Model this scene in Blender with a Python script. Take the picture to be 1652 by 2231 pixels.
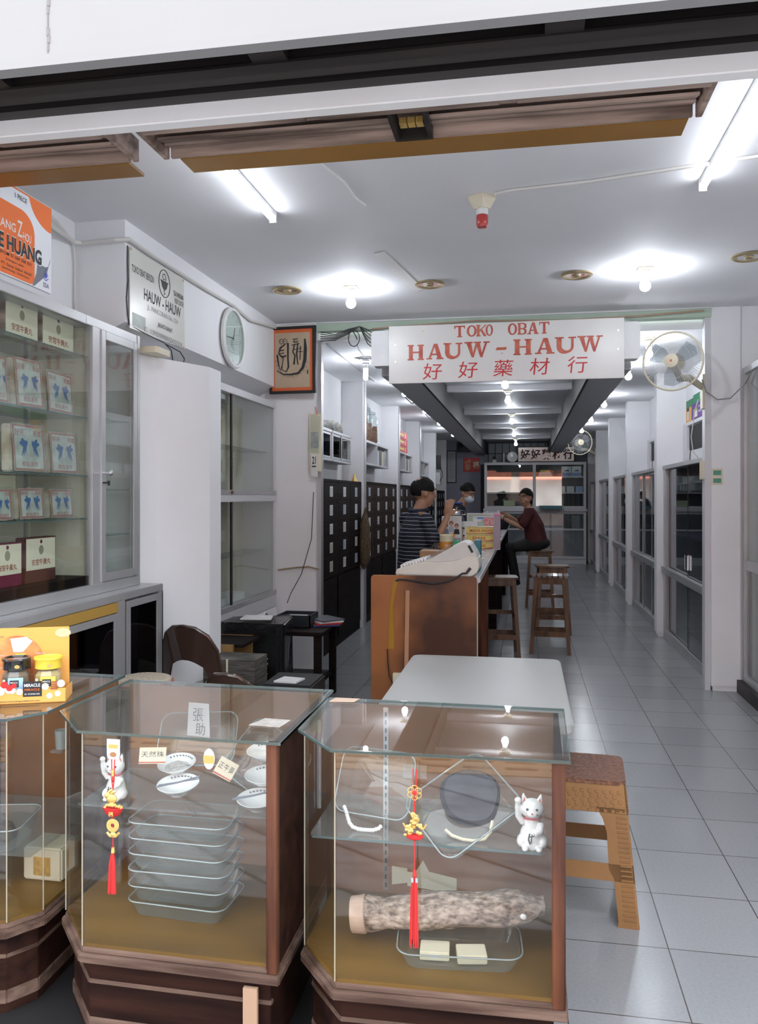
import bpy, bmesh, math, random
from mathutils import Vector, Matrix, noise as mnoise
PI = math.pi
random.seed(7)
S = bpy.context.scene
COL = S.collection
for o in list(bpy.data.objects):
    bpy.data.objects.remove(o)

# ------------------------------------------------------------------ camera
F_PX, HORIZON, CAM_H = 1757.0, 1082.0, 1.56
YAW = math.atan(319.0 / F_PX)
cd = bpy.data.cameras.new('camera')
cam = bpy.data.objects.new('camera', cd)
COL.objects.link(cam)
cam.location = (0, 0, CAM_H)
cam.rotation_euler = (PI / 2, 0, YAW)
cd.sensor_fit = 'VERTICAL'
cd.sensor_height = 36.0
cd.lens = 36.0 * F_PX / 2231.0
cd.shift_y = -(1115.5 - HORIZON) / 2231.0
cd.clip_start = 0.05
cd.clip_end = 200
S.camera = cam
# ------------------------------------------------------------------ world, sun, exposure
W = bpy.data.worlds.new('overcast_sky')
S.world = W
W.use_nodes = True
bg = W.node_tree.nodes['Background']
bg.inputs[0].default_value = (0.86, 0.93, 1.0, 1)
bg.inputs[1].default_value = 2.85
S.view_settings.view_transform = 'Standard'
S.view_settings.look = 'None'
S.view_settings.gamma = 1.0
S.view_settings.use_curve_mapping = False
S.view_settings.exposure = 0.78
sd = bpy.data.lights.new('sun', 'SUN')
sd.energy = 2.2
sd.angle = math.radians(2)
sd.color = (1.0, 0.93, 0.82)
so = bpy.data.objects.new('sun', sd)
COL.objects.link(so)
so.rotation_euler = (math.radians(-38), math.radians(12), math.radians(10))   # lights the far side of the street, not the shop
so['kind'] = 'structure'
BULB_E, TUBE_E = 115.0, 13.0


# ------------------------------------------------------------------ helpers: materials
def _nt(name):
    m = bpy.data.materials.new(name)
    m.use_nodes = True
    nt = m.node_tree
    return m, nt, nt.nodes['Principled BSDF']


def mat(name, rgb, rough=0.5, metal=0.0, var=0.0, scale=8.0, bump=0.0, coat=0.0, spec=0.5, rgb2=None, stretch=(1, 1, 1), detail=4.0):
    m, nt, b = _nt(name)
    b.inputs['Roughness'].default_value = rough
    b.inputs['Metallic'].default_value = metal
    b.inputs['Coat Weight'].default_value = coat
    b.inputs['Specular IOR Level'].default_value = spec
    b.inputs['Base Color'].default_value = (*rgb, 1)
    if var or bump or rgb2:
        tc = nt.nodes.new('ShaderNodeTexCoord')
        mp = nt.nodes.new('ShaderNodeMapping')
        mp.inputs['Scale'].default_value = stretch
        nt.links.new(tc.outputs['Object'], mp.inputs[0])
        n = nt.nodes.new('ShaderNodeTexNoise')
        n.inputs['Scale'].default_value = scale
        n.inputs['Detail'].default_value = detail
        nt.links.new(mp.outputs[0], n.inputs['Vector'])
        if var or rgb2:
            r = nt.nodes.new('ShaderNodeValToRGB')
            c2 = rgb2 if rgb2 else tuple(min(1, c * (1 + var)) for c in rgb)
            c1 = rgb if rgb2 else tuple(c * (1 - var) for c in rgb)
            r.color_ramp.elements[0].position = 0.35
            r.color_ramp.elements[1].position = 0.65
            r.color_ramp.elements[0].color = (*c1, 1)
            r.color_ramp.elements[1].color = (*c2, 1)
            nt.links.new(n.outputs[0], r.inputs[0])
            nt.links.new(r.outputs[0], b.inputs['Base Color'])
        if bump:
            bp = nt.nodes.new('ShaderNodeBump')
            bp.inputs['Strength'].default_value = bump
            bp.inputs['Distance'].default_value = 0.01
            nt.links.new(n.outputs[0], bp.inputs['Height'])
            nt.links.new(bp.outputs[0], b.inputs['Normal'])
    return m


def wood(name, c1, c2, rough=0.35, stretch=(1, 1, 12), scale=3.0, coat=0.2, spec=0.3):
    return mat(name, c1, rough, rgb2=c2, scale=scale, stretch=stretch, detail=8, coat=coat, bump=0.15, spec=spec)


def thin_glass(name, tint=(0.94, 0.97, 0.96), ior=1.5, rough=0.0, diffuse_haze=0.0, diffuse_haze_col=(0.6, 0.6, 0.58)):
    m = bpy.data.materials.new(name)
    m.use_nodes = True
    nt = m.node_tree
    nt.nodes.clear()
    out = nt.nodes.new('ShaderNodeOutputMaterial')
    tr = nt.nodes.new('ShaderNodeBsdfTransparent')
    tr.inputs[0].default_value = (*tint, 1)
    gl = nt.nodes.new('ShaderNodeBsdfGlossy')
    gl.inputs['Roughness'].default_value = rough
    fr = nt.nodes.new('ShaderNodeFresnel')
    ge = nt.nodes.new('ShaderNodeNewGeometry')      # same reflectance from either side of a thin pane
    mr = nt.nodes.new('ShaderNodeMapRange')
    mr.inputs['To Min'].default_value = ior
    mr.inputs['To Max'].default_value = 1.0 / ior
    nt.links.new(ge.outputs['Backfacing'], mr.inputs['Value'])
    nt.links.new(mr.outputs[0], fr.inputs['IOR'])
    mx = nt.nodes.new('ShaderNodeMixShader')
    nt.links.new(fr.outputs[0], mx.inputs[0])
    nt.links.new(tr.outputs[0], mx.inputs[1])
    nt.links.new(gl.outputs[0], mx.inputs[2])
    last = mx
    if diffuse_haze:
        df = nt.nodes.new('ShaderNodeBsdfDiffuse')
        df.inputs[0].default_value = (*diffuse_haze_col, 1)
        tc = nt.nodes.new('ShaderNodeTexCoord')
        n = nt.nodes.new('ShaderNodeTexNoise')
        n.inputs['Scale'].default_value = 6
        n.inputs['Detail'].default_value = 8
        n.inputs['Distortion'].default_value = 1.5
        nt.links.new(tc.outputs['Object'], n.inputs['Vector'])
        mu = nt.nodes.new('ShaderNodeMath')
        mu.operation = 'MULTIPLY'
        mu.inputs[1].default_value = diffuse_haze
        nt.links.new(n.outputs[0], mu.inputs[0])
        m2 = nt.nodes.new('ShaderNodeMixShader')
        nt.links.new(mu.outputs[0], m2.inputs[0])
        nt.links.new(mx.outputs[0], m2.inputs[1])
        nt.links.new(df.outputs[0], m2.inputs[2])
        last = m2
    nt.links.new(last.outputs[0], out.inputs[0])
    return m


def emit(name, rgb, strength):
    m, nt, b = _nt(name)
    b.inputs['Base Color'].default_value = (*rgb, 1)
    b.inputs['Emission Color'].default_value = (*rgb, 1)
    b.inputs['Emission Strength'].default_value = strength
    return m


def floor_mat():
    m, nt, b = _nt('glazed_floor_tiles')
    g = nt.nodes.new('ShaderNodeNewGeometry')
    mp = nt.nodes.new('ShaderNodeMapping')
    mp.inputs['Location'].default_value = (-0.486 + 0.361 * 20, -3.317 + 0.4 * 20, 0)
    nt.links.new(g.outputs['Position'], mp.inputs[0])
    br = nt.nodes.new('ShaderNodeTexBrick')
    br.offset = 0.0
    br.squash = 1.0
    br.inputs['Scale'].default_value = 1.0
    br.inputs['Brick Width'].default_value = 0.361
    br.inputs['Row Height'].default_value = 0.4
    br.inputs['Mortar Size'].default_value = 0.0022
    br.inputs['Mortar Smooth'].default_value = 0.1
    br.inputs['Bias'].default_value = 0.0
    br.inputs['Color1'].default_value = (0.30, 0.303, 0.318, 1)
    br.inputs['Color2'].default_value = (0.355, 0.358, 0.372, 1)
    br.inputs['Mortar'].default_value = (0.07, 0.06, 0.055, 1)
    nt.links.new(mp.outputs[0], br.inputs['Vector'])
    n = nt.nodes.new('ShaderNodeTexNoise')
    n.inputs['Scale'].default_value = 90
    n.inputs['Detail'].default_value = 3
    nt.links.new(g.outputs['Position'], n.inputs['Vector'])
    mx = nt.nodes.new('ShaderNodeMixRGB')
    mx.blend_type = 'MULTIPLY'
    mx.inputs[0].default_value = 0.25
    nt.links.new(br.outputs['Color'], mx.inputs[1])
    nt.links.new(n.outputs[0], mx.inputs[2])
    nt.links.new(mx.outputs[0], b.inputs['Base Color'])
    b.inputs['Roughness'].default_value = 0.2
    b.inputs['Specular IOR Level'].default_value = 0.35
    bp = nt.nodes.new('ShaderNodeBump')
    bp.inputs['Strength'].default_value = 0.3
    bp.inputs['Distance'].default_value = 0.002
    bp.invert = True
    nt.links.new(br.outputs['Fac'], bp.inputs['Height'])
    nt.links.new(bp.outputs[0], b.inputs['Normal'])
    return m


def stripe_mat(name, base, line, freq, width, axis=2, rough=0.8, wob=0.0):
    """thin knitted stripes running round the garment"""
    m, nt, b = _nt(name)
    tc = nt.nodes.new('ShaderNodeTexCoord')
    sp = nt.nodes.new('ShaderNodeSeparateXYZ')
    src = tc.outputs['Object']
    n = nt.nodes.new('ShaderNodeTexNoise')
    n.inputs['Scale'].default_value = 5
    nt.links.new(tc.outputs['Object'], n.inputs['Vector'])
    nt.links.new(src, sp.inputs[0])
    wa = nt.nodes.new('ShaderNodeMath')
    wa.operation = 'MULTIPLY_ADD'
    nt.links.new(n.outputs[0], wa.inputs[0])
    wa.inputs[1].default_value = wob
    nt.links.new(sp.outputs[axis], wa.inputs[2])
    a = nt.nodes.new('ShaderNodeMath')
    a.operation = 'MULTIPLY'
    a.inputs[1].default_value = freq
    nt.links.new(wa.outputs[0], a.inputs[0])
    f = nt.nodes.new('ShaderNodeMath')
    f.operation = 'FRACT'
    nt.links.new(a.outputs[0], f.inputs[0])
    g = nt.nodes.new('ShaderNodeMath')
    g.operation = 'LESS_THAN'
    g.inputs[1].default_value = width
    nt.links.new(f.outputs[0], g.inputs[0])
    mx = nt.nodes.new('ShaderNodeMixRGB')
    mx.inputs[1].default_value = (*base, 1)
    mx.inputs[2].default_value = (*line, 1)
    nt.links.new(g.outputs[0], mx.inputs[0])
    nt.links.new(mx.outputs[0], b.inputs['Base Color'])
    b.inputs['Roughness'].default_value = rough
    return m


# ------------------------------------------------------------------ helpers: geometry
class Pl:
    """a flat face: origin, direction of writing, up"""
    def __init__(s, o, r, u):
        s.o, s.r, s.u = Vector(o), Vector(r).normalized(), Vector(u).normalized()
        s.n = s.r.cross(s.u).normalized()

    def p(s, a, b, n=0.0):
        return s.o + s.r * a + s.u * b + s.n * n

    def m(s):
        M = Matrix.Identity(4)
        for i in range(3):
            M[i][0], M[i][1], M[i][2], M[i][3] = s.r[i], s.u[i], s.n[i], s.o[i]
        return M


class MB:
    def __init__(s):
        s.bm = bmesh.new()
        s.k = 0

    def lift(s):
        """each layer of paint lies a hair above the last"""
        s.k += 1
        return (s.k % 40) * 3e-5

    def box(s, x0, x1, y0, y1, z0, z1, M=None):
        v = [s.bm.verts.new(p) for p in ((x0, y0, z0), (x1, y0, z0), (x1, y1, z0), (x0, y1, z0),
                                         (x0, y0, z1), (x1, y0, z1), (x1, y1, z1), (x0, y1, z1))]
        for f in ((0, 3, 2, 1), (4, 5, 6, 7), (0, 1, 5, 4), (1, 2, 6, 5), (2, 3, 7, 6), (3, 0, 4, 7)):
            s.bm.faces.new([v[i] for i in f])
        if M is not None:
            bmesh.ops.transform(s.bm, matrix=M, verts=v)
        return s

    def prism(s, pts, z0, z1, M=None):
        lo = [s.bm.verts.new((p[0], p[1], z0)) for p in pts]
        hi = [s.bm.verts.new((p[0], p[1], z1)) for p in pts]
        n = len(pts)
        s.bm.faces.new(lo[::-1])
        s.bm.faces.new(hi)
        for i in range(n):
            s.bm.faces.new((lo[i], lo[(i + 1) % n], hi[(i + 1) % n], hi[i]))
        if M is not None:
            bmesh.ops.transform(s.bm, matrix=M, verts=lo + hi)
        return s

    def poly(s, pl, pts, t=0.001, n0=0.0):
        """flat shape of thickness t lying on a face"""
        t = t + s.lift()
        return s.prism(pts, n0, n0 + t, pl.m())

    def rect(s, pl, a0, a1, b0, b1, t=0.001, n0=0.0):
        t = t + s.lift()
        return s.prism(((a0, b0), (a1, b0), (a1, b1), (a0, b1)), n0, n0 + t, pl.m())

    def disc(s, pl, a, b, r, t=0.001, n0=0.0, ry=None, n=20):
        ry = ry or r
        t = t + s.lift()
        return s.prism([(a + r * math.cos(2 * PI * i / n), b + ry * math.sin(2 * PI * i / n)) for i in range(n)], n0, n0 + t, pl.m())

    def stroke(s, pl, pts, w, t=0.001, n0=0.0):
        """brush stroke; w number or list"""
        ws = w if isinstance(w, (list, tuple)) else [w] * len(pts)
        L, R = [], []
        for i, p in enumerate(pts):
            a = Vector(pts[max(0, i - 1)]); c = Vector(pts[min(len(pts) - 1, i + 1)])
            d = (c - a)
            d = d.normalized() if d.length > 1e-9 else Vector((1, 0))
            nrm = Vector((-d.y, d.x)) * ws[i] / 2
            L.append(Vector(p) + nrm); R.append(Vector(p) - nrm)
        for i in range(len(pts) - 1):
            s.prism([R[i], R[i + 1], L[i + 1], L[i]], n0, n0 + t + s.lift(), pl.m())
        return s

    def cyl(s, p0, p1, r0, r1=None, n=16):
        r1 = r0 if r1 is None else r1
        p0, p1 = Vector(p0), Vector(p1)
        d = p1 - p0
        M = Matrix.Translation((p0 + p1) / 2) @ d.to_track_quat('Z', 'Y').to_matrix().to_4x4()
        bmesh.ops.create_cone(s.bm, cap_ends=True, segments=n, radius1=max(r0, 1e-5), radius2=max(r1, 1e-5), depth=d.length, matrix=M)
        return s

    def tube(s, pts, r, n=6, closed=False):
        pts = [Vector(p) for p in pts]
        rings = []
        N = len(pts)
        prev = None
        for i, p in enumerate(pts):
            if closed:
                d = pts[(i + 1) % N] - pts[i - 1]
            else:
                d = pts[min(N - 1, i + 1)] - pts[max(0, i - 1)]
            d.normalize()
            if prev is None:
                a = d.orthogonal().normalized()
            else:
                a = (prev - d * prev.dot(d))
                a = a.normalized() if a.length > 1e-6 else d.orthogonal().normalized()
            prev = a
            b = d.cross(a)
            rr = r[i] if isinstance(r, (list, tuple)) else r
            rings.append([s.bm.verts.new(p + (a * math.cos(2 * PI * k / n) + b * math.sin(2 * PI * k / n)) * rr) for k in range(n)])
        for i in range(N if closed else N - 1):
            A, B = rings[i], rings[(i + 1) % N]
            for k in range(n):
                s.bm.faces.new((A[k], A[(k + 1) % n], B[(k + 1) % n], B[k]))
        if not closed:
            s.bm.faces.new(rings[0][::-1]); s.bm.faces.new(rings[-1])
        return s

    def lathe(s, prof, c=(0, 0, 0), n=24, axis=(0, 0, 1), sx=1, sy=1, closed=False):
        """profile [(r, h)...] turned round an axis through c"""
        q = Vector(axis).to_track_quat('Z', 'Y').to_matrix().to_4x4()
        M = Matrix.Translation(Vector(c)) @ q
        rings = []
        for r, h in prof:
            rings.append([s.bm.verts.new(M @ Vector((r * sx * math.cos(2 * PI * k / n), r * sy * math.sin(2 * PI * k / n), h))) for k in range(n)])
        m = len(rings)
        for i in range(m if closed else m - 1):
            A, B = rings[i], rings[(i + 1) % m]
            for k in range(n):
                s.bm.faces.new((A[k], A[(k + 1) % n], B[(k + 1) % n], B[k]))
        if not closed:
            if prof[0][0] > 1e-4: s.bm.faces.new(rings[0][::-1])
            if prof[-1][0] > 1e-4: s.bm.faces.new(rings[-1])
        return s

    def loft(s, rings, n=16):
        """rings: (centre, rx, ry, rotZ or Matrix3)"""
        rs = []
        for c, rx, ry, R in rings:
            if not isinstance(R, Matrix):
                R = Matrix.Rotation(R, 3, 'Z')
            rs.append([s.bm.verts.new(Vector(c) + R @ Vector((rx * math.cos(2 * PI * k / n), ry * math.sin(2 * PI * k / n), 0))) for k in range(n)])
        for i in range(len(rs) - 1):
            for k in range(n):
                s.bm.faces.new((rs[i][k], rs[i][(k + 1) % n], rs[i + 1][(k + 1) % n], rs[i + 1][k]))
        s.bm.faces.new(rs[0][::-1]); s.bm.faces.new(rs[-1])
        return s

    def ball(s, c, rx, ry=None, rz=None, M=None, n=16):
        ry = rx if ry is None else ry
        rz = rx if rz is None else rz
        T = Matrix.Translation(Vector(c)) @ (M or Matrix.Identity(4)) @ Matrix.Diagonal((rx, ry, rz, 1))
        bmesh.ops.create_uvsphere(s.bm, u_segments=n, v_segments=max(6, n * 2 // 3), radius=1, matrix=T)
        return s

    def rbox(s, x0, x1, y0, y1, z0, z1, r=0.01, n=4, M=None):
        """box with rounded vertical edges"""
        pts = []
        for cx, cy, a0 in ((x1 - r, y1 - r, 0), (x0 + r, y1 - r, 90), (x0 + r, y0 + r, 180), (x1 - r, y0 + r, 270)):
            for k in range(n + 1):
                a = math.radians(a0 + 90 * k / n)
                pts.append((cx + r * math.cos(a), cy + r * math.sin(a)))
        return s.prism(pts, z0, z1, M)

    def jitter(s, amp, scale=10):
        for v in s.bm.verts:
            v.co += mnoise.noise_vector(v.co * scale) * amp
        return s

    def tri(s, pts):
        s.bm.faces.new([s.bm.verts.new(p) for p in pts])
        return s


def rootloc(o):
    v = Vector((0, 0, 0))
    while o is not None:
        v += o.location
        o = o.parent
    return v


def build(name, mb, m, parent=None, smooth=False, bevel=0.0, label=None, fixn=True):
    """link the shapes (given in room coordinates) as ONE mesh object"""
    bm = mb.bm
    if fixn:
        bmesh.ops.recalc_face_normals(bm, faces=bm.faces)
    if bevel:
        bmesh.ops.bevel(bm, geom=list(bm.edges), offset=bevel, segments=2, affect='EDGES', clamp_overlap=True)
    me = bpy.data.meshes.new(name)
    L = rootloc(parent)
    bmesh.ops.translate(bm, vec=-L, verts=bm.verts)
    bm.to_mesh(me)
    bm.free()
    if smooth:
        me.shade_smooth()
        me.set_sharp_from_angle(angle=math.radians(40))
    me.materials.append(m)
    o = bpy.data.objects.new(name, me)
    COL.objects.link(o)
    if parent is not None:
        o.parent = parent
    if label:
        o['label'] = label
    return o


def rehome(o, loc):
    """move a lone mesh's origin to its base"""
    o.data.transform(Matrix.Translation(-Vector(loc)))
    o.location = loc
    return o


def thing(name, label, cat, loc=(0, 0, 0), group=None):
    o = bpy.data.objects.new(name, None)
    o.empty_display_size = 0.1
    COL.objects.link(o)
    o.location = loc
    o['label'] = label
    o['category'] = cat
    if group:
        o['group'] = group
    return o


def single(name, mb, m, label, cat, loc=(0, 0, 0), group=None, **k):
    """a thing made of one mesh"""
    o = build(name, mb, m, **k)
    rehome(o, loc)
    o['label'] = label
    o['category'] = cat
    if group:
        o['group'] = group
    return o


def struct(name, mb, m, **k):
    o = build(name, mb, m, **k)
    o['kind'] = 'structure'
    return o


def copy_tree(o, parent=None):
    c = o.copy()
    COL.objects.link(c)
    c.parent = parent
    for ch in [x for x in bpy.data.objects if x.parent == o and x.name != c.name]:
        copy_tree(ch, c)
    return c


def dup(root, loc, label=None, rotz=None, group=None):
    c = copy_tree(root)
    c.location = loc
    if rotz is not None:
        c.rotation_euler = (0, 0, rotz)
    if label:
        c['label'] = label
    if group:
        c['group'] = group
    return c


def _textmesh(s, bold=0.0, ext=0.5):
    cu = bpy.data.curves.new('t', 'FONT')
    cu.body = s
    cu.offset = bold
    cu.resolution_u = 3
    ob = bpy.data.objects.new('t', cu)
    COL.objects.link(ob)
    dg = bpy.context.evaluated_depsgraph_get()
    me = bpy.data.meshes.new_from_object(ob.evaluated_get(dg))
    bpy.data.objects.remove(ob)
    bpy.data.curves.remove(cu)
    return me


def lettering(items, pl, m, parent, name='lettering', n0=0.0008):
    """items: (text, a, b, width, height[, bold[, shear]]) centred at (a, b) on face pl, all ONE mesh"""
    bm = bmesh.new()
    for it in items:
        s, a, b, w, h = it[:5]
        bold = it[5] if len(it) > 5 else 0.0
        sh = it[6] if len(it) > 6 else 0.0
        me = _textmesh(s, bold)
        if not me.vertices:
            continue
        xs = [v.co.x for v in me.vertices]; ys = [v.co.y for v in me.vertices]
        x0, x1, y0, y1 = min(xs), max(xs), min(ys), max(ys)
        kx, ky = w / max(1e-6, x1 - x0), h / max(1e-6, y1 - y0)
        for v in me.vertices:
            X = (v.co.x - (x0 + x1) / 2) * kx
            Y = (v.co.y - (y0 + y1) / 2) * ky
            v.co = pl.p(a + X + sh * Y, b + Y + 0.0, n0)
        bm.from_mesh(me)
        bpy.data.meshes.remove(me)
    me = bpy.data.meshes.new(name)
    bmesh.ops.translate(bm, vec=-rootloc(parent), verts=bm.verts)
    bm.to_mesh(me)
    bm.free()
    me.materials.append(m)
    o = bpy.data.objects.new(name, me)
    COL.objects.link(o)
    o.parent = parent
    return o


def remeshed(name, mb, m, parent, voxel=0.012, smooth=2, extra=None):
    """fuse the overlapping volumes into one continuous skin"""
    bm = mb.bm
    bmesh.ops.recalc_face_normals(bm, faces=bm.faces)
    bmesh.ops.translate(bm, vec=-rootloc(parent), verts=bm.verts)
    me = bpy.data.meshes.new(name)
    bm.to_mesh(me); bm.free()
    ob = bpy.data.objects.new(name, me)
    COL.objects.link(ob)
    md = ob.modifiers.new('r', 'REMESH')
    md.mode = 'VOXEL'; md.voxel_size = voxel; md.use_smooth_shade = True
    sm = ob.modifiers.new('s', 'SMOOTH')
    sm.factor = 0.5; sm.iterations = smooth
    dg = bpy.context.evaluated_depsgraph_get()
    me2 = bpy.data.meshes.new_from_object(ob.evaluated_get(dg))
    bpy.data.objects.remove(ob); bpy.data.meshes.remove(me)
    me2.name = name
    me2.materials.clear()
    me2.materials.append(m)
    me2.shade_smooth()
    o = bpy.data.objects.new(name, me2)
    COL.objects.link(o)
    if parent is not None:
        o.parent = parent
    return o


# ------------------------------------------------------------------ materials
M = {}
M['white_wall'] = mat('white_plaster_paint', (0.82, 0.82, 0.835), 0.6, var=0.02, scale=2.5, bump=0.05)
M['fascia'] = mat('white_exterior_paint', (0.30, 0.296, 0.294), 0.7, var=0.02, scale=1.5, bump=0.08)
M['ceiling'] = mat('matt_ceiling_paint', (0.80, 0.80, 0.82), 0.75, var=0.02, scale=1.5, bump=0.03)
M['inner_ceiling'] = mat('grey_ceiling_board', (0.46, 0.465, 0.49), 0.6)
M['grey_wall'] = mat('stippled_grey_wall', (0.30, 0.31, 0.37), 0.7, var=0.15, scale=60)
M['floor'] = floor_mat()
M['green'] = mat('pale_green_paint', (0.42, 0.52, 0.42), 0.5, var=0.1, scale=3)
M['black'] = mat('flat_black', (0.012, 0.011, 0.012), 0.6)
M['dark_metal'] = mat('dark_rail_steel', (0.016, 0.012, 0.011), 0.5, metal=0.0, var=0.5, scale=3, stretch=(0.3, 6, 6))
M['strip'] = mat('chipped_white_paint', (0.82, 0.80, 0.78), 0.6, rgb2=(0.88, 0.87, 0.86), scale=2)
M['alu'] = mat('brushed_aluminium', (0.50, 0.50, 0.51), 0.38, metal=0.55, var=0.06, scale=3)
M['white_frame'] = mat('white_painted_frame', (0.62, 0.62, 0.64), 0.4)
M['cream'] = mat('cream_board', (0.62, 0.58, 0.47), 0.6, var=0.06, scale=3)
M['old_wood'] = wood('weathered_brown_wood', (0.12, 0.08, 0.06), (0.46, 0.34, 0.28), 0.6, stretch=(0.8, 7, 9), scale=2.2, coat=0)
M['brown_board'] = mat('varnished_orange_brown_board', (0.24, 0.115, 0.02), 0.4, rgb2=(0.33, 0.165, 0.035), scale=1.2)
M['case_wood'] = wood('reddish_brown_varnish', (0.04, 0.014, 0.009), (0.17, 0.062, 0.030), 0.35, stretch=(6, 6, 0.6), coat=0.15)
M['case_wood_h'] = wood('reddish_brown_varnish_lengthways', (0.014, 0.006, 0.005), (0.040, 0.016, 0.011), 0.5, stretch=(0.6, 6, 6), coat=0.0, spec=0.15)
M['case_trim'] = wood('worn_moulding_wood', (0.07, 0.040, 0.030), (0.20, 0.13, 0.10), 0.3, stretch=(0.8, 6, 10), coat=0.3)
M['case_floor'] = mat('golden_brown_shelf_board', (0.13, 0.065, 0.006), 0.5, rgb2=(0.20, 0.105, 0.012), scale=1.5, stretch=(0.7, 5, 5))
M['case_back'] = mat('crumpled_brown_backing_paper', (0.22, 0.09, 0.03), 0.5, rgb2=(0.38, 0.19, 0.09), scale=2.5, bump=0.5)
M['counter'] = mat('worn_orange_laminate', (0.06, 0.022, 0.012), 0.4, rgb2=(0.34, 0.125, 0.04), scale=2.2, detail=3, coat=0.15)
M['dark_wood'] = wood('dark_brown_drawer_wood', (0.006, 0.004, 0.0035), (0.016, 0.009, 0.008), 0.6, coat=0.0, spec=0.12)
M['red_wood'] = wood('reddish_drawer_wood', (0.02, 0.010, 0.007), (0.05, 0.023, 0.016), 0.6, coat=0.0, spec=0.15)
M['stool_wood'] = wood('brown_stool_wood', (0.07, 0.035, 0.018), (0.17, 0.085, 0.045), 0.4, stretch=(5, 5, 0.7))
M['glass'] = thin_glass('clear_pane', ior=1.45)
M['case_glass'] = thin_glass('dusty_showcase_glass', tint=(0.97, 0.972, 0.965), ior=1.6, diffuse_haze=0.014, diffuse_haze_col=(0.7, 0.66, 0.6))
M['dish_glass'] = thin_glass('moulded_dish_glass', tint=(0.90, 0.945, 0.94), ior=1.8, diffuse_haze=0.17, diffuse_haze_col=(0.62, 0.68, 0.68))  # pale haze painted in for the highlights that make moulded glass show
M['top_glass'] = thin_glass('showcase_top_glass', tint=(0.95, 0.96, 0.95), ior=1.95, diffuse_haze=0.03, diffuse_haze_col=(0.7, 0.68, 0.64))
M['smoke_glass'] = thin_glass('dark_tinted_glass', tint=(0.25, 0.26, 0.29), ior=1.38)
M['edge_glass'] = mat('green_glass_edge', (0.10, 0.15, 0.15), 0.1)
M['mirror'] = mat('mirror_backing', (0.75, 0.76, 0.78), 0.03, metal=1.0)
M['chrome'] = mat('chrome', (0.8, 0.8, 0.82), 0.12, metal=1.0)
M['gold'] = mat('gilt_metal', (0.75, 0.50, 0.16), 0.35, metal=0.55, var=0.15, scale=80)
M['brass'] = mat('brass_rim', (0.62, 0.50, 0.30), 0.3, metal=0.8)
M['red'] = mat('bright_red', (0.55, 0.025, 0.025), 0.5)
M['sign_red'] = mat('brushed_red_sign_paint', (0.42, 0.04, 0.03), 0.5, rgb2=(0.62, 0.17, 0.10), scale=9)
M['ink'] = mat('black_ink', (0.02, 0.02, 0.022), 0.6)
M['ink_grey'] = mat('grey_ink', (0.16, 0.17, 0.19), 0.6)
M['ink_blue'] = mat('navy_print', (0.03, 0.06, 0.19), 0.6)
M['paper'] = mat('white_paper', (0.72, 0.72, 0.71), 0.7, var=0.04, scale=15)
M['card'] = mat('cream_card', (0.72, 0.66, 0.50), 0.7)
M['white_plastic'] = mat('white_plastic', (0.74, 0.74, 0.73), 0.35)
M['cream_plastic'] = mat('aged_cream_plastic', (0.66, 0.60, 0.45), 0.4)
M['cable_white'] = mat('white_cable', (0.66, 0.64, 0.61), 0.5)
M['cable_black'] = mat('black_cable', (0.015, 0.015, 0.016), 0.45)
M['ceramic'] = mat('white_glazed_china', (0.76, 0.77, 0.76), 0.15, coat=0.5)
M['orange'] = mat('orange_print', (0.80, 0.16, 0.02), 0.6)
M['orange_card'] = mat('light_orange_carton', (0.78, 0.38, 0.09), 0.55)
M['yellow'] = mat('yellow_print', (0.80, 0.62, 0.10), 0.55)
M['teal'] = mat('teal_cover', (0.03, 0.16, 0.20), 0.4)
M['skin'] = mat('warm_brown_skin', (0.36, 0.19, 0.115), 0.5, var=0.06, scale=20)
M['hair'] = mat('black_hair', (0.006, 0.005, 0.005), 0.65, bump=0.5, scale=90, var=0.3, spec=0.2)
M['bulb'] = emit('lit_white_bulb', (0.88, 0.93, 1.0), BULB_E)
M['bulb_front'] = emit('lit_white_bulb_front', (0.88, 0.93, 1.0), BULB_E * 1.25)
M['tube'] = emit('lit_fluorescent_tube', (0.90, 0.94, 1.0), TUBE_E)
M['grey_print'] = mat('slate_print', (0.16, 0.18, 0.22), 0.6)
M['maroon'] = mat('maroon_print', (0.16, 0.012, 0.045), 0.5)
M['blue_print'] = mat('blue_print', (0.02, 0.12, 0.40), 0.6)
M['brown_plastic'] = mat('glossy_brown_plastic', (0.045, 0.026, 0.02), 0.18, coat=0.5)
M['black_plastic'] = mat('black_wrapping_film', (0.01, 0.01, 0.011), 0.2, bump=0.5, scale=20)
M['green_print'] = mat('green_print', (0.02, 0.22, 0.10), 0.5)
M['purple_print'] = mat('purple_print', (0.13, 0.03, 0.24), 0.5)
M['tan_plastic'] = mat('tan_woven_plastic', (0.27, 0.135, 0.05), 0.45, var=0.1, scale=5)
M['brown_top'] = mat('brown_seat_top', (0.16, 0.07, 0.04), 0.6, var=0.35, scale=70, bump=0.6)
# ================================================================== STRUCTURE
ZC = 3.08           # front ceiling
YH = 6.84           # header between the front room and the long room
struct('floor', MB().box(-3.2, 2.6, 1.95, 20.3, -0.1, 0.0), M['floor'])
struct('ceiling', MB().box(-3.0, 2.4, 2.42, YH + 0.12, ZC, ZC + 0.1), M['ceiling'])
# side aisles ceiling and vaults of the long room
ZA = 2.93
struct('ceiling_1', MB().box(-2.9, -1.22, YH + 0.12, 20.3, ZA, ZA + 0.1), M['ceiling'])
struct('ceiling_2', MB().box(0.85, 2.4, YH + 0.12, 20.3, ZA, ZA + 0.1), M['ceiling'])
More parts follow.
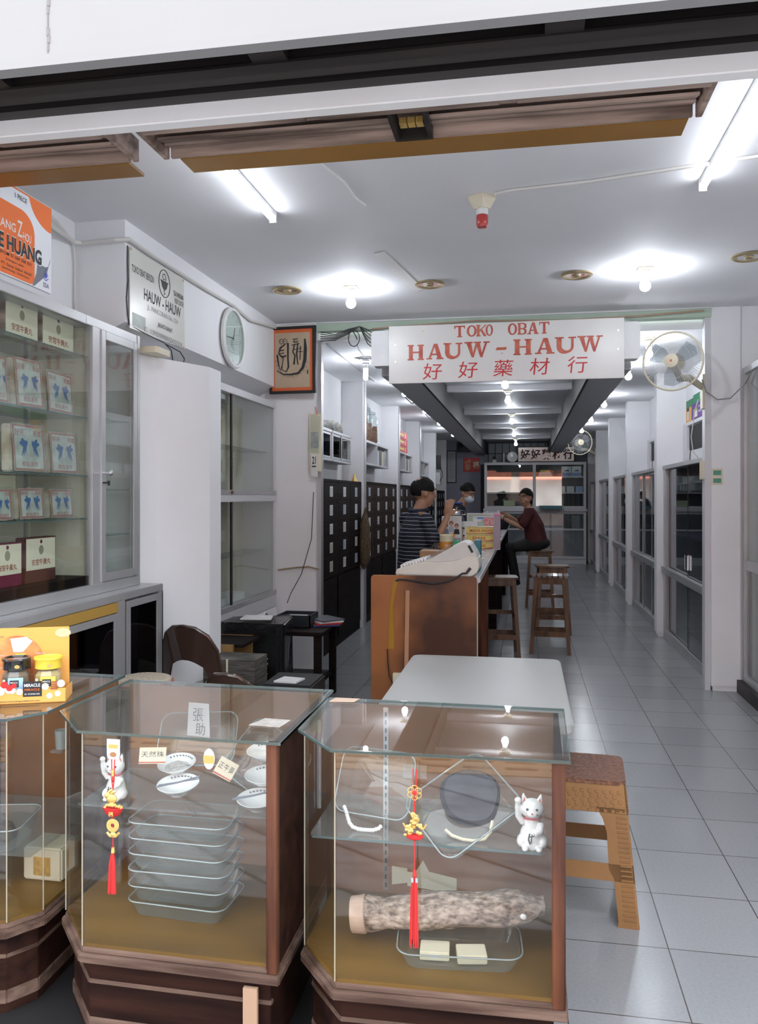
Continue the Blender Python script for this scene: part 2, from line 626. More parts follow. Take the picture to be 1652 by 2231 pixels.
# dropped bulkheads along the long room and the raised ceiling tray between them
struct('trim_1', MB().box(-1.22, -0.93, YH + 0.02, 20.0, 2.6, 2.98), M['inner_ceiling'])
struct('trim_2', MB().box(0.55, 0.85, YH + 0.02, 20.0, 2.6, 2.98), M['inner_ceiling'])
struct('ceiling_3', MB().box(-0.93, 0.55, YH + 0.12, 20.0, 2.86, 2.96), M['inner_ceiling'])
b = MB()
b.box(-0.93, -0.905, YH + 0.12, 20.0, 2.59, 2.86).box(0.525, 0.55, YH + 0.12, 20.0, 2.59, 2.86)
struct('trim_3', b, M['black'])
BAY = [YH, 9.48, 12.15, 14.65, 17.35]
for i, y in enumerate([8.15] + BAY[1:]):
    struct('trim_%d' % (4 + i), MB().box(-0.905, 0.525, y - 0.05, y + 0.05, 2.79, 2.86), M['white_wall'], bevel=0.004)
# outer walls
struct('wall_left', MB().box(-2.62, -2.46, 2.4, 20.3, 0, 3.2), M['white_wall'])
struct('wall_right', MB().box(1.95, 2.1, 2.4, 20.3, 0, 3.2), M['white_wall'])
struct('wall_back', MB().box(-2.6, 2.1, 20.0, 20.15, 0, 3.2), M['grey_wall'])
# left: boxed beam above the cabinets, with a sloping soffit
b = MB()
b.prism([(0, 2.52), (0, ZC), (-0.3, ZC), (-0.3, 2.38)], 4.1, YH, Matrix(((1, 0, 0, -2.16), (0, 0, 1, 0), (0, 1, 0, 0), (0, 0, 0, 1))))
struct('trim_10', b, M['white_wall'])
struct('trim_11', MB().prism([(-2.16, 4.17), (-2.10, 4.354), (-1.93, 4.74), (-1.93, 4.93), (-2.45, 4.93), (-2.45, 4.17)], 0, 2.365), M['white_wall'], bevel=0.003)
struct('trim_12', MB().box(-2.46, -1.80, YH - 0.02, YH + 0.12, 0, ZC), M['white_wall'], bevel=0.003)   # left pier
struct('trim_13', MB().box(-1.80, -1.76, YH + 0.02, YH + 0.10, 0, 2.93), M['alu'])
# right pier
struct('trim_14', MB().box(1.468, 1.69, YH, YH + 0.16, 0.04, ZC).box(1.48, 1.69, YH + 0.01, YH + 0.15, 0, 0.05), M['white_wall'], bevel=0.003)
struct('wall_return', MB().box(1.69, 1.95, YH + 0.02, YH + 0.14, 0, ZC), M['white_wall'])
struct('trim_15', MB().box(1.425, 1.468, YH + 0.03, YH + 0.13, 0, ZC - 0.02), M['white_frame'])
# header with painted green rail and boxed bulkhead behind the sign
b = MB().box(-1.80, 1.468, YH + 0.0, YH + 0.1, ZC - 0.075, ZC)
struct('trim_16', b, M['green'])
struct('trim_17', MB().box(-1.80, 1.468, YH - 0.015, YH, ZC - 0.012, ZC), M['white_frame'])
# pilasters of the long room, both sides, each with its steel cover
k = 18
for y in BAY[1:] + [19.6]:
    struct('trim_%d' % k, MB().box(-2.46, -1.90, y - 0.09, y + 0.09, 0, ZA), M['white_wall'], bevel=0.003); k += 1
    struct('trim_%d' % k, MB().box(-1.905, -1.885, y - 0.05, y + 0.05, 0, ZA), M['alu']); k += 1
for y in BAY[1:] + [19.6]:
    struct('trim_%d' % k, MB().box(1.44, 1.95, y - 0.09, y + 0.09, 0.04, ZA).box(1.455, 1.95, y - 0.08, y + 0.08, 0, 0.05), M['white_wall'], bevel=0.003); k += 1
# left bays: white wall above the drawers
for i in range(5):
    y0 = (BAY[i] + (0.12 if i == 0 else 0.09)); y1 = (BAY[i + 1] if i < 4 else 19.6) - 0.09
    b = MB()
    b.box(-2.25, -2.15, y0, y1, 1.72, ZA)
    # small vault at the top of the bay
    pts = [(y0, ZA)] + [(y0 + (y1 - y0) * t / 12, ZA - 0.22 * (1 - math.sqrt(max(0, 1 - (1 - t / 12) ** 2)))) for t in range(13)]
    pts = [(y1, ZA)] + [(y0 + (y1 - y0) * t / 12, ZA - 0.25 * (1 - t / 12) ** 2) for t in range(12, -1, -1)] + [(y0, ZA)]
    struct('wall_bay_%d' % (i + 1), b, M['white_wall'])
for i in range(5):
    y0 = (BAY[i] + (0.16 if i == 0 else 0.09)); y1 = (BAY[i + 1] if i < 4 else 19.6) - 0.09
    struct('wall_niche_%d' % (i + 1), MB().box(1.75, 1.95, y0, y1, 1.9, ZA), M['white_wall'])
# shopfront: white fascia, shutter housing, rails, beam
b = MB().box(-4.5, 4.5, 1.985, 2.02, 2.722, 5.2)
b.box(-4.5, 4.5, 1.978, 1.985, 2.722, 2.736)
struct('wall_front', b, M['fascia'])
b = MB().box(-1.272, -1.268, 1.9835, 1.985, 2.76, 2.92)
for q in range(9):
    z = 2.765 + q * 0.02
    b.box(-1.272 + 0.002 * math.sin(q * 2.1), -1.267 + 0.003 * math.sin(q * 1.3), 1.983, 1.985, z, z + 0.021)
struct('trim_65', b, mat('exposed_plaster_crack', (0.22, 0.205, 0.20), 0.8))
b = MB()
for x, z in ((-0.56, 2.875), (-0.42, 2.885)):
    b.lathe([(0.012, 0), (0.016, 0.001), (0.013, 0.002), (0.009, 0.001)], (x, 1.985, z), 14, (0, -1, 0), closed=True)
struct('trim_66', b, M['fascia'])
struct('trim_60', MB().box(-4.5, 4.5, 2.02, 2.36, 2.98, 3.2), M['black'])
b = MB()
b.box(-4.5, 4.5, 2.10, 2.125, 2.80, 2.98).box(-4.5, 4.5, 2.17, 2.19, 2.775, 2.98).box(-4.5, 4.5, 2.24, 2.265, 2.79, 2.98)
b.box(-4.5, 4.5, 2.08, 2.145, 2.80, 2.808).box(-4.5, 4.5, 2.16, 2.21, 2.768, 2.776).box(-4.5, 4.5, 2.225, 2.28, 2.785, 2.792)
for x in (-1.6, -0.75, 0.05, 0.85, 1.6):
    b.box(x, x + 0.1, 2.11, 2.18, 2.772, 2.80)
struct('trim_61', b, M['dark_metal'])
struct('trim_62', MB().box(-4.5, 4.5, 2.35, 2.40, 2.724, 3.2), M['strip'], bevel=0.004)
struct('trim_63', MB().box(-4.5, 4.5, 2.30, 2.35, 2.776, 3.1), M['dark_metal'])
struct('trim_64', MB().box(-4.5, -2.3, 1.8, 2.4, 0, 3.0).box(2.1, 4.5, 1.8, 2.4, 0, 3.0), M['fascia'])
# street outside
pav = mat('stone_paving', (0.50, 0.50, 0.52), 0.7, rgb2=(0.25, 0.25, 0.28), scale=3, bump=0.4, stretch=(1, 4, 1), detail=8)
struct('floor_pavement', MB().box(-14, 14, -3.0, 1.95, -0.12, -0.02), pav)
struct('floor_dark_band', MB().box(-10, 10, 1.18, 1.95, -0.02, -0.012), mat('dark_reflection_band', (0.05, 0.045, 0.042), 0.6, var=0.3, scale=30))  # unseen dark band, added to keep bright paving out of the lower case glass
struct('floor_street', MB().box(-14, 14, -14, -3.0, -0.2, -0.14), mat('asphalt', (0.16, 0.16, 0.17), 0.8, var=0.2, scale=4))
b = MB()
for x in range(-14, 15):
    b.box(-4, 4, -0.008, 0.008, -0.02, -0.016, Matrix.Translation((x * 0.55, 0.0, 0)) @ Matrix.Rotation(math.radians(32), 4, 'Z'))
struct('floor_joints', b, M['ink_grey'])
b = MB().box(-10, 10, -0.95, -0.45, -0.02, -0.014)
struct('floor_strip', b, mat('tan_tactile_strip', (0.60, 0.42, 0.28), 0.7))
b = MB()
for x in range(-20, 20):
    for r in range(4):
        b.box(x * 0.25 + 0.02, x * 0.25 + 0.20, -0.92 + r * 0.115, -0.89 + r * 0.115, -0.0142, -0.010)
struct('floor_strip_bars', b, mat('brown_tactile_bar', (0.30, 0.18, 0.11), 0.7))
struct('wall_street', MB().box(-14, 14, -10.2, -10, -0.2, 6.5), mat('opposite_shop_front', (0.62, 0.52, 0.47), 0.7, rgb2=(0.45, 0.33, 0.3), scale=0.7))
b = MB()
for x0, x1 in ((-9, -5.2), (-4.6, -0.8), (-0.3, 3.6), (4.2, 8)):
    b.prism([(-10, 3.3), (-10, 3.2), (-8.4, 2.55), (-8.4, 2.65)], x0, x1, Matrix(((0, 0, 1, 0), (1, 0, 0, 0), (0, 1, 0, 0), (0, 0, 0, 1))))
struct('wall_street_awnings', b, mat('salmon_awning', (0.75, 0.22, 0.14), 0.7))
# ================================================================== LIGHTS AND CEILING
XR = (1, 0, 0); YB = (0, 1, 0); ZU = (0, 0, 1)


def tube_light(x, y0, y1, z, label):
    t = thing('fluorescent_tube', label, 'light', (x, (y0 + y1) / 2, z), 'fluorescent tubes on the front ceiling')
    build('fixture_rail', MB().box(x - 0.014, x + 0.014, y0, y1, z - 0.03, z), M['white_plastic'], t, bevel=0.003)
    build('lamp_tube', MB().cyl((x, y0 + 0.01, z - 0.045), (x, y1 - 0.01, z - 0.045), 0.014, n=12), M['tube'], t)
    for y in (y0 - 0.002, y1 - 0.013):
        build('end_cap', MB().box(x - 0.018, x + 0.018, y, y + 0.015, z - 0.06, z), M['white_plastic'], t)


tube_light(-1.325, 3.0, 4.14, ZC, 'lit white fluorescent tube beside the hanging brown panel, over the glass cabinets')
tube_light(0.835, 2.85, 4.08, ZC, 'long lit white fluorescent tube running to the picture edge, beside the white conduit')


def bulb(x, y, z, label, drop=0.0, r=0.036, long=False, group=None, base=True, patch=False, ZC_=None):
    zc = z
    t = thing('light_bulb', label, 'light bulb', (x, y, zc), group)
    if base:
        build('mounting_plate', MB().box(x - 0.05, x + 0.05, y - 0.05, y + 0.05, zc - 0.014, zc), M['cream_plastic'] if not long else M['white_plastic'], t, bevel=0.003)
    z1 = zc - 0.012 - drop
    build('socket', MB().lathe([(0.034, z1), (0.034, z1 - 0.02), (0.024, z1 - 0.03), (0.024, z1 - 0.055), (0.02, z1 - 0.058)], (x, y, 0), 16), M['white_plastic'], t, smooth=True)
    zb = z1 - 0.055
    if long:
        build('glass_bulb', MB().lathe([(0.02, zb), (0.023, zb - 0.02), (0.023, zb - 0.10), (0.014, zb - 0.115), (0.0, zb - 0.118)], (x, y, 0), 16), M['bulb'], t, smooth=True)
    else:
        p = [(0.018, zb), (0.022, zb - 0.015)] + [(r * math.sin(a), zb - 0.045 - r * math.cos(a) * -1 * -1) for a in []]
        for q in range(1, 9):
            a = PI * 0.22 + (PI - PI * 0.22) * q / 8
            p.append((r * math.sin(a), zb - 0.05 + r * math.cos(a)))
        build('glass_bulb', MB().lathe(p, (x, y, 0), 16), M['bulb_front'] if y < 6 else M['bulb'], t, smooth=True)
    return t


bulb(-1.245, 5.72, ZC, 'round lit bulb on the front ceiling beyond the left tube, near the calligraphy frame')
bulb(0.785, 5.60, ZC, 'round lit bulb on the front ceiling above the white wall fan')
bulb(-1.56, 7.85, ZA - 0.0, 'slim lit stick bulb hanging under a dark ceiling hole behind the framed calligraphy', drop=0.03, long=True)
G1 = 'round bulbs over the left aisle'
ys = [9.55, 11.55, 13.5, 16.1]
nm = ['first round bulb of the left aisle, nearest the red lettered sign', 'second round bulb of the left aisle, beside the looping black wire',
      'third round bulb of the left aisle, above the cluster of wires', 'last round bulb of the left aisle, nearest the framed wall scroll']
for y, l in zip(ys, nm):
    bulb(-1.42, y, ZA, l, drop=0.02, group=G1)
nm = ['round bulb seen through the grille of the near wall fan', 'round bulb of the right aisle just past the lower right corner of the sign',
      'round bulb of the right aisle between the near fan and the far fan', 'flat lit lamp of the right aisle near the far end', 'round bulb of the right aisle above the far wall fan']
for y, l in zip([6.98, 8.6, 11.2, 13.4, 15.6], nm):
    bulb(1.04 if y > 7.5 else 1.05, y + (0.3 if y < 7 else 0), ZA, l, drop=0.02, group='round bulbs over the right aisle')
nm = ['round bulb peeping out below the middle of the red lettered sign', 'round bulb on the second white ceiling batten', 'round bulb on the third white ceiling batten',
      'round bulb on the fourth white ceiling batten', 'farthest round bulb, above the mirror-fronted cabinet']
for y, l in zip([8.15] + BAY[1:], nm):
    bulb(-0.2, y, 2.79, l, group='round bulbs along the middle battens', r=0.034)


def downlight(x, y, label):
    t = thing('downlight', label, 'light', (x, y, ZC), 'unlit recessed downlights across the front ceiling')
    build('rim', MB().lathe([(0.075, ZC - 0.001), (0.105, ZC - 0.004), (0.108, ZC - 0.011), (0.095, ZC - 0.018), (0.077, ZC - 0.014), (0.070, ZC - 0.003)], (x, y, 0), 32, closed=True), M['brass'], t, smooth=True)
    build('reflector', MB().lathe([(0.072, ZC - 0.010), (0.05, ZC - 0.005), (0.03, ZC - 0.003), (0.0, ZC - 0.002)], (x, y, 0), 24), M['chrome'], t, smooth=True)
    build('lamp_capsule', MB().ball((x, y, ZC - 0.013), 0.03, 0.03, 0.012), M['brass'], t, smooth=True)


downlight(-1.72, 5.70, 'unlit brass-rimmed downlight nearest the white wall clock')
downlight(-0.67, 5.72, 'unlit brass-rimmed downlight above the TOKO lettering')
downlight(0.345, 5.66, 'unlit brass-rimmed downlight between the ceiling patch and the right bulb')
downlight(1.39, 5.42, 'unlit brass-rimmed downlight at the picture edge above the white pier')

# red lamp on a cream block
t = thing('indicator_lamp', 'cream ceiling socket with a small unlit red bulb, white cable leading away', 'lamp', (-0.215, 4.10, ZC))
build('mounting_block', MB().loft([((-0.215, 4.10, ZC), 0.075, 0.05, 0), ((-0.215, 4.10, ZC - 0.02), 0.07, 0.048, 0), ((-0.215, 4.10, ZC - 0.07), 0.042, 0.04, 0)], 4), M['cream_plastic'], t, bevel=0.003)
build('socket', MB().cyl((-0.215, 4.10, ZC - 0.07), (-0.215, 4.10, ZC - 0.10), 0.030, n=20), M['white_plastic'], t)
build('red_bulb', MB().lathe([(0.026, ZC - 0.10), (0.03, ZC - 0.105), (0.03, ZC - 0.145), (0.024, ZC - 0.16), (0, ZC - 0.163)], (-0.215, 4.10, 0), 20), mat('red_lamp_cover', (0.5, 0.05, 0.045), 0.3, coat=0.4), t, smooth=True)
single('ceiling_cable', MB().tube([(-0.15, 4.06, ZC - 0.012), (-0.08, 4.03, ZC - 0.01), (0.3, 3.98, ZC - 0.012), (0.62, 3.9, ZC - 0.014), (0.8, 3.86, ZC - 0.012), (1.1, 3.78, ZC - 0.02), (1.9, 3.66, ZC - 0.02)], 0.009),
       M['cable_white'], 'white cable clipped along the ceiling from the red lamp to the right', 'cable', (-0.15, 4.06, ZC - 0.02))
# patches where the ceiling has been taped
single('ceiling_tape', MB().prism([(-0.93, 4.95), (-0.86, 4.93), (-0.73, 5.85), (-0.80, 5.95)], ZC - 0.004, ZC - 0.0005), M['strip'], 'long peeling strip of tape on the ceiling beside the lit left bulb', 'tape', (-0.9, 4.95, ZC - 0.004))
b = MB().tube([(-0.93, 3.45, ZC - 0.003), (-0.91, 3.6, ZC - 0.004), (-0.86, 3.8, ZC - 0.003), (-0.85, 4.0, ZC - 0.004), (-0.82, 4.12, ZC - 0.003)], 0.006, 4)
single('ceiling_seam_tape', b, M['strip'], 'crinkled strip of seam tape on the ceiling near the brown hanging panel', 'tape', (-0.93, 3.45, ZC - 0.006))


# ---------------- brown louvred box hanging behind the lintel
def soffit_box(name, x0, x1, label, cut=True):
    z0, z1 = 2.75, 2.83
    t = thing(name, label, 'ceiling box', ((x0 + x1) / 2, 2.60, z0))
    b = MB()
    b.box(x0, x1, 2.405, 2.425, z0, z1).box(x0 + 0.03, x1 - 0.03, 2.655, 2.67, z0, z1)
    b.box(x0, x0 + 0.02, 2.405, 2.67, z0, z1).box(x1 - 0.02, x1, 2.405, 2.67, z0, z1)
    build('frame', b, M['old_wood'], t, bevel=0.002)
    b = MB()
    gap = ((-0.425, -0.30) if cut else (9, 9.1))
    for i in range(4):
        y = 2.435 + i * 0.056
        for a0, a1 in ((x0 + 0.03, min(gap[0], x1 - 0.04)), (gap[1], x1 - 0.03)):
            if a1 > a0:
                b.box(a0, a1, 0, 0.052, -0.005, 0.005, Matrix.Translation((0, y, z0 + 0.018 + 0.006 * (i % 2))) @ Matrix.Rotation(math.radians(16), 4, 'X'))
    build('slat_panel', b, M['old_wood'], t, bevel=0.001)
    build('backing_board', MB().box(x0 + 0.02, x1 - 0.02, 2.425, 2.655, z0 + 0.05, z1), M['old_wood'], t)
    build('varnished_board', MB().box(x0 + 0.06, x1 - 0.04, 2.672, 2.79, z0 - 0.002, z0 + 0.01), M['brown_board'], t)
    b = MB()
    for i in range(3):
        xa = x0 + 0.03 + (x1 - x0) * i / 3
        b.box(xa, xa + (x1 - x0) / 3 - 0.05, 2.41, 2.45, z0 - 0.014, z0 + 0.0)
    build('front_lath', b, M['old_wood'], t, bevel=0.002)
    if cut:
        b = MB().box(-0.425, -0.41, 2.44, 2.66, z0 - 0.006, z0 + 0.06).box(-0.315, -0.30, 2.44, 2.66, z0 - 0.006, z0 + 0.06).box(-0.41, -0.315, 2.645, 2.66, z0 - 0.006, z0 + 0.03)
        build('fitting_frame', b, M['dark_metal'], t)
        build('fitting_plate', MB().box(-0.41, -0.315, 2.46, 2.52, z0 + 0.03, z0 + 0.04), M['brown_board'], t)
        b = MB()
        for q in range(3):
            b.box(-0.40 + q * 0.027, -0.377 + q * 0.027, 2.565, 2.60, z0 + 0.01, z0 + 0.03)
        build('terminal_strip', b, M['gold'], t)
    return t


soffit_box('louvred_ceiling_box', -1.256, 0.545, 'long brown slatted wooden box under the lintel with a small brass fitting in its middle')
soffit_box('louvred_ceiling_box', -2.6, -1.352, 'brown slatted wooden box cut off by the picture edge, above the orange advertising panel', cut=False)

# wires and conduits along the left beam and the header
b = MB()
b.tube([(-2.30, 3.3, 2.90), (-2.36, 3.7, 2.93), (-2.43, 4.04, 2.955), (-2.40, 4.075, 2.955), (-2.2, 4.07, 2.96), (-2.135, 4.10, 2.97), (-2.14, 4.4, 2.965), (-2.14, 5.2, 2.97), (-2.14, 5.7, 2.985), (-2.14, 6.1, 2.955), (-2.14, 6.75, 3.03), (-2.0, 6.80, 3.055), (-1.8, 6.79, 3.05)], 0.012)
single('electrical_conduit', b, M['cable_white'], 'cream conduit running along the top of the left beam above the clock', 'conduit', (-2.3, 3.3, 2.9))
b = MB()
for dz, dy in ((0.0, 0), (0.018, 0.01), (-0.016, 0.005), (0.03, 0.0)):
    b.tube([(-2.27, 3.2 + dy, 2.93 + dz), (-2.33, 3.45, 2.95 + dz * 1.5), (-2.39, 3.8, 2.96 + dz), (-2.44, 4.05, 2.95 + dz * 0.3), (-2.445, 4.075, 2.85), (-2.445, 4.075, 2.62 - dz), (-2.43, 4.07, 2.5)], 0.006)
single('cable_bundle', b, M['cable_white'], 'bundle of white cables behind the orange advertising panel', 'cable', (-2.27, 3.2, 2.93))
b = MB().tube([(-2.152, 4.115, 2.94), (-2.152, 4.112, 2.85), (-2.152, 4.118, 2.75), (-2.155, 4.108, 2.65), (-2.152, 4.115, 2.56), (-2.15, 4.13, 2.508), (-2.145, 4.3, 2.495), (-2.14, 4.55, 2.485), (-2.12, 4.6, 2.45), (-2.10, 4.58, 2.38), (-2.08, 4.5, 2.370)], 0.0035)
b.tube([(-2.14, 4.56, 2.482), (-2.09, 4.66, 2.45), (-2.07, 4.68, 2.41), (-2.05, 4.62, 2.370)], 0.0035)
single('black_wire', b, M['cable_black'], 'thin black wire running down beside the licence board to the white door head', 'wire', (-2.13, 4.1, 2.94))
single('junction_box', MB().rbox(-2.15, -2.02, 4.2, 4.38, 2.366, 2.40, 0.02), M['cream_plastic'], 'small cream junction box lying on top of the white boxed pillar', 'junction box', (-2.08, 4.3, 2.366))
b = MB()
random.seed(3)
for q in range(5):
    z = 3.0 - q * 0.01
    b.tube([(-1.75, 6.80, 2.99 - 0.02 * q), (-1.62, 6.79, 2.96 - 0.012 * q), (-1.5, 6.78, 3.0 - 0.01 * q), (-1.40, 6.78, 3.02), (-1.33, 6.78, 2.99 - 0.03 * q), (-1.28, 6.79, 2.95 - 0.03 * q)], 0.004)
b.tube([(-1.45 + 0.05 * math.cos(a * PI / 6), 6.78, 2.92 + 0.07 * math.sin(a * PI / 6)) for a in range(12)], 0.004, closed=True)
b.tube([(-1.47, 6.78, 3.0), (-1.45, 6.9, 2.95), (-1.52, 7.3, 2.92), (-1.55, 7.72, 2.925)], 0.004)
single('hanging_wires', b, M['cable_black'], 'tangle of black wires hanging from the header between calligraphy frame and sign', 'wire', (-1.75, 6.8, 3.0))
b = MB().tube([(-1.30, 6.80, 3.0), (-0.4, 6.795, 3.035), (0.3, 6.795, 3.01), (0.9, 6.79, 3.02), (1.40, 6.79, 3.045)], 0.006)
single('thin_pipe', b, mat('copper_wire', (0.45, 0.27, 0.18), 0.5), 'thin copper coloured wire stretched under the green header', 'wire', (-1.3, 6.8, 3.0))
b = MB()
for p in ((-1.42, 9.5), (-1.42, 11.5)):
    b.tube([(p[0], p[1] + 0.11, ZA - 0.015), (p[0] - 0.06, p[1] + 0.2, ZA - 0.12), (p[0], p[1] + 0.6, ZA - 0.19), (p[0] + 0.05, p[1] + 1.3, ZA - 0.10), (p[0], p[1] + 1.86, ZA - 0.015)], 0.006)
single('looping_wire', b, M['cable_black'], 'black wire looping between the round bulbs of the left aisle', 'wire', (-1.42, 9.5, ZA - 0.02))
b = MB().prism([(-1.66, 7.78), (-1.55, 7.70), (-1.42, 7.76), (-1.45, 7.90), (-1.60, 7.93)], ZA - 0.006, ZA - 0.001)
single('ceiling_hole', b, M['black'], 'ragged dark hole in the aisle ceiling above the stick bulb', 'hole', (-1.55, 7.8, ZA - 0.006))
b = MB().box(-1.75, -1.735, 7.0, 9.3, ZA - 0.02, ZA)
single('ceiling_batten', b, M['alu'], 'thin metal batten along the left aisle ceiling behind the calligraphy frame', 'batten', (-1.74, 7.0, ZA - 0.02))
# ================================================================== SIGNS, CLOCK, PICTURES, FANS
def serif(bm_mb, pl, ch, a, b, w, h, n0=0.001, t=0.001):
    """slab serif capitals drawn as painted strokes"""
    T = w * 0.24          # thick stem
    t1 = w * 0.12
    s = h * 0.09
    x0, x1, y0, y1 = a, a + w, b, b + h
    R = lambda p, q, r, u: bm_mb.rect(pl, p, q, r, u, t, n0)
    P = lambda pts: bm_mb.poly(pl, pts, t, n0)
    if ch == 'H':
        for x in (x0 + w * 0.08, x1 - w * 0.08 - T):
            R(x, x + T, y0, y1); R(x - w * 0.08, x + T + w * 0.06, y0, y0 + s); R(x - w * 0.08, x + T + w * 0.06, y1 - s, y1)
        R(x0 + w * 0.2, x1 - w * 0.2, b + h * 0.46, b + h * 0.56)
    elif ch == 'A':
        m = a + w * 0.48
        P([(x0 + w * 0.1, y0), (x0 + w * 0.1 + t1, y0), (m + t1 * 0.5, y1), (m - t1 * 0.4, y1)])
        P([(m - t1 * 0.4, y1), (x1 - w * 0.1 - T, y0), (x1 - w * 0.08, y0), (m + T * 0.7, y1)])
        R(x0 + w * 0.22, x1 - w * 0.25, b + h * 0.27, b + h * 0.37)
        R(x0, x0 + w * 0.34, y0, y0 + s); R(x1 - w * 0.42, x1, y0, y0 + s)
    elif ch == 'U':
        pts = [(x0 + w * 0.2, y1), (x0 + w * 0.2, b + h * 0.38)] + [(a + w * 0.515 - w * 0.315 * math.cos(q * PI / 8), b + h * 0.38 - h * 0.33 * math.sin(q * PI / 8)) for q in range(1, 8)] + [(x1 - w * 0.17, b + h * 0.38), (x1 - w * 0.17, y1)]
        bm_mb.stroke(pl, pts, [T, T, T, T, T * .85, t1 * 1.3, t1, t1, t1, t1, t1], t, n0)
        R(x0, x0 + w * 0.42, y1 - s, y1); R(x1 - w * 0.36, x1, y1 - s, y1)
    elif ch == 'W':
        P([(x0 + w * 0.04, y1), (x0 + w * 0.24, y1), (x0 + w * 0.37, y0), (x0 + w * 0.28, y0)])
        P([(x0 + w * 0.28, y0), (x0 + w * 0.36, y0), (x0 + w * 0.54, y1), (x0 + w * 0.46, y1)])
        P([(x0 + w * 0.42, y1), (x0 + w * 0.60, y1), (x0 + w * 0.73, y0), (x0 + w * 0.63, y0)])
        P([(x0 + w * 0.63, y0), (x0 + w * 0.71, y0), (x0 + w * 0.93, y1), (x0 + w * 0.85, y1)])
        R(x0 - w * 0.02, x0 + w * 0.32, y1 - s, y1); R(x0 + w * 0.36, x0 + w * 0.66, y1 - s, y1); R(x1 - w * 0.24, x1 + w * 0.02, y1 - s, y1)
    elif ch == 'T':
        R(a + w * 0.38, a + w * 0.62, y0, y1); R(x0, x1, y1 - s * 1.2, y1); R(a + w * 0.26, a + w * 0.74, y0, y0 + s)
        R(x0, x0 + w * 0.09, y1 - h * 0.26, y1); R(x1 - w * 0.09, x1, y1 - h * 0.26, y1)
    elif ch == 'O':
        n = 20
        for i in range(n):
            q0, q1 = 2 * PI * i / n, 2 * PI * (i + 1) / n
            cx, cy = a + w / 2, b + h / 2
            P([(cx + w * .5 * math.cos(q0), cy + h * .5 * math.sin(q0)), (cx + w * .5 * math.cos(q1), cy + h * .5 * math.sin(q1)),
               (cx + w * .27 * math.cos(q1), cy + h * .4 * math.sin(q1)), (cx + w * .27 * math.cos(q0), cy + h * .4 * math.sin(q0))])
    elif ch == 'K':
        R(x0 + w * 0.08, x0 + w * 0.08 + T, y0, y1); R(x0, x0 + w * 0.42, y0, y0 + s); R(x0, x0 + w * 0.42, y1 - s, y1)
        P([(x0 + w * 0.3, b + h * 0.42), (x0 + w * 0.3, b + h * 0.54), (x1 - w * 0.14, y1), (x1, y1)])
        P([(x0 + w * 0.36, b + h * 0.55), (x0 + w * 0.56, b + h * 0.62), (x1, y0), (x1 - w * 0.27, y0)])
    elif ch == 'B':
        R(x0 + w * 0.08, x0 + w * 0.08 + T, y0, y1); R(x0, x0 + w * 0.5, y0, y0 + s); R(x0, x0 + w * 0.5, y1 - s, y1)
        for c0, c1 in ((y0, b + h * 0.54), (b + h * 0.46, y1)):
            bm_mb.stroke(pl, [(x0 + w * 0.3, c0 + s / 2), (x0 + w * 0.65, c0 + s / 2), (x1 - w * 0.14, c0 + (c1 - c0) * 0.28), (x1 - w * 0.14, c0 + (c1 - c0) * 0.7), (x0 + w * 0.65, c1 - s / 2), (x0 + w * 0.3, c1 - s / 2)],
                         [s, s, T, T, s, s], t, n0)
    elif ch == '-':
        P([(x0, b + h * 0.38), (x0 + w * 0.12, b + h * 0.55), (x1, b + h * 0.55), (x1 - w * 0.12, b + h * 0.38)])


# main sign
YS = 6.66
t = thing('shop_sign', 'long white signboard painted with red Latin and Chinese lettering, hung below the header', 'sign', (-0.19, YS, 2.50))
MS = Matrix.Translation((-0.19, YS, 2.75)) @ Matrix.Rotation(math.radians(0), 4, 'Y')
build('board', MB().box(-1.125, 0.775, YS, YS + 0.018, 2.505, 2.985), mat('white_sign_paint', (0.74, 0.72, 0.70), 0.35, var=0.02, scale=3), t, bevel=0.002)
pl = Pl((-0.175, YS, 2.745), XR, ZU)
b = MB()
u = 1.9 / 517.0     # metre per pixel of the board
def gx(px): return (px - 1103.5) * u
for ch, p0, p1 in (('T', 994, 1018), ('O', 1022, 1044), ('K', 1043, 1066), ('O', 1064, 1080), ('O', 1113, 1133), ('B', 1134, 1154), ('A', 1155, 1180), ('T', 1181, 1203)):
    serif(b, pl, ch, gx(p0), 0.132 + (p0 - 1100) * 0.00003, (p1 - p0) * u, 0.094)
build('top_line_lettering', b, M['sign_red'], t)
b = MB()
for ch, p0, p1 in (('H', 888, 926), ('A', 931, 970), ('U', 970, 1012), ('W', 1018, 1072), ('-', 1086, 1111), ('H', 1125, 1166), ('A', 1172, 1214), ('U', 1215, 1260), ('W', 1264, 1316)):
    serif(b, pl, ch, gx(p0), -0.035 + (p0 - 1100) * 0.00007, (p1 - p0) * u, 0.128)
build('name_lettering', b, M['sign_red'], t)
lettering([(c, gx(p), -0.135 + (p - 1100) * 0.00007, 0.155, 0.135, 0.0, 0.1) for c, p in zip('好好藥材行', (945, 1025, 1103, 1182, 1263))], pl, M['red'], t, 'chinese_lettering')
b = MB()
for px, z in ((860, 0.08), (860, -0.06), (923, 0.19), (1349, 0.14), (1349, -0.01), (1100, -0.015)):
    b.disc(pl, gx(px), z, 0.006, 0.003, 0)
build('screw', b, M['brass'], t)
# boxed bulkhead carrying it
b = MB().rbox(-1.28, 0.90, 2.66, 2.955, 0, 0.14, 0.03, 4, Matrix(((1, 0, 0, 0), (0, 0, 1, YS + 0.022), (0, 1, 0, 0), (0, 0, 0, 1))))
struct('trim_70', b, M['white_wall'])

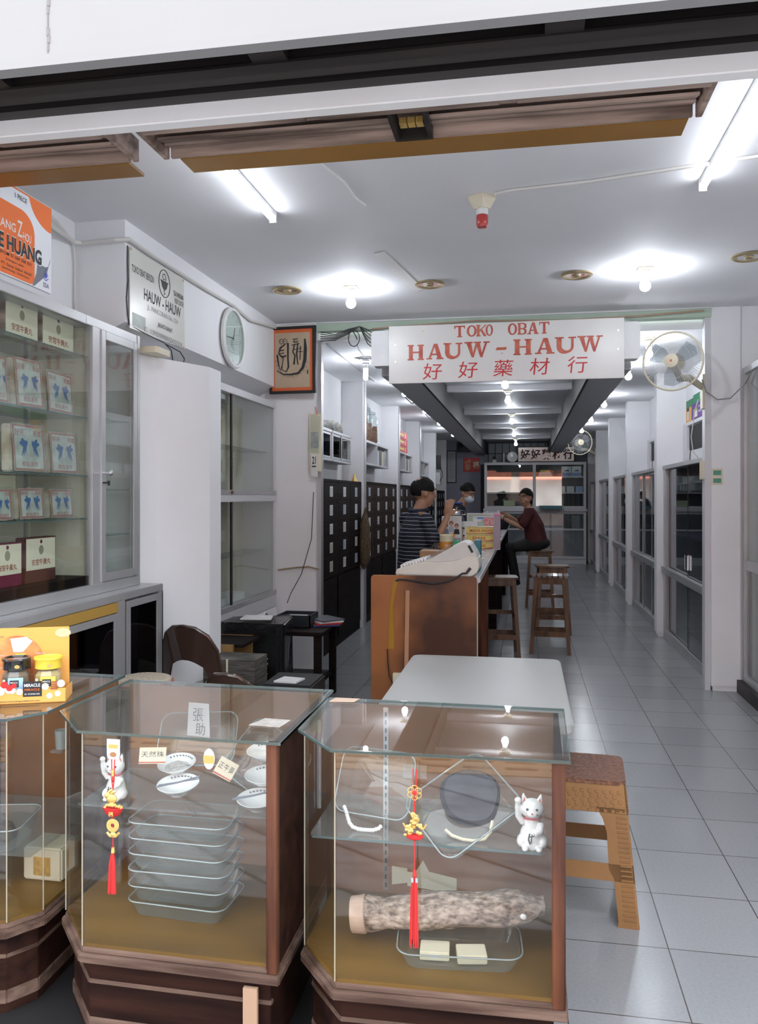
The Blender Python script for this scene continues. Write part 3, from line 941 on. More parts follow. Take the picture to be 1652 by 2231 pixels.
# framed calligraphy on the pier
t = thing('framed_calligraphy', 'black framed brush calligraphy on tan paper with an orange mount', 'picture', (-1.98, 6.72, 2.46))
pl = Pl((-1.985, 6.765, 2.745), (1, -0.06, 0), ZU)
b = MB()
for a0, a1, b0, b1 in ((-0.21, 0.21, -0.29, -0.268), (-0.21, 0.21, 0.268, 0.29), (-0.21, -0.192, -0.29, 0.29), (0.185, 0.21, -0.29, 0.29)):
    b.rect(pl, a0, a1, b0, b1, 0.03)
build('frame', b, M['black'], t)
build('mount', MB().rect(pl, -0.192, 0.186, -0.268, 0.268, 0.006, 0.004), mat('orange_mount', (0.66, 0.13, 0.035), 0.6), t)
build('paper', MB().rect(pl, -0.165, 0.155, -0.238, 0.238, 0.002, 0.011), mat('tan_paper', (0.46, 0.35, 0.24), 0.7, var=0.05, scale=8), t)
b = MB(); k = dict(t=0.001, n0=0.0135)
def S2(pts, w): b.stroke(pl, pts, w, **k)
for cx in (-0.105, -0.07):
    b.tube([pl.p(cx + 0.018 * math.cos(q * PI / 6), 0.165 + 0.022 * math.sin(q * PI / 6), 0.014) for q in range(12)], 0.0025, 4, closed=True)
    S2([(cx - 0.01, 0.165), (cx + 0.008, 0.165)], 0.004)
S2([(-0.07, 0.14), (-0.115, 0.11), (-0.13, 0.06), (-0.10, 0.03), (-0.06, 0.04)], [0.01, 0.018, 0.012, 0.018, 0.012])
S2([(-0.12, 0.085), (-0.08, 0.09)], 0.01); S2([(-0.12, 0.06), (-0.08, 0.065)], 0.008)
S2([(-0.045, 0.15), (-0.045, 0.02), (-0.04, -0.06), (-0.06, -0.10), (-0.10, -0.08), (-0.095, -0.02)], [0.018, 0.014, 0.016, 0.012, 0.008, 0.008])
S2([(-0.145, 0.05), (-0.13, -0.04), (-0.115, -0.09), (-0.095, -0.03), (-0.085, 0.04)], [0.016, 0.012, 0.008, 0.006, 0.01])
S2([(0.0, 0.18), (0.045, 0.183)], 0.008); S2([(0.0, 0.16), (0.05, 0.163)], 0.007); S2([(0.015, 0.18), (0.01, 0.15), (0.05, 0.15)], 0.007)
S2([(-0.01, 0.13), (0.06, 0.14)], 0.009); S2([(0.015, 0.13), (0.0, 0.07), (0.02, 0.04)], 0.012); S2([(0.045, 0.14), (0.035, 0.05), (0.045, -0.03), (0.05, -0.04)], [0.012, 0.014, 0.010, 0.012])
S2([(0.02, 0.04), (0.01, -0.04)], [0.012, 0.016]); S2([(0.01, 0.09), (0.08, 0.10)], 0.006); S2([(0.07, 0.12), (0.065, 0.0)], 0.008); S2([(0.03, 0.07), (0.09, 0.07)], 0.006)
S2([(0.11, 0.18), (0.115, 0.10), (0.11, 0.0), (0.09, -0.07), (0.05, -0.115), (-0.02, -0.125), (-0.09, -0.12), (-0.145, -0.09)], [0.012, 0.028, 0.03, 0.024, 0.02, 0.014, 0.01, 0.006])
for q in range(12):
    a = PI * (1.02 + 0.93 * q / 11)
    cx, cy = -0.015 + 0.14 * math.cos(a), 0.0 + 0.14 * math.sin(a)
    b.tube([pl.p(cx + 0.012 * math.cos(z * PI / 3), cy + 0.01 * math.sin(z * PI / 3), 0.014) for z in range(6)], 0.0015, 3, closed=True)
S2([(0.135, -0.09), (0.135, -0.125)], 0.01)
build('brush_writing', b, M['ink'], t)

# licence board on the left beam
t = thing('licence_board', 'cream pharmacy licence board lettered in black with a round snake-and-cup emblem', 'sign', (-2.15, 4.5, 2.50))
XB = -2.152
pl = Pl((XB, 4.485, 2.725), (0, 1, 0), ZU)
build('board', MB().poly(pl, [(-0.355, -0.235), (0.375, -0.22), (0.355, 0.225), (-0.355, 0.215)], 0.006), mat('cream_enamel', (0.66, 0.65, 0.60), 0.3, var=0.03, scale=4), t)
lettering([('TOKO OBAT BERIZIN', -0.20, 0.105, 0.27, 0.040, 0.01), ('TIDAK MENERIMA', 0.275, 0.098, 0.15, 0.032, 0.01), ('RESEP DOKTER', 0.285, 0.055, 0.13, 0.032, 0.01),
           ('HAUW - HAUW', 0.06, -0.005, 0.50, 0.066, 0.02), ('JAKARTA BARAT', 0.085, -0.148, 0.20, 0.034, 0.015)], pl, M['ink'], t, 'black_lettering', 0.0068)
lettering([('JL. PANCORAN No. 32A', 0.06, -0.075, 0.42, 0.036, 0.0), ('SO : 1139/03/0090000/SDK/02/2018', 0.07, -0.205, 0.52, 0.030, 0.0)], pl, M['ink_grey'], t, 'grey_lettering', 0.0068)
b = MB()
b.tube([pl.p(0.075 + 0.075 * math.cos(q * PI / 16), 0.12 + 0.082 * math.sin(q * PI / 16), 0.007) for q in range(32)], 0.0028, 4, closed=True)
b.poly(pl, [(0.03, 0.13), (0.12, 0.13), (0.108, 0.10), (0.088, 0.083), (0.062, 0.083), (0.042, 0.10)], 0.001, 0.0066)
b.rect(pl, 0.022, 0.128, 0.128, 0.135, 0.001, 0.0066)
b.stroke(pl, [(0.078, 0.083), (0.066, 0.073), (0.084, 0.062), (0.068, 0.052)], 0.007, 0.001, 0.0066)
b.stroke(pl, [(0.092, 0.135), (0.095, 0.158), (0.08, 0.178), (0.055, 0.172), (0.05, 0.152), (0.066, 0.142), (0.08, 0.148)], 0.006, 0.001, 0.0066)
build('emblem', b, M['ink'], t)
build('clear_tape', MB().rect(pl, -0.33, -0.17, -0.215, -0.14, 0.0006, 0.0062), thin_glass('clear_tape', ior=1.6, diffuse_haze=0.3, diffuse_haze_col=(0.9, 0.9, 0.9)), t)
b = MB()
for a, c in ((-0.345, 0.205), (0.345, 0.21), (0.355, -0.215)):
    b.disc(pl, a, c, 0.008, 0.004, 0.006)
build('screw', b, M['brass'], t)

# wall clock
t = thing('wall_clock', 'round white wall clock with thin black hands on the left beam', 'clock', (-2.14, 5.78, 2.56))
pl = Pl((-2.156, 5.70, 2.735), (0, 1, 0), ZU)
build('rim', MB().lathe([(0.205, 0.0), (0.222, 0.01), (0.225, 0.03), (0.212, 0.042), (0.200, 0.038), (0.196, 0.02)], pl.p(0, 0), 48, pl.n, closed=True), M['white_plastic'], t, smooth=True)
build('dial', MB().lathe([(0.205, 0.004), (0.203, 0.018), (0.0, 0.018)], pl.p(0, 0), 48, pl.n), mat('clock_dial', (0.68, 0.70, 0.68), 0.4), t)
b = MB()
b.poly(pl, [(-0.03, 0.0), (0.0, -0.03), (0.03, -0.09), (-0.05, -0.06)], 0.0006, 0.0185)
for q in range(12):
    a = q * PI / 6
    b.rect(pl, 0.165 * math.sin(a) - 0.004, 0.165 * math.sin(a) + 0.004, 0.165 * math.cos(a) - 0.010, 0.165 * math.cos(a) + 0.010, 0.0006, 0.0185)
build('dial_marks', b, mat('pale_grey_print', (0.42, 0.45, 0.45), 0.5), t)
b = MB().stroke(pl, [(0.0, -0.015), (0.035, 0.085)], [0.009, 0.003], 0.002, 0.020).stroke(pl, [(0.012, 0.0), (-0.135, -0.008)], [0.007, 0.003], 0.002, 0.022).disc(pl, 0, 0, 0.008, 0.005, 0.019)
build('clock_hands', b, M['ink'], t)
build('cover_glass', MB().disc(pl, 0, 0, 0.2, 0.002, 0.034, n=40), M['glass'], t)

# advertising panel on top of the cabinet
t = thing('advertising_panel', 'orange and white printed advertising panel standing on the glass cabinet at the picture edge', 'sign', (-2.10, 2.95, 2.46))
pl = Pl((-2.085, 2.92, 2.645), (0, 1, 0), ZU)
A1 = 0.345
build('panel', MB().rect(pl, -0.48, A1, -0.185, 0.19, 0.012), mat('glossy_white_print', (0.72, 0.74, 0.78), 0.3), t)
b = MB()
arc = lambda cx, cy, rx, ry, a0, a1, n=10: [(cx + rx * math.cos(math.radians(a0 + (a1 - a0) * i / n)), cy + ry * math.sin(math.radians(a0 + (a1 - a0) * i / n))) for i in range(n + 1)]
b.poly(pl, [(-0.48, -0.18), (0.19, -0.18)] + arc(0.19, -0.15, 0.03, 0.03, -90, 0, 4) + arc(0.12, 0.03, 0.10, 0.085, 0, 90) + [(-0.48, 0.115)], 0.0008, 0.0121)
b.poly(pl, [(0.165, 0.19)] + arc(0.345, 0.21, 0.165, 0.13, 192, 262, 8) + [(A1, 0.082), (A1, 0.19)], 0.0008, 0.0121)
build('orange_print', b, M['orange'], t)
b = MB().poly(pl, [(0.245, -0.055)] + arc(0.29, -0.05, 0.042, 0.03, 195, 345, 6) + [(0.337, -0.035), (0.305, -0.115), (0.22, -0.18), (0.205, -0.182), (0.235, -0.12)], 0.0008, 0.0122)
build('grey_print', b, M['grey_print'], t)
lettering([('HANG', 0.025, 0.022, 0.13, 0.036, 0.01), ('Z', 0.118, 0.030, 0.034, 0.066, 0.01), ('HOU', 0.167, 0.008, 0.058, 0.034, 0.01)], pl, M['paper'], t, 'white_lettering', 0.0132)
lettering([('PIEN TZE HUANG', 0.005, -0.050, 0.54, 0.072, 0.04)], pl, M['paper'], t, 'letter_outline', 0.0131)
lettering([('PIEN TZE HUANG', 0.005, -0.050, 0.53, 0.064, 0.035), ('BPOM TI 184 258 331', 0.09, -0.098, 0.21, 0.014, 0.01), ('Diimpor oleh:', 0.085, -0.121, 0.12, 0.012, 0.0),
           ('PT. Saras Subur Abadi', 0.095, -0.141, 0.20, 0.012, 0.0), ('Semarang - Indonesia', 0.09, -0.160, 0.18, 0.012, 0.0), ('1 PIECE', 0.125, 0.160, 0.08, 0.020, 0.0)], pl, M['ink'], t, 'black_lettering', 0.0138)
b = MB().ball(pl.p(0.303, -0.115, 0.013), 0.002, 0.008, 0.013)
b.stroke(pl, [(0.288, -0.118), (0.303, -0.082), (0.318, -0.118)], 0.003, 0.0008, 0.0122).stroke(pl, [(0.285, -0.125), (0.303, -0.137), (0.321, -0.125)], 0.004, 0.0008, 0.0122)
build('drop_logo', b, mat('royal_blue', (0.02, 0.05, 0.5), 0.4), t)
lettering([('SSA', 0.305, -0.158, 0.045, 0.020, 0.015)], pl, M['ink_blue'], t, 'blue_lettering', 0.0124)
build('edge_strip', MB().rect(pl, -0.48, A1, 0.186, 0.192, 0.013), M['orange'], t)


# fans
def wall_fan(cx, cy, cz, R, wall, label, yaw=0.0, wires=64):
    """round grille facing the street, held by an arm from the pier"""
    t = thing('wall_fan', label, 'fan', wall)
    ax = Vector((math.sin(yaw), -math.cos(yaw), -0.05)).normalized()
    rt = Vector((ax.y, -ax.x, 0)).normalized() * -1
    up = rt.cross(ax).normalized()
    if up.z < 0: up = -up
    C = Vector((cx, cy, cz))
    ring = lambda r, d, n=40: [C + ax * d + (rt * math.cos(2 * PI * q / n) + up * math.sin(2 * PI * q / n)) * r for q in range(n)]
    build('guard_rim', MB().tube(ring(R, 0), R * 0.035, 8, closed=True), M['cream_plastic'], t, smooth=True)
    for sgn, nm in ((1, 'front_grille'), (-1, 'rear_grille')):
        b = MB()
        for q in range(wires):
            a = 2 * PI * q / wires
            pts = []
            for j in range(5):
                r = R * (0.24 + 0.76 * j / 4)
                d = sgn * R * 0.26 * math.cos((j / 4) * PI / 2) ** 0.8
                a2 = a + 0.25 * (1 - j / 4)
                pts.append(C + ax * d + (rt * math.cos(a2) + up * math.sin(a2)) * r)
            b.tube(pts, R * 0.0045, 3)
        b.tube(ring(R * 0.62, sgn * R * 0.19), R * 0.006, 4, closed=True)
        build(nm, b, M['white_plastic'], t)
    build('centre_badge', MB().lathe([(R * 0.24, 0), (R * 0.235, R * 0.03), (R * 0.15, R * 0.05), (0, R * 0.055)], C + ax * R * 0.25, 28, ax), M['cream_plastic'], t, smooth=True)
    pb = Pl(C + ax * (R * 0.25 + R * 0.054), rt, up)
    s = R * 0.035
    build('badge_mark', MB().rect(pb, -s, -s * 0.1, s * 0.1, s).rect(pb, s * 0.1, s, s * 0.1, s).rect(pb, -s, -s * 0.1, -s, -s * 0.1).rect(pb, s * 0.1, s, -s, -s * 0.1), M['red'], t)
    build('hub', MB().cyl(C + ax * R * 0.18, C - ax * R * 0.05, R * 0.17, n=20), mat('clear_blade_plastic', (0.62, 0.64, 0.66), 0.3), t)
    for q in range(3):
        b = MB()
        a = 2 * PI * q / 3 + 0.6
        e1 = rt * math.cos(a) + up * math.sin(a); e2 = ax.cross(e1)
        P_ = lambda r, w, d: C + e1 * (R * r) + e2 * (R * w) + ax * (R * d)
        bl = [P_(0.12, -0.12, 0.1), P_(0.4, -0.30, 0.12), P_(0.78, -0.34, 0.10), P_(0.86, -0.05, 0.03), P_(0.74, 0.28, -0.06), P_(0.4, 0.20, -0.05), P_(0.12, 0.10, 0.0)]
        vs = [b.bm.verts.new(p) for p in bl] + [b.bm.verts.new(p - ax * R * 0.015) for p in bl]
        n = len(bl)
        b.bm.faces.new(vs[:n]); b.bm.faces.new(vs[n:][::-1])
        for i in range(n):
            b.bm.faces.new((vs[i], vs[(i + 1) % n], vs[n + (i + 1) % n], vs[n + i]))
        build('blade', b, thin_glass('clear_blade', tint=(0.75, 0.78, 0.80), diffuse_haze=0.12, diffuse_haze_col=(0.7, 0.72, 0.74)), t)
    mc = C - ax * R * 0.45
    build('motor_housing', MB().lathe([(R * 0.2, R * 0.25), (R * 0.3, R * 0.15), (R * 0.3, -R * 0.15), (R * 0.2, -R * 0.25), (0, -R * 0.28)], mc, 20, -ax), M['cream_plastic'], t, smooth=True)
    w = Vector(wall)
    build('arm', MB().tube([mc - up * R * 0.2, mc - up * R * 0.42 + (w - mc) * 0.15, (mc + w) / 2 - up * R * 0.1, w], [R * 0.12, R * 0.13, R * 0.13, R * 0.12], 10), M['cream_plastic'], t, smooth=True)
    build('wall_bracket', MB().rbox(w.x - 0.005, w.x + 0.015, w.y - 0.045, w.y + 0.045, w.z - R * 0.8, w.z + R * 0.45, 0.006), M['cream_plastic'], t)
    return t


wall_fan(1.115, 6.50, 2.600, 0.222, (1.412, 6.915, 2.45), 'large cream wall fan on the near pier beside the red lettered sign', yaw=-0.38)
wall_fan(1.05, 16.2, 2.62, 0.24, (1.43, 16.6 + 0.7, 2.45), 'small far wall fan near the gilt Chinese signboard', yaw=0.25, wires=28)
single('fan_cord', MB().tube([(1.40, 6.85, 2.50), (1.42, 6.80, 2.40), (1.50, 6.78, 2.33), (1.60, 6.79, 2.34), (1.70, 6.74, 2.45), (1.71, 6.5, 2.56), (1.72, 6.2, 2.60)], 0.006), mat('grey_cord', (0.3, 0.3, 0.28), 0.5),
       'grey cord looping from the near wall fan over the white pier', 'cord', (1.4, 6.85, 2.5))
b = MB().tube([(1.40, 7.0, 2.36), (1.37, 7.0, 2.25), (1.345, 7.0, 2.05), (1.36, 7.0, 1.93), (1.40, 7.0, 1.88), (1.435, 6.95, 1.86)], 0.004)
single('pull_cord', b, M['cable_white'], 'thin cord hanging from the fan down to the wall switch', 'cord', (1.4, 7.0, 2.36))
# switch and sticker on the right pier
single('wall_switch', MB().box(1.405, 1.43, 6.88, 6.98, 1.70, 1.85), M['cream_plastic'], 'narrow cream wall switch on the edge of the right pier', 'switch', (1.41, 6.9, 1.70), bevel=0.003)
t = thing('wall_sticker', 'small cream and green sticker low on the white right pier', 'sticker', (1.51, YH - 0.003, 1.66))
pl = Pl((1.512, YH - 0.001, 1.72), XR, ZU)
build('paper', MB().rect(pl, -0.042, 0.042, -0.065, 0.065, 0.002), M['card'], t)
build('green_print', MB().rect(pl, -0.03, 0.03, 0.012, 0.05, 0.0006, 0.0021).rect(pl, -0.03, 0.03, -0.05, -0.014, 0.0006, 0.0021), mat('faded_green', (0.10, 0.30, 0.22), 0.5), t)
# ================================================================== LEFT GLASS CABINETS
def frame_rect(b, pl, a0, a1, c0, c1, w, t, n0=0.0, wt=None):
    """four bars of a rectangular frame on a face"""
    b.rect(pl, a0, a0 + w, c0, c1, t, n0).rect(pl, a1 - w, a1, c0, c1, t, n0)
    b.rect(pl, a0 + w, a1 - w, c0, c0 + (wt or w), t, n0).rect(pl, a0 + w, a1 - w, c1 - (wt or w), c1, t, n0)


XC = -2.10
CY0, CY1, CZ0, CZ1 = 2.45, 4.15, 1.075, 2.445
t = thing('display_cabinet', 'tall aluminium-framed glass wall cabinet with glass shelves of boxed remedies', 'cabinet', (-2.28, 3.3, CZ0))
b = MB().box(-2.455, XC, CY0, CY1, CZ1 - 0.045, CZ1).box(-2.455, XC + 0.005, CY0, CY1, CZ0, CZ0 + 0.05)
b.box(XC - 0.04, XC, 3.66, 3.72, CZ0, CZ1).box(XC - 0.03, XC + 0.004, CY1 - 0.03, CY1, CZ0, CZ1)
b.box(XC - 0.03, XC, CY0, CY0 + 0.05, CZ0, CZ1).box(XC - 0.035, XC - 0.002, 3.70, 3.765, CZ0, CZ1).box(-2.455, XC + 0.001, 3.60, 3.80, CZ1 - 0.044, CZ1 - 0.001)
build('frame', b, M['alu'], t, bevel=0.002)
build('back_panel', MB().box(-2.458, -2.45, CY0, CY1, CZ0, CZ1), M['cream'], t)
build('partition', MB().box(-2.45, XC - 0.045, 3.68, 3.70, CZ0 + 0.05, CZ1 - 0.045), M['cream'], t)
build('window_pane', MB().box(XC - 0.018, XC - 0.013, CY0 + 0.05, 3.66, CZ0 + 0.05, CZ1 - 0.045), M['glass'], t)
for z in (2.250, 1.950, 1.665, 1.455):
    o = build('glass_shelf', MB().box(-2.44, XC - 0.03, CY0 + 0.02, 3.66, z - 0.006, z), M['dish_glass'], t)
    build('polished_edge', MB().box(XC - 0.031, XC - 0.027, CY0 + 0.02, 3.66, z - 0.006, z), M['edge_glass'], o)
build('lower_shelf', MB().box(-2.44, XC - 0.02, CY0 + 0.02, 3.66, CZ0 + 0.05, CZ0 + 0.095), M['dark_wood'], t)
for y in (3.05, 3.62):
    build('slotted_rail', MB().box(-2.449, -2.438, y, y + 0.02, CZ0 + 0.1, CZ1 - 0.06), M['alu'], t)
d = build('door', MB(), M['alu'], t) if False else None
b = MB()
pl = Pl((XC, 3.74, CZ0 + 0.055), (0, 1, 0), ZU)
frame_rect(b, pl, 0, 0.38, 0, CZ1 - CZ0 - 0.10, 0.042, 0.016, -0.012)
d = build('door', b, M['alu'], t, bevel=0.002)
build('door_pane', MB().rect(pl, 0.042, 0.338, 0.042, CZ1 - CZ0 - 0.142, 0.004, -0.004), M['glass'], d)
build('knob', MB().lathe([(0.006, 0), (0.006, 0.02), (0.014, 0.026), (0.015, 0.036), (0.008, 0.042), (0, 0.043)], pl.p(0.03, 0.55, 0.004), 16, pl.n), M['chrome'], d, smooth=True)
build('key', MB().cyl(pl.p(0.012, 0.50, 0.004), pl.p(0.012, 0.50, 0.03), 0.004).box(-0.002, 0.002, -0.009, 0.009, -0.012, 0.012, Matrix.Translation(pl.p(0.012, 0.498, 0.036))), M['dark_metal'], d)
for z in (1.97, 1.60, 1.36):
    build('side_shelf', MB().box(-2.44, XC - 0.04, 3.71, 4.11, z - 0.006, z), M['dish_glass'], t)


# boxed remedies ("plaques") on the top and bottom shelves
def remedy_box(x, y0, y1, z0, z1, label, base=None, rot=0.0, hand='安宮牛黃丸'):
    t = thing('remedy_box', label, 'box', (x - 0.02, (y0 + y1) / 2, z0), 'cream remedy boxes with brown edges')
    build('carton', MB().box(x - 0.05, x, y0, y1, z0, z1), M['old_wood'] if base is None else base, t, bevel=0.002)
    pl = Pl((x, (y0 + y1) / 2, (z0 + z1) / 2), (0, 1, 0), ZU)
    w, h = (y1 - y0), (z1 - z0)
    lo = -h / 2 + h * (0.07 if base is None else 0.28)
    build('face_card', MB().rect(pl, -w / 2 + 0.006, w / 2 - 0.006, lo, h / 2 - 0.006, 0.001), M['card'], t)
    cz = (lo + h / 2) / 2
    hh = h / 2 - lo
    build('seal_print', MB().disc(pl, 0, cz + hh * 0.10, 0.018, 0.0006, 0.0011, ry=0.022), mat('olive_seal', (0.30, 0.27, 0.17), 0.5), t)
    build('crest_print', MB().disc(pl, 0, cz + hh * 0.36, 0.009, 0.0006, 0.0011), M['maroon'], t)
    lettering([(hand, 0, cz - hh * 0.27, w * 0.62, hh * 0.20, 0.015)], pl, mat('rust_print', (0.30, 0.05, 0.02), 0.5), t, n0=0.0015)
    return t


XF = -2.19
remedy_box(XF, 3.105, 3.345, 2.250, 2.425, 'cream remedy box on the top shelf nearer the picture edge')
remedy_box(XF, 3.375, 3.640, 2.250, 2.418, 'cream remedy box on the top shelf next to the steel post')
mb_ = mat('maroon_carton', (0.10, 0.03, 0.025), 0.5)
remedy_box(XF, 3.02, 3.225, CZ0 + 0.095, 1.36, 'cream and purple remedy box on the bottom shelf, cut by the picture edge', M['maroon'])
remedy_box(XF, 3.25, 3.485, CZ0 + 0.095, 1.375, 'cream and dark brown remedy box on the bottom shelf, the whole one', mb_)
remedy_box(XF - 0.12, 3.07, 3.36, 1.456, 1.675 - 0.012, 'cream remedy box standing behind the small swallow packets')
M['pack_paper'] = mat('creased_cream_print_sheet', (0.50, 0.46, 0.41), 0.6, rgb2=(0.72, 0.70, 0.66), scale=22)
film = thin_glass('crinkled_cellophane', ior=1.5, rough=0.12, diffuse_haze=0.05, diffuse_haze_col=(0.8, 0.8, 0.82))


def bird(b, pl, cx, cy, s, flip):
    f = -1 if flip else 1
    for pts in ([(-0.75, -0.95), (-0.35, 0.1), (0.0, 0.62), (0.32, 0.78), (0.42, 0.45), (0.1, -0.1)], [(0.25, 0.3), (-0.75, 0.66), (-1.0, 0.40), (-0.1, -0.1)],
                [(0.2, 0.55), (-0.5, 1.0), (-0.65, 0.80), (0.0, 0.15)], [(-0.1, -0.1), (-0.45, -1.1), (0.15, 0.1)], [(0.05, 0.0), (0.0, -0.8), (0.22, 0.2)]):
        b.poly(pl, [(cx + f * s * p[0], cy + s * p[1]) for p in (pts if not flip else pts[::-1])], 0.0006, 0.004)


def swallow_pack(x, y0, y1, z0, z1, label, tilt=0.0, dark=False):
    t = thing('swallow_packet', label, 'packet', (x, (y0 + y1) / 2, z0), 'cellophane packets printed with two blue swallows')
    w, h = y1 - y0, z1 - z0
    pl = Pl((x, (y0 + y1) / 2, (z0 + z1) / 2), (0, 1, tilt), (-0.08, 0, 1))
    b = MB().box(x - 0.055, x - 0.006, y0 + 0.012, y1 - 0.012, z0 + 0.004, z1 - 0.012)
    b.jitter(0.008, 14)
    build('contents', b, mat('pale_birds_nest', (0.62, 0.57, 0.48), 0.7, rgb2=(0.36, 0.27, 0.19), scale=14), t, bevel=0.006)
    build('printed_sheet', MB().rect(pl, -w / 2 + 0.01, w / 2 - 0.01, -h / 2 + 0.006, h / 2 - 0.008, 0.001, 0.002), M['pack_paper'], t)
    b = MB(); frame_rect(b, pl, -w / 2 + 0.012, w / 2 - 0.012, -h / 2 + 0.008, h / 2 - 0.01, 0.009, 0.0006, 0.003)
    build('red_border', b, mat('faded_red_print', (0.50, 0.16, 0.12), 0.6), t)
    b = MB(); bird(b, pl, -0.022 * w / 0.2, 0.0, 0.034 * w / 0.2, False); bird(b, pl, 0.030 * w / 0.2, 0.0, 0.034 * w / 0.2, True)
    build('swallow_print', b, M['blue_print'], t)
    lettering([('好好', -w * 0.26, h * 0.30, w * 0.26, h * 0.12, 0.01), ('燕窩', w * 0.26, h * 0.30, w * 0.24, h * 0.12, 0.01), ('雅加達市', 0, -h * 0.33, w * 0.5, h * 0.11, 0.01)], pl, mat('rust_red_print', (0.45, 0.09, 0.07), 0.6), t, n0=0.0035)
    b = MB().poly(pl, [(-w / 2, -h / 2), (w / 2, -h / 2 + 0.004), (w / 2 - 0.003, h / 2), (-w / 2 + 0.004, h / 2 - 0.003)], 0.0008, 0.008)
    build('cellophane', b, film, t)


swallow_pack(XF + 0.02, 3.00, 3.10, 1.951, 2.16, 'swallow packet on the second shelf, mostly beyond the picture edge')
swallow_pack(XF + 0.03, 3.125, 3.335, 1.951, 2.175, 'large swallow packet on the second shelf, further from the steel post', 0.02)
swallow_pack(XF + 0.02, 3.375, 3.60, 1.951, 2.155, 'large swallow packet on the second shelf, next to the steel post', -0.03)
swallow_pack(XF + 0.03, 3.105, 3.35, 1.666, 1.885, 'large swallow packet on the third shelf, further from the steel post')
swallow_pack(XF + 0.02, 3.40, 3.64, 1.666, 1.872, 'large swallow packet on the third shelf with the crispest red border', 0.01)
swallow_pack(XF + 0.03, 2.98, 3.115, 1.456, 1.60, 'small swallow packet on the fourth shelf cut by the picture edge')
swallow_pack(XF + 0.03, 3.15, 3.345, 1.456, 1.605, 'small swallow packet on the fourth shelf, middle of the three')
swallow_pack(XF + 0.02, 3.40, 3.60, 1.456, 1.603, 'small swallow packet on the fourth shelf, next to the steel post')
# figurine in the door compartment
t = thing('robed_figurine', 'small painted figurine in blue and orange behind the narrow cabinet door', 'figurine', (-2.25, 3.87, 1.97))
build('robe', MB().lathe([(0.035, 1.97), (0.038, 2.0), (0.028, 2.05), (0.022, 2.10), (0.0, 2.12)], (-2.25, 3.87, 0), 12), M['blue_print'], t, smooth=True)
build('head', MB().ball((-2.25, 3.87, 2.135), 0.02), M['card'], t, smooth=True)
build('sash', MB().tube([(-2.225, 3.85, 2.02), (-2.22, 3.87, 2.07), (-2.23, 3.89, 2.12), (-2.25, 3.90, 2.17)], 0.012), M['orange'], t)
b = MB()
for q in range(5):
    b.ball((-2.22, 3.95, 1.978 + q * 0.014), 0.008, n=8)
single('bead_string', b, M['gold'], 'little stack of gold beads beside the blue figurine', 'beads', (-2.22, 3.95, 1.97))

# lower cabinet
XL = -2.0
t = thing('base_cabinet', 'low aluminium and yellow-edged cabinet with dark glass doors under the display cabinet', 'cabinet', (-2.2, 3.3, 0))
b = MB().box(-2.455, XL, 2.45, 4.235, 1.035, 1.074)
build('top_board', b, M['alu'], t, bevel=0.003)
b = MB().box(XL - 0.03, XL, 2.45, 2.50, 0, 1.035).box(XL - 0.03, XL, 3.72, 3.80, 0, 1.035).box(XL - 0.03, XL, 4.19, 4.235, 0, 1.035).box(-2.455, XL, 4.22, 4.235, 0, 1.035)
b.box(XL - 0.03, XL, 2.45, 4.235, 0, 0.08)
build('frame', b, M['alu'], t, bevel=0.002)
build('yellow_edge', MB().box(XL - 0.028, XL + 0.004, 2.5, 3.72, 0.985, 1.033), mat('mustard_laminate', (0.42, 0.25, 0.055), 0.4), t)
build('back_panel', MB().box(-2.455, -2.44, 2.45, 4.22, 0, 1.035), M['black'], t)
build('floor_panel', MB().box(-2.44, XL - 0.03, 2.45, 4.22, 0.0, 0.08), M['black'], t)
for y0, y1 in ((2.5, 3.72), (3.82, 4.19)):
    b = MB(); pl = Pl((XL, y0, 0.08), (0, 1, 0), ZU)
    frame_rect(b, pl, 0, y1 - y0, 0, 0.90 if y0 < 3 else 0.945, 0.035, 0.012, -0.01)
    d = build('door', b, M['alu'], t, bevel=0.001)
    build('dark_pane', MB().rect(pl, 0.035, y1 - y0 - 0.035, 0.035, 0.865 if y0 < 3 else 0.91, 0.004, -0.006), M['smoke_glass'], d)
build('inner_shelf', MB().box(-2.44, -2.1, 2.5, 4.2, 0.5, 0.52), M['dark_wood'], t)

# second wall cabinet under the sloping soffit
XW = -2.165
t = thing('wall_cabinet', 'white-framed built-in wall cabinet with sliding glass doors between white pillar and pier', 'cabinet', (-2.3, 5.8, 0.66))
Y0, Y1 = 4.93, 6.80
b = MB().box(-2.455, XW + 0.01, Y0, Y1, 2.33, 2.385).box(-2.455, XW + 0.012, Y0, Y1, 1.52, 1.575).box(-2.455, XW + 0.012, Y0, Y1, 0.60, 0.71)
b.box(-2.455, XW, Y1 - 0.03, Y1, 0.60, 2.385).box(XW - 0.02, XW, Y0, Y0 + 0.03, 0.6, 2.385)
build('frame', b, M['white_frame'], t, bevel=0.003)
build('rail', MB().box(XW - 0.05, XW + 0.015, Y0, Y1, 1.575, 1.61).box(XW - 0.05, XW + 0.015, Y0, Y1, 0.71, 0.745), M['alu'], t, bevel=0.001)
build('back_panel', MB().box(-2.458, -2.45, Y0, Y1, 0.6, 2.385), M['cream'], t)
for z0, z1 in ((1.61, 2.33), (0.745, 1.52)):
    p = build('sliding_pane', MB().box(XW - 0.012, XW - 0.007, 5.75, Y1 - 0.03, z0, z1), M['glass'], t)
    build('edge_profile', MB().box(XW - 0.016, XW - 0.003, 5.75, 5.775, z0, z1), M['dark_metal'], p)
    p = build('sliding_pane', MB().box(XW - 0.032, XW - 0.027, Y0 + 0.03, 5.80, z0, z1), M['glass'], t)
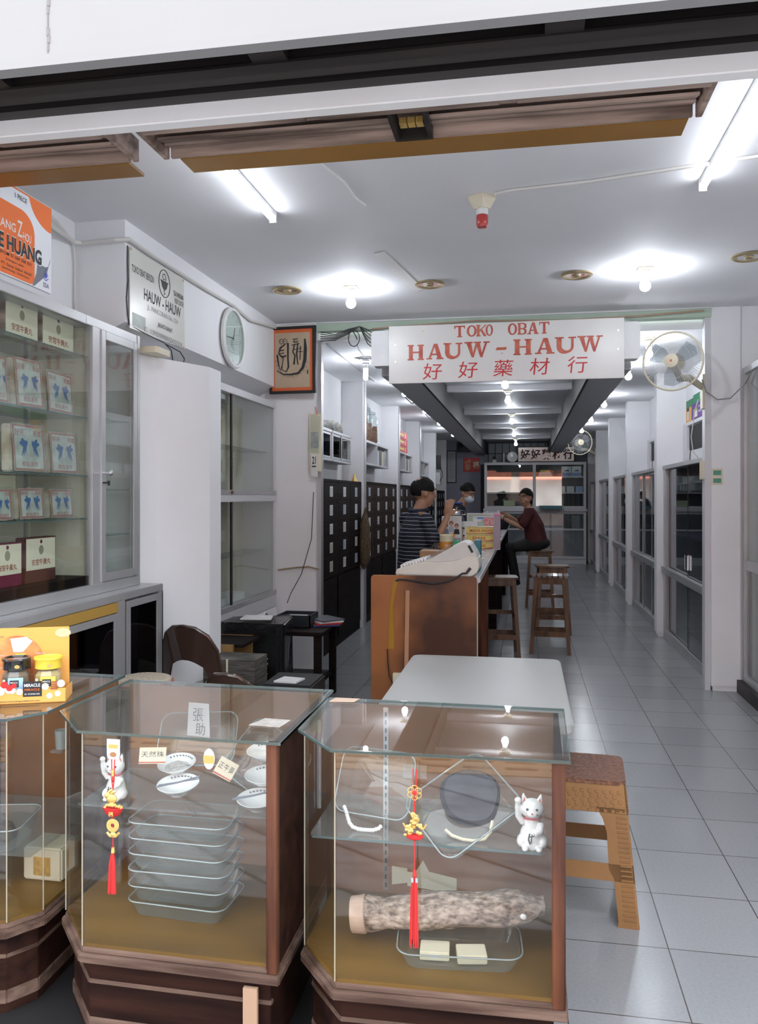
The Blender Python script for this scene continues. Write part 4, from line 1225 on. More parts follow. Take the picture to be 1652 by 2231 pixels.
for z in (1.95, 1.10):
    build('glass_shelf', MB().box(-2.44, XW - 0.06, Y0, Y1 - 0.03, z - 0.006, z), M['dish_glass'], t)
build('lock', MB().cyl((XW + 0.01, 5.70, 1.592), (XW + 0.03, 5.70, 1.592), 0.012), mat('rusty_brass', (0.25, 0.15, 0.09), 0.5, metal=0.5), t)
t = thing('red_gift_bag', 'dark maroon gift bag with a red stripe in the upper wall cabinet', 'bag', (-2.3, 5.42, 1.95))
build('bag_body', MB().rbox(-2.38, -2.24, 5.20, 5.58, 1.952, 2.28, 0.03), mat('dark_maroon_film', (0.06, 0.012, 0.02), 0.25), t)
build('red_stripe', MB().box(-2.239, -2.236, 5.42, 5.45, 1.952, 2.28), M['red'], t)
t = thing('orange_tin', 'orange and white tin on the lower rail of the upper wall cabinet', 'tin', (-2.3, 5.35, 1.615))
build('tin_body', MB().box(-2.36, -2.24, 5.25, 5.47, 1.612, 1.755), M['paper'], t, bevel=0.003)
build('orange_band', MB().box(-2.362, -2.238, 5.248, 5.472, 1.62, 1.67), M['orange'], t)
build('blue_band', MB().box(-2.362, -2.238, 5.248, 5.472, 1.685, 1.72), M['ink_blue'], t)
single('brown_jar', MB().lathe([(0.075, 0.746), (0.085, 0.78), (0.09, 0.86), (0.075, 0.89), (0.085, 0.90), (0.085, 0.925), (0, 0.93)], (-2.30, 5.38, 0), 20), mat('brown_jar', (0.10, 0.045, 0.02), 0.25), 'brown jar standing at the bottom of the wall cabinet', 'jar', (-2.30, 5.38, 0.746), smooth=True)
single('dark_box', MB().box(-2.4, -2.25, 5.05, 5.35, 1.102, 1.36), M['dark_wood'], 'dark upright box on the lower glass shelf of the wall cabinet', 'box', (-2.32, 5.2, 1.102))
single('coiled_packet', MB().rbox(-2.38, -2.22, 5.6, 6.2, 0.746, 0.80, 0.02).jitter(0.006), M['paper'], 'white plastic packet lying at the bottom of the wall cabinet', 'packet', (-2.3, 5.9, 0.746))
# sagging cloth edge under the wall cabinet
b = MB()
N = 24
top = [(XW + 0.02, Y0 + 0.0 + (Y1 - 0.02 - Y0) * i / N, 0.60) for i in range(N + 1)]
bot = [(XW + 0.03, p[1], 0.60 - 0.05 - 0.035 * math.sin(i * 0.9) - 0.02 * math.sin(i * 2.1)) for i, p in enumerate(top)]
for i in range(N):
    b.bm.faces.new([b.bm.verts.new(p) for p in (top[i], top[i + 1], bot[i + 1], bot[i])])
    b.bm.faces.new([b.bm.verts.new((p[0] - 0.004, p[1], p[2])) for p in (top[i], bot[i], bot[i + 1], top[i + 1])])
b.tube(bot, 0.006)
single('sagging_valance', b, M['strip'], 'peeling white plastic valance sagging under the wall cabinet', 'valance', (XW, 5.9, 0.5))

# calendar and plastic cover on the pier edge
t = thing('tear_off_calendar', 'tear-off calendar showing 21 hanging at the edge of the left pier', 'calendar', (-1.80, 6.81, 1.62))
pl = Pl((-1.815, 6.795, 1.95), XR, ZU)
build('backing_board', MB().rect(pl, -0.035, 0.075, -0.17, 0.33, 0.006), M['card'], t)
build('day_block', MB().poly(pl, [(-0.012, -0.21), (0.045, -0.22), (0.04, -0.02), (-0.015, -0.02)], 0.02, 0.007), M['paper'], t)
lettering([('21', 0.014, -0.075, 0.032, 0.065, 0.03)], pl, M['ink'], t, n0=0.0275)
build('date_band', MB().rect(pl, -0.005, 0.033, -0.135, -0.122, 0.0006, 0.0272), M['ink'], t)
build('picture', MB().rect(pl, -0.02, 0.05, 0.03, 0.17, 0.001, 0.007), mat('faded_photo', (0.35, 0.36, 0.37), 0.4, rgb2=(0.6, 0.55, 0.52), scale=18), t)
b = MB().poly(pl, [(-0.03, -0.0), (0.06, -0.02), (0.07, 0.30), (-0.02, 0.33)], 0.001, 0.02).jitter(0.004, 20)
build('plastic_cover', b, film, t)
build('ribbon', MB().stroke(pl, [(0.02, 0.39), (0.03, 0.35), (0.035, 0.32)], 0.012, 0.001, 0.01), mat('salmon_ribbon', (0.6, 0.25, 0.18), 0.6), t)

# ================================================================== MEDICINE DRAWERS
def drawer_proto(w, h, front, lab):
    """one drawer at the origin: front plate, card, small pull"""
    d = build('drawer', MB().box(0, 0.018, 0.006, w - 0.006, 0.006, h - 0.006), front, None, bevel=0.002)
    cw, ch = min(0.13, w * 0.36), h * 0.56
    c = build('label_card', MB().box(0.0185, 0.0195, w * 0.5 - cw / 2, w * 0.5 + cw / 2, h * 0.22, h * 0.22 + ch), lab, None)
    c.parent = d
    b = MB()
    for q in range(4):
        z = h * 0.22 + ch * (0.2 + 0.18 * q)
        b.box(0.0195, 0.0199, w * 0.5 - cw * 0.36, w * 0.5 + cw * (0.36 if q % 2 else 0.2), z, z + ch * 0.035)
    l = build('handwriting', b, M['ink_grey'], None)
    l.parent = d
    return d


labmats = [M['paper'], mat('bluish_card', (0.50, 0.55, 0.66), 0.6), mat('aged_card', (0.62, 0.58, 0.50), 0.6)]
protos = {}


def medicine_chest(i, y0, y1, cols, rows, ztop, wood_, label):
    t = thing('medicine_chest', label, 'chest of drawers', (-2.05, (y0 + y1) / 2, 0), 'labelled medicine chests along the left wall')
    X = -1.93
    h = 0.188
    zb = ztop - 0.03 - rows * h
    build('carcass', MB().box(-2.14, X - 0.004, y0, y1, 0.0, ztop - 0.028), M['dark_wood'] if wood_ != 'r' else M['red_wood'], t)
    build('top_board', MB().box(-2.15, X + 0.015, y0, y1, ztop - 0.028, ztop), M['dark_wood'], t, bevel=0.003)
    b = MB()
    w = (y1 - y0) / cols
    for r in range(rows + 1):
        b.box(X - 0.004, X + 0.012, y0, y1, zb + r * h - 0.005, zb + r * h + 0.005)
    for c in range(0, cols + 1, 2):
        b.box(X - 0.004, X + 0.014, y0 + c * w - (0.006 if c else 0), y0 + c * w + (0.006 if c < cols else 0), zb, ztop - 0.028)
    build('rails', b, M['red_wood'], t)
    rnd = random.Random(i)
    for r in range(rows):
        for c in range(cols):
            key = (round(w, 3), wood_, rnd.choice((0, 0, 1, 2)) if i < 2 else rnd.choice((0, 1, 1)))
            if key not in protos:
                protos[key] = drawer_proto(w, h, M['dark_wood'] if wood_ == 'd' else M['red_wood'], labmats[key[2]])
                d = protos[key]
            else:
                d = copy_tree(protos[key])
            d.parent = t
            d.location = Vector((X - 0.004, y0 + c * w, zb + r * h)) - t.location
    b = MB()
    for c in range(2):
        yy = y0 + (y1 - y0) * c / 2
        b.box(X - 0.004, X + 0.01, yy + 0.03, yy + (y1 - y0) / 2 - 0.03, 0.10, zb - 0.04)
    build('cupboard_door', b, M['dark_wood'], t, bevel=0.004)
    return t


medicine_chest(0, 6.97, 9.38, 4, 5, 1.735, 'd', 'nearest dark medicine chest with white labelled drawers, behind the tear-off calendar')
medicine_chest(1, 9.58, 12.05, 4, 5, 1.745, 'r', 'second medicine chest from the front, reddish, below the shelf of glass jars')
medicine_chest(2, 12.25, 14.55, 4, 5, 1.745, 'r', 'third medicine chest, below the stack of red boxes')
medicine_chest(3, 14.75, 17.25, 4, 5, 1.72, 'd', 'fourth medicine chest, behind the head of the man in the striped shirt')
medicine_chest(4, 17.45, 19.4, 4, 5, 1.70, 'd', 'last medicine chest at the far end of the left wall')


def wall_box(i, y0, y1, z0, z1, label, panes=2, depth=0.16, goods=True):
    t = thing('wall_shelf', label, 'shelf', (-2.05, (y0 + y1) / 2, z0), 'box shelves above the medicine chests')
    X = -2.15 + depth
    b = MB().box(-2.15, X, y0, y1, z1 - 0.03, z1).box(-2.15, X, y0, y1, z0, z0 + 0.025).box(-2.15, X, y0, y0 + 0.025, z0, z1).box(-2.15, X, y1 - 0.025, y1, z0, z1)
    b.box(-2.15, X, (y0 + y1) / 2 - 0.015, (y0 + y1) / 2 + 0.015, z0, z1)
    build('shelf_box', b, M['white_frame'], t, bevel=0.002)
    build('dark_back', MB().box(-2.149, -2.143, y0 + 0.02, y1 - 0.02, z0 + 0.02, z1 - 0.02), M['black'], t)
    if panes == 2:
        m_ = (y0 + y1) / 2
        for a, c, s in ((y0 + 0.03, m_ - 0.06, 0), (m_ + 0.03, m_ + (y1 - m_) * 0.6, 0), (m_ + (y1 - m_) * 0.45, y1 - 0.03, 1)):
            b = MB(); pl = Pl((X - 0.006 - 0.01 * (1 - s), a, z0 + 0.03), (0, 1, 0), ZU)
            frame_rect(b, pl, 0, c - a, 0, z1 - z0 - 0.065, 0.022, 0.008)
            f = build('sliding_door', b, M['alu'], t)
            build('pane', MB().rect(pl, 0.02, c - a - 0.02, 0.02, z1 - z0 - 0.085, 0.003, 0.002), M['smoke_glass'] if s == 0 else M['glass'], f)
    return t


wall_box(0, 7.35, 9.15, 1.93, 2.26, 'white box shelf with small sliding glass doors above the nearest medicine chest')
wall_box(1, 9.75, 11.5, 1.96, 2.27, 'white open box shelf with grey folders, below the glass jars', 0, 0.20)
wall_box(2, 12.45, 14.0, 1.97, 2.28, 'white open box shelf with folders, below the stack of red boxes', 0, 0.20)
wall_box(3, 14.95, 16.5, 1.95, 2.26, 'small white open box shelf, the farthest one on the left wall', 0, 0.20)
for (y0, z0, n_, g) in ((10.75, 1.986, 4, 'below the jars'), (13.3, 1.996, 4, 'below the red boxes')):
    for q in range(n_):
        single('box_file', MB().box(-2.12, -1.97, y0 + q * 0.17, y0 + q * 0.17 + 0.12, z0, z0 + 0.2 + 0.015 * (q % 2)), (M['paper'], M['grey_print'], M['card'], M['alu'])[q % 4],
               ('white', 'slate grey', 'cream', 'silver')[q % 4] + ' box file in the open shelf ' + g, 'box file', (-2.04, y0 + q * 0.17 + 0.06, z0), 'box files in the open shelf ' + g)
# rolls on the first shelf
for q, l in enumerate(('round wrapped roll lying on the first box shelf, nearest the calendar', 'middle wrapped roll lying on the first box shelf', 'wrapped roll lying on the first box shelf, nearest the steel post')):
    y = 8.25 + q * 0.22
    single('wrapped_roll', MB().cyl((-2.12, y, 2.26 + 0.055), (-1.99, y + 0.03, 2.26 + 0.055), 0.055, n=14).jitter(0.006, 20), mat('grey_wrap_%d' % q, (0.30 + 0.06 * q, 0.30 + 0.06 * q, 0.28 + 0.05 * q), 0.5, var=0.4, scale=25), l, 'roll', (-2.05, y, 2.26), 'wrapped rolls on the first shelf')
# glass jars on the second shelf
rnd = random.Random(5)
jarc = mat('dried_red_herbs', (0.22, 0.07, 0.03), 0.8, rgb2=(0.42, 0.2, 0.1), scale=60)
for q, (y, h, l) in enumerate(((9.83, 0.56, 'tallest glass jar of dried herbs, nearest the steel post'), (10.18, 0.46, 'glass jar of dried herbs between the tall jar and the last jar'), (10.55, 0.44, 'glass jar of dried herbs at the far end of the shelf'))):
    t = thing('herb_jar', l, 'jar', (-2.04, y, 2.27), 'glass jars on the second box shelf')
    r = 0.105 if q else 0.12
    build('glass_body', MB().lathe([(r * .9, 2.271), (r, 2.29), (r, 2.27 + h * 0.75), (r * 0.7, 2.27 + h * 0.86)], (-2.04, y, 0), 20), M['dish_glass'], t, smooth=True)
    build('contents', MB().lathe([(r * .85, 2.275), (r * .95, 2.29), (r * .95, 2.27 + h * 0.5), (0, 2.27 + h * 0.53)], (-2.04, y, 0), 16), jarc, t)
    build('lid', MB().lathe([(r * 0.74, 2.27 + h * 0.86), (r * 0.78, 2.27 + h * 0.93), (r * 0.3, 2.27 + h * 0.96), (r * .2, 2.27 + h), (0, 2.27 + h)], (-2.04, y, 0), 20), M['dish_glass'], t, smooth=True)
for q, l in enumerate(('lowest red box of the stack on the third wall shelf', 'middle red box of the stack on the third wall shelf', 'topmost red box of the stack on the third wall shelf')):
    t = thing('red_box', l, 'box', (-2.05, 12.95, 2.28 + q * 0.115), 'red boxes stacked on the third shelf')
    z = 2.281 + q * 0.115
    build('carton', MB().box(-2.12, -1.97, 12.6, 13.55, z, z + 0.11), M['red'], t, bevel=0.003)
    build('gold_disc', MB().disc(Pl((-1.97, 13.3, z + 0.055), (0, 1, 0), ZU), 0, 0, 0.04, 0.002), M['card'], t)
    build('gold_line', MB().box(-1.97, -1.968, 12.65, 13.15, z + 0.04, z + 0.07), M['yellow'], t)
single('small_white_sign', MB().box(-2.149, -2.13, 13.05, 13.5, 1.76, 1.93), M['grey_print'], 'small grey framed notice standing on the third medicine chest', 'notice', (-2.14, 13.2, 1.76))
# electrical panel, cables near the end
t = thing('electricity_meter', 'cluster of grey electric boxes and looping cables on the far left pilaster', 'electric meter', (-1.88, 17.1, 1.8))
build('fuse_box', MB().rbox(-1.885, -1.80, 17.27, 17.43, 2.15, 2.45, 0.02).jitter(0.01, 8), M['dark_metal'], t)
build('meter_case', MB().box(-1.885, -1.80, 17.27, 17.43, 1.82, 2.08), M['alu'], t, bevel=0.01)
build('cable_loop', MB().tube([(-1.80, 17.3, 2.2), (-1.76, 17.25, 2.1), (-1.74, 17.2, 2.0), (-1.78, 17.22, 1.92), (-1.82, 17.3, 1.9)], 0.008), M['cable_black'], t)
single('bell_figurine', MB().lathe([(0.04, 1.735), (0.035, 1.75), (0.015, 1.79), (0.012, 1.82), (0, 1.83)], (-1.96, 9.2, 0), 12), M['gold'], 'tiny gold bell standing on the nearest medicine chest', 'bell', (-1.96, 9.2, 1.735), smooth=True)
t = thing('wall_drawing', 'small framed line drawing taped above the nearest medicine chest', 'drawing', (-2.148, 8.15, 1.76))
pl = Pl((-2.149, 8.15, 1.845), (0, 1, 0), ZU)
build('sheet', MB().rect(pl, -0.12, 0.12, -0.085, 0.075, 0.002), M['paper'], t)
build('ink_lines', MB().tube([pl.p(0.06 * math.cos(q * PI / 5), 0.05 * math.sin(q * PI / 5), 0.003) for q in range(10)], 0.003, 3, closed=True), M['ink_grey'], t)
# ================================================================== RIGHT BAYS: glazed cupboards
def glazed_cupboard(i, y0, y1, label, nd):
    X = 1.53
    t = thing('glazed_cupboard', label, 'cupboard', (1.78, (y0 + y1) / 2, 0), 'glazed cupboards of the right wall')
    b = MB()
    b.box(X - 0.03, 1.94, y0, y1, 1.86, 1.90).box(X - 0.02, 1.94, y0, y1, 0.0, 0.10).box(X - 0.045, 1.94, y0, y1, 0.72, 0.79)
    b.box(X - 0.02, 1.94, y1 - 0.12, y1, 0.10, 1.86)
    b.box(X - 0.02, X + 0.01, y0, y0 + 0.03, 0.1, 1.86)
    build('frame', b, M['alu'], t, bevel=0.002)
    build('dark_back', MB().box(1.93, 1.948, y0, y1, 0.1, 1.86), mat('dark_cupboard_back', (0.045, 0.047, 0.055), 0.7) if 'dcb' not in M else M['dcb'], t)
    for z in (1.15, 1.45):
        build('inner_shelf', MB().box(X + 0.05, 1.93, y0 + 0.03, y1 - 0.2, z, z + 0.015), M['white_frame'], t)
    L = y1 - 0.20 - (y0 + 0.03)
    for q in range(nd):
        a = y0 + 0.03 + L * q / nd
        for z0, z1, nm in ((0.79, 1.86, 'sliding_door'), (0.10, 0.72, 'lower_door')):
            b = MB(); pl = Pl((X + 0.0 + 0.015 * (q % 2), a, z0), (0, 1, 0), ZU)
            frame_rect(b, pl, 0, L / nd, 0, z1 - z0, 0.008 if nd == 2 else 0.03, 0.008, -0.004)
            d = build(nm, b, M['alu'] if i else M['dark_metal'], t)
            build('pane', MB().rect(pl, 0.01, L / nd - 0.01, 0.01, z1 - z0 - 0.01, 0.004, -0.002), M['cup_glass'], d)
            if nm == 'sliding_door' and i == 0:
                build('handle', MB().box(X - 0.022, X - 0.006, a + (0.05 if q else L / nd - 0.07), a + (0.065 if q else L / nd - 0.055), 0.86, 1.0), M['chrome'], d)
    b = MB().box(1.72, 1.94, y0, y1 - 0.0, 2.32, 2.36).box(1.72, 1.94, y1 - 0.2, y1, 1.90, 2.32)
    build('upper_shelf', b, M['white_frame'], t, bevel=0.003)
    b = MB().box(1.745, 1.76, y0 + 0.02, (y0 + y1) / 2 - 0.12, 2.06, 2.31).box(1.745, 1.76, (y0 + y1) / 2 - 0.09, y1 - 0.21, 2.06, 2.31)
    build('dark_opening', b, M['black'], t)
    return t


M['cup_glass'] = thin_glass('cupboard_glass', tint=(0.55, 0.58, 0.64), ior=1.65)
nm = ['nearest glazed cupboard, beside the white right pier', 'second glazed cupboard of the right wall with four small panes', 'third glazed cupboard of the right wall, reflecting orange light',
      'fourth glazed cupboard of the right wall', 'farthest glazed cupboard beside the mirror-fronted cabinet']
for i in range(5):
    y0 = BAY[i] + (0.17 if i == 0 else 0.095); y1 = (BAY[i + 1] if i < 4 else 19.6) - 0.095
    glazed_cupboard(i, y0, y1, nm[i], (2, 3, 2, 2, 2)[i])
# small leaning frames above the doors
for q, (y0, y1, l) in enumerate(((7.9, 9.05, 'wide white panel in a black frame above the nearest glazed cupboard'), (10.0, 10.45, 'small black-framed picture above the second glazed cupboard, nearer one'),
                               (11.2, 11.65, 'small black-framed picture above the second glazed cupboard, farther one'), (13.2, 13.8, 'small black-framed picture above the third glazed cupboard'))):
    t = thing('leaning_picture', l, 'picture', (1.71, (y0 + y1) / 2, 1.90), 'framed panels leaning above the right cupboards')
    b = MB(); pl = Pl((1.73, y1, 1.901), (0, -1, 0), (0.06, 0, 1))
    frame_rect(b, pl, 0, y1 - y0, 0, 0.165, 0.015, 0.012)
    build('frame', b, M['black'], t)
    build('panel', MB().rect(pl, 0.012, y1 - y0 - 0.012, 0.012, 0.153, 0.004, 0.002), M['white_frame'], t)
# carton boxes on the first upper shelf
def product_box(y0, y1, z0, z1, x, c1, c2, label, words=None, jar=True, cj=None):
    t = thing('product_box', label, 'box', (x + 0.04, (y0 + y1) / 2, z0), 'supplement cartons on the right upper shelf')
    build('carton', MB().box(x, x + 0.09, y0, y1, z0, z1), c1, t, bevel=0.002)
    pl = Pl((x, (y0 + y1) / 2, (z0 + z1) / 2), (0, -1, 0), ZU)
    w, h = y1 - y0, z1 - z0
    build('lower_print', MB().rect(pl, -w / 2, w / 2, -h / 2, h * 0.15, 0.001), c2, t)
    if jar:
        b = MB().rect(pl, -w * 0.32, -w * 0.05, -h * 0.4, h * 0.0, 0.001, 0.0012)
        build('jar_print', b, M['paper'], t)
        build('jar_lid_print', MB().rect(pl, -w * 0.34, -w * 0.03, h * 0.0, h * 0.15, 0.001, 0.0012), cj or mat('lime_print', (0.3, 0.5, 0.05), 0.5), t)
    if words:
        lettering(words, pl, M['paper'], t, n0=0.0015)


product_box(8.95, 9.30, 2.361, 2.60, 1.735, M['green_print'], M['orange_card'], 'green topped carton with a jar picture, farthest on the upper shelf', cj=M['ink'])
product_box(8.28, 8.93, 2.361, 2.52, 1.72, M['purple_print'], M['purple_print'], 'purple carton with a lime-lidded jar picture on the upper shelf', words=[('Sinopad', 0.13, 0.03, 0.25, 0.03, 0.01), ('Minum', 0.13, -0.015, 0.22, 0.03, 0.01)])
product_box(8.25, 8.90, 2.522, 2.62, 1.73, M['green_print'], M['green_print'], 'green carton reading HIRAN lying on the purple one', words=[('HIRAN', 0.16, 0.01, 0.28, 0.06, 0.015)], jar=False)
product_box(7.80, 8.2, 2.361, 2.66, 1.72, M['green_print'], mat('darker_green_print', (0.02, 0.12, 0.06), 0.5), 'tall dark green carton nearest the fan on the upper shelf', cj=M['ink'])
# right front: glazed white partition door near the picture edge
t = thing('glass_partition', 'tall grey-framed glazed cabinet at the right picture edge beside the white pier', 'partition', (1.78, 5.6, 0))
b = MB(); pl = Pl((1.70, 6.83, 0.0), (0, -1, 0), ZU)
frame_rect(b, pl, 0.0, 1.6, 0.10, 2.58, 0.05, 0.03, -0.03)
b.rect(pl, 0.05, 1.55, 0.98, 1.06, 0.02, -0.03)
build('frame', b, M['alu'], t, bevel=0.002)
b = MB().rect(pl, 0.05, 1.55, 0.15, 0.98, 0.004, -0.025).rect(pl, 0.05, 1.55, 1.06, 2.53, 0.004, -0.025)
build('pane', b, M['glass'], t)
build('white_backing', MB().box(1.80, 1.81, 5.2, 6.82, 0.1, 2.58), M['white_frame'], t)
build('threshold', MB().box(1.66, 1.95, 3.0, 6.84, 0.0, 0.10), M['dark_metal'], t)
build('dark_jamb', MB().box(1.735, 1.75, 6.74, 6.775, 0.15, 0.98), M['black'], t)
# ================================================================== FAR END
YE = 19.45
t = thing('mirror_cabinet', 'tall white mirror-fronted cabinet at the far end of the shop', 'cabinet', (0.2, YE, 0))
XA, XB_ = -0.95, 1.38
b = MB()
pl = Pl((XA, YE - 0.35, 0), XR, ZU)
W_ = XB_ - XA
frame_rect(b, pl, 0, W_, 1.28, 2.36, 0.06, 0.35, -0.35 + 0.0)
frame_rect(b, pl, 0, W_, 0.12, 1.22, 0.06, 0.35, -0.35 + 0.0)
b.rect(pl, 1.12, 1.19, 1.34, 2.30, 0.05, -0.05)
b.rect(pl, -0.02, W_ + 0.02, 1.22, 1.28, 0.42, -0.35)
b.rect(pl, 0, W_, 0.0, 0.12, 0.33, -0.35)
b.rect(pl, 0.06, W_ - 0.06, 0.78, 0.82, 0.05, -0.05)
build('frame', b, M['white_frame'], t, bevel=0.004)
build('dark_back', MB().box(XA + 0.05, XB_ - 0.05, YE - 0.03, YE - 0.01, 0.1, 2.34), M['black'], t)
for z in (2.0, 1.63):
    build('inner_shelf', MB().box(XA + 0.05, XB_ - 0.05, YE - 0.3, YE - 0.03, z, z + 0.03), M['white_frame'], t)
build('mirror_door', MB().box(XA + 0.06, XA + 1.12, YE - 0.325, YE - 0.31, 1.66, 2.02), M['mirror'], t)
build('mirror_door', MB().box(XA + 1.19, XA + 1.78, YE - 0.325, YE - 0.31, 1.34, 2.02), M['mirror'], t)
for a, c in ((0.06, 1.12), (1.19, W_ - 0.06)):
    build('glass_door', MB().rect(pl, a, c, 1.34, 2.30, 0.004, -0.02), M['glass'], t)
for a, c in ((0.06, 0.8), (0.8, 1.55), (1.5, W_ - 0.06)):
    for z0, z1 in ((0.82, 1.16), (0.18, 0.78)):
        build('glass_door', MB().rect(pl, a, c, z0, z1, 0.004, -0.02), thin_glass('pale_grey_glass', tint=(0.7, 0.74, 0.76), ior=1.8, diffuse_haze=0.25, diffuse_haze_col=(0.5, 0.54, 0.56)), t)
build('white_lining', MB().box(XA + 0.06, XB_ - 0.06, YE - 0.06, YE - 0.04, 0.14, 0.78), M['alu'], t)
# things in it
for q in range(2):
    t = thing('blue_carton', ('blue and white boxed carton on the top shelf of the far cabinet, inner one', 'blue and white boxed carton on the top shelf of the far cabinet, by the frame')[q], 'box', (0.93 + q * 0.22, YE - 0.2, 2.03), 'blue and white cartons in the far cabinet')
    x = 0.83 + q * 0.225
    build('carton', MB().box(x, x + 0.21, YE - 0.29, YE - 0.1, 2.031, 2.26), M['paper'], t)
    pl = Pl((x + 0.105, YE - 0.29, 2.145), XR, ZU)
    build('blue_print', MB().rect(pl, -0.1, 0.1, -0.11, -0.03, 0.002), mat('light_blue_print', (0.18, 0.28, 0.55), 0.5), t)
    build('dark_print', MB().poly(pl, [(-0.06, 0.0), (0.07, 0.0), (0.04, 0.04), (-0.02, 0.03)], 0.002), M['ink_blue'], t)
rnd = random.Random(11)
for q in range(4):
    x = -0.80 + q * 0.20
    single('brown_parcel', MB().rbox(x, x + 0.17, YE - 0.28, YE - 0.1, 2.031, 2.09 + 0.01 * (q % 3), 0.02), mat('parcel_%d' % q, (0.16, 0.07, 0.045), 0.6), ('first', 'second', 'third', 'fourth')[q] + ' brown parcel from the left frame on the top shelf of the far cabinet', 'parcel', (x + 0.08, YE - 0.2, 2.031), 'brown parcels in the far cabinet')
for q in range(3):
    z = 2.031 + q * 0.05
    single('flat_book', MB().box(0.30 + 0.02 * q, 0.62 - 0.03 * q, YE - 0.28, YE - 0.1, z, z + 0.045), (M['card'], M['paper'], M['yellow'])[q], ('cream', 'white', 'yellow')[q] + ' flat book in the pile on the top shelf of the far cabinet', 'book', (0.45, YE - 0.2, z), 'books piled in the far cabinet')
for q in range(3):
    single('medicine_carton', MB().box(0.68 + q * 0.2 + 0.06, 0.86 + q * 0.2 + 0.05, YE - 0.29, YE - 0.12, 1.661, 1.80), (M['alu'], M['paper'], mat('pale_blue_box', (0.35, 0.45, 0.7), 0.5))[q],
           ('silver', 'white', 'pale blue')[q] + ' carton on the middle shelf of the far cabinet', 'box', (0.8 + q * 0.2, YE - 0.2, 1.661), 'cartons on the middle shelf of the far cabinet')
single('green_note', MB().box(-0.50, -0.24, YE - 0.37, YE - 0.352, 1.34, 1.47), mat('pale_green_note', (0.35, 0.42, 0.25), 0.6), 'pale green note stuck to the far cabinet behind the counter', 'note', (-0.37, YE - 0.37, 1.34))
single('blue_tray', MB().box(0.32, 0.82, YE - 0.75, YE - 0.38, 1.281, 1.35), M['teal'], 'blue tray of chrome instruments on the ledge of the far cabinet', 'tray', (0.57, YE - 0.55, 1.281))
single('wrapped_bag', MB().rbox(1.05, 1.25, YE - 0.30, YE - 0.12, 0.83, 1.12, 0.05).jitter(0.012, 9), M['paper'], 'white wrapped bag inside the lower part of the far cabinet', 'bag', (1.15, YE - 0.2, 0.83))
# gilt signboard
t = thing('gilt_signboard', 'silvery gilt Chinese signboard in a black frame above the far cabinet', 'sign', (0.475, YE - 0.1, 2.37))
pl = Pl((0.475, YE - 0.15, 2.555), XR, (0, -0.12, 1))
b = MB(); frame_rect(b, pl, -0.66, 0.66, -0.185, 0.185, 0.02, 0.03)
build('frame', b, M['black'], t)
build('panel', MB().rect(pl, -0.64, 0.64, -0.165, 0.165, 0.01), mat('brushed_silver_leaf', (0.62, 0.58, 0.55), 0.22, metal=0.8, var=0.1, scale=2), t)
lettering([(c, -0.48 + 0.245 * q, 0, 0.22, 0.24, 0.03) for q, c in enumerate('好好藥材行')], pl, mat('dark_maroon_ink', (0.07, 0.012, 0.014), 0.5), t, n0=0.011)
# grille window above the cabinet
struct('window_1', MB().box(-0.97, 0.5, 19.93, 19.99, 2.40, 2.86), mat('dim_backlight_glass', (0.20, 0.23, 0.27), 0.4))
b = MB()
for q in range(9):
    x = -0.90 + q * 0.17
    b.box(x, x + 0.015, 19.88, 19.90, 2.38, 2.88)
b.box(-0.97, 0.5, 19.88, 19.90, 2.60, 2.615)
single('window_grille', b, M['black'], 'black iron bars over the small window above the far cabinet', 'grille', (-0.2, 19.89, 2.38))
single('round_plate', MB().lathe([(0.0, 0.0), (0.11, 0.006), (0.125, 0.014), (0.12, 0.02), (0, 0.012)], (-0.30, YE - 0.25, 2.49), 24, (0, -1, 0.1)), M['ceramic'], 'round white plate standing on top of the far cabinet', 'plate', (-0.30, YE - 0.25, 2.365), smooth=True)
t = thing('seated_statuette', 'small dark-headed statuette on top of the far cabinet', 'statuette', (-0.72, YE - 0.25, 2.36))
build('body', MB().lathe([(0.06, 2.361), (0.05, 2.40), (0.025, 2.44), (0, 2.45)], (-0.72, YE - 0.25, 0), 12), M['ceramic'], t, smooth=True)
build('head', MB().ball((-0.72, YE - 0.25, 2.475), 0.04), M['ink'], t, smooth=True)
single('white_candle', MB().cyl((-0.50, YE - 0.25, 2.361), (-0.50, YE - 0.25, 2.58), 0.018), M['paper'], 'white candle standing on top of the far cabinet', 'candle', (-0.5, YE - 0.25, 2.361))
# door opening and pictures on the far wall
struct('door_1', MB().box(-1.08, -0.98, 19.90, 19.99, 0, 2.35), M['black'])
t = thing('fortune_poster', 'red square poster with gold child and Chinese blessing character on the far wall', 'poster', (-1.31, 19.97, 2.17))
pl = Pl((-1.31, 19.985, 2.345), XR, ZU)
build('sheet', MB().rect(pl, -0.205, 0.205, -0.175, 0.175, 0.005), M['red'], t)
lettering([('福', 0.11, 0.0, 0.15, 0.17, 0.03)], pl, M['card'], t, n0=0.006)
b = MB().disc(pl, -0.06, 0.09, 0.05, 0.002, 0.0055).disc(pl, -0.09, -0.05, 0.07, 0.002, 0.0055, ry=0.085).disc(pl, -0.14, 0.06, 0.03, 0.002, 0.0055)
build('child_print', b, mat('gold_pink_print', (0.55, 0.25, 0.12), 0.5), t)
t = thing('framed_scroll', 'tall framed white text scroll hanging at the far left', 'picture', (-1.83, 19.95, 1.9))
pl = Pl((-1.80, 19.985, 2.30), XR, ZU)
b = MB(); frame_rect(b, pl, -0.12, 0.12, -0.40, 0.40, 0.018, 0.02)
build('frame', b, M['black'], t)
build('sheet', MB().rect(pl, -0.10, 0.10, -0.38, 0.38, 0.005), mat('grey_sheet', (0.45, 0.46, 0.48), 0.5), t)
b = MB()
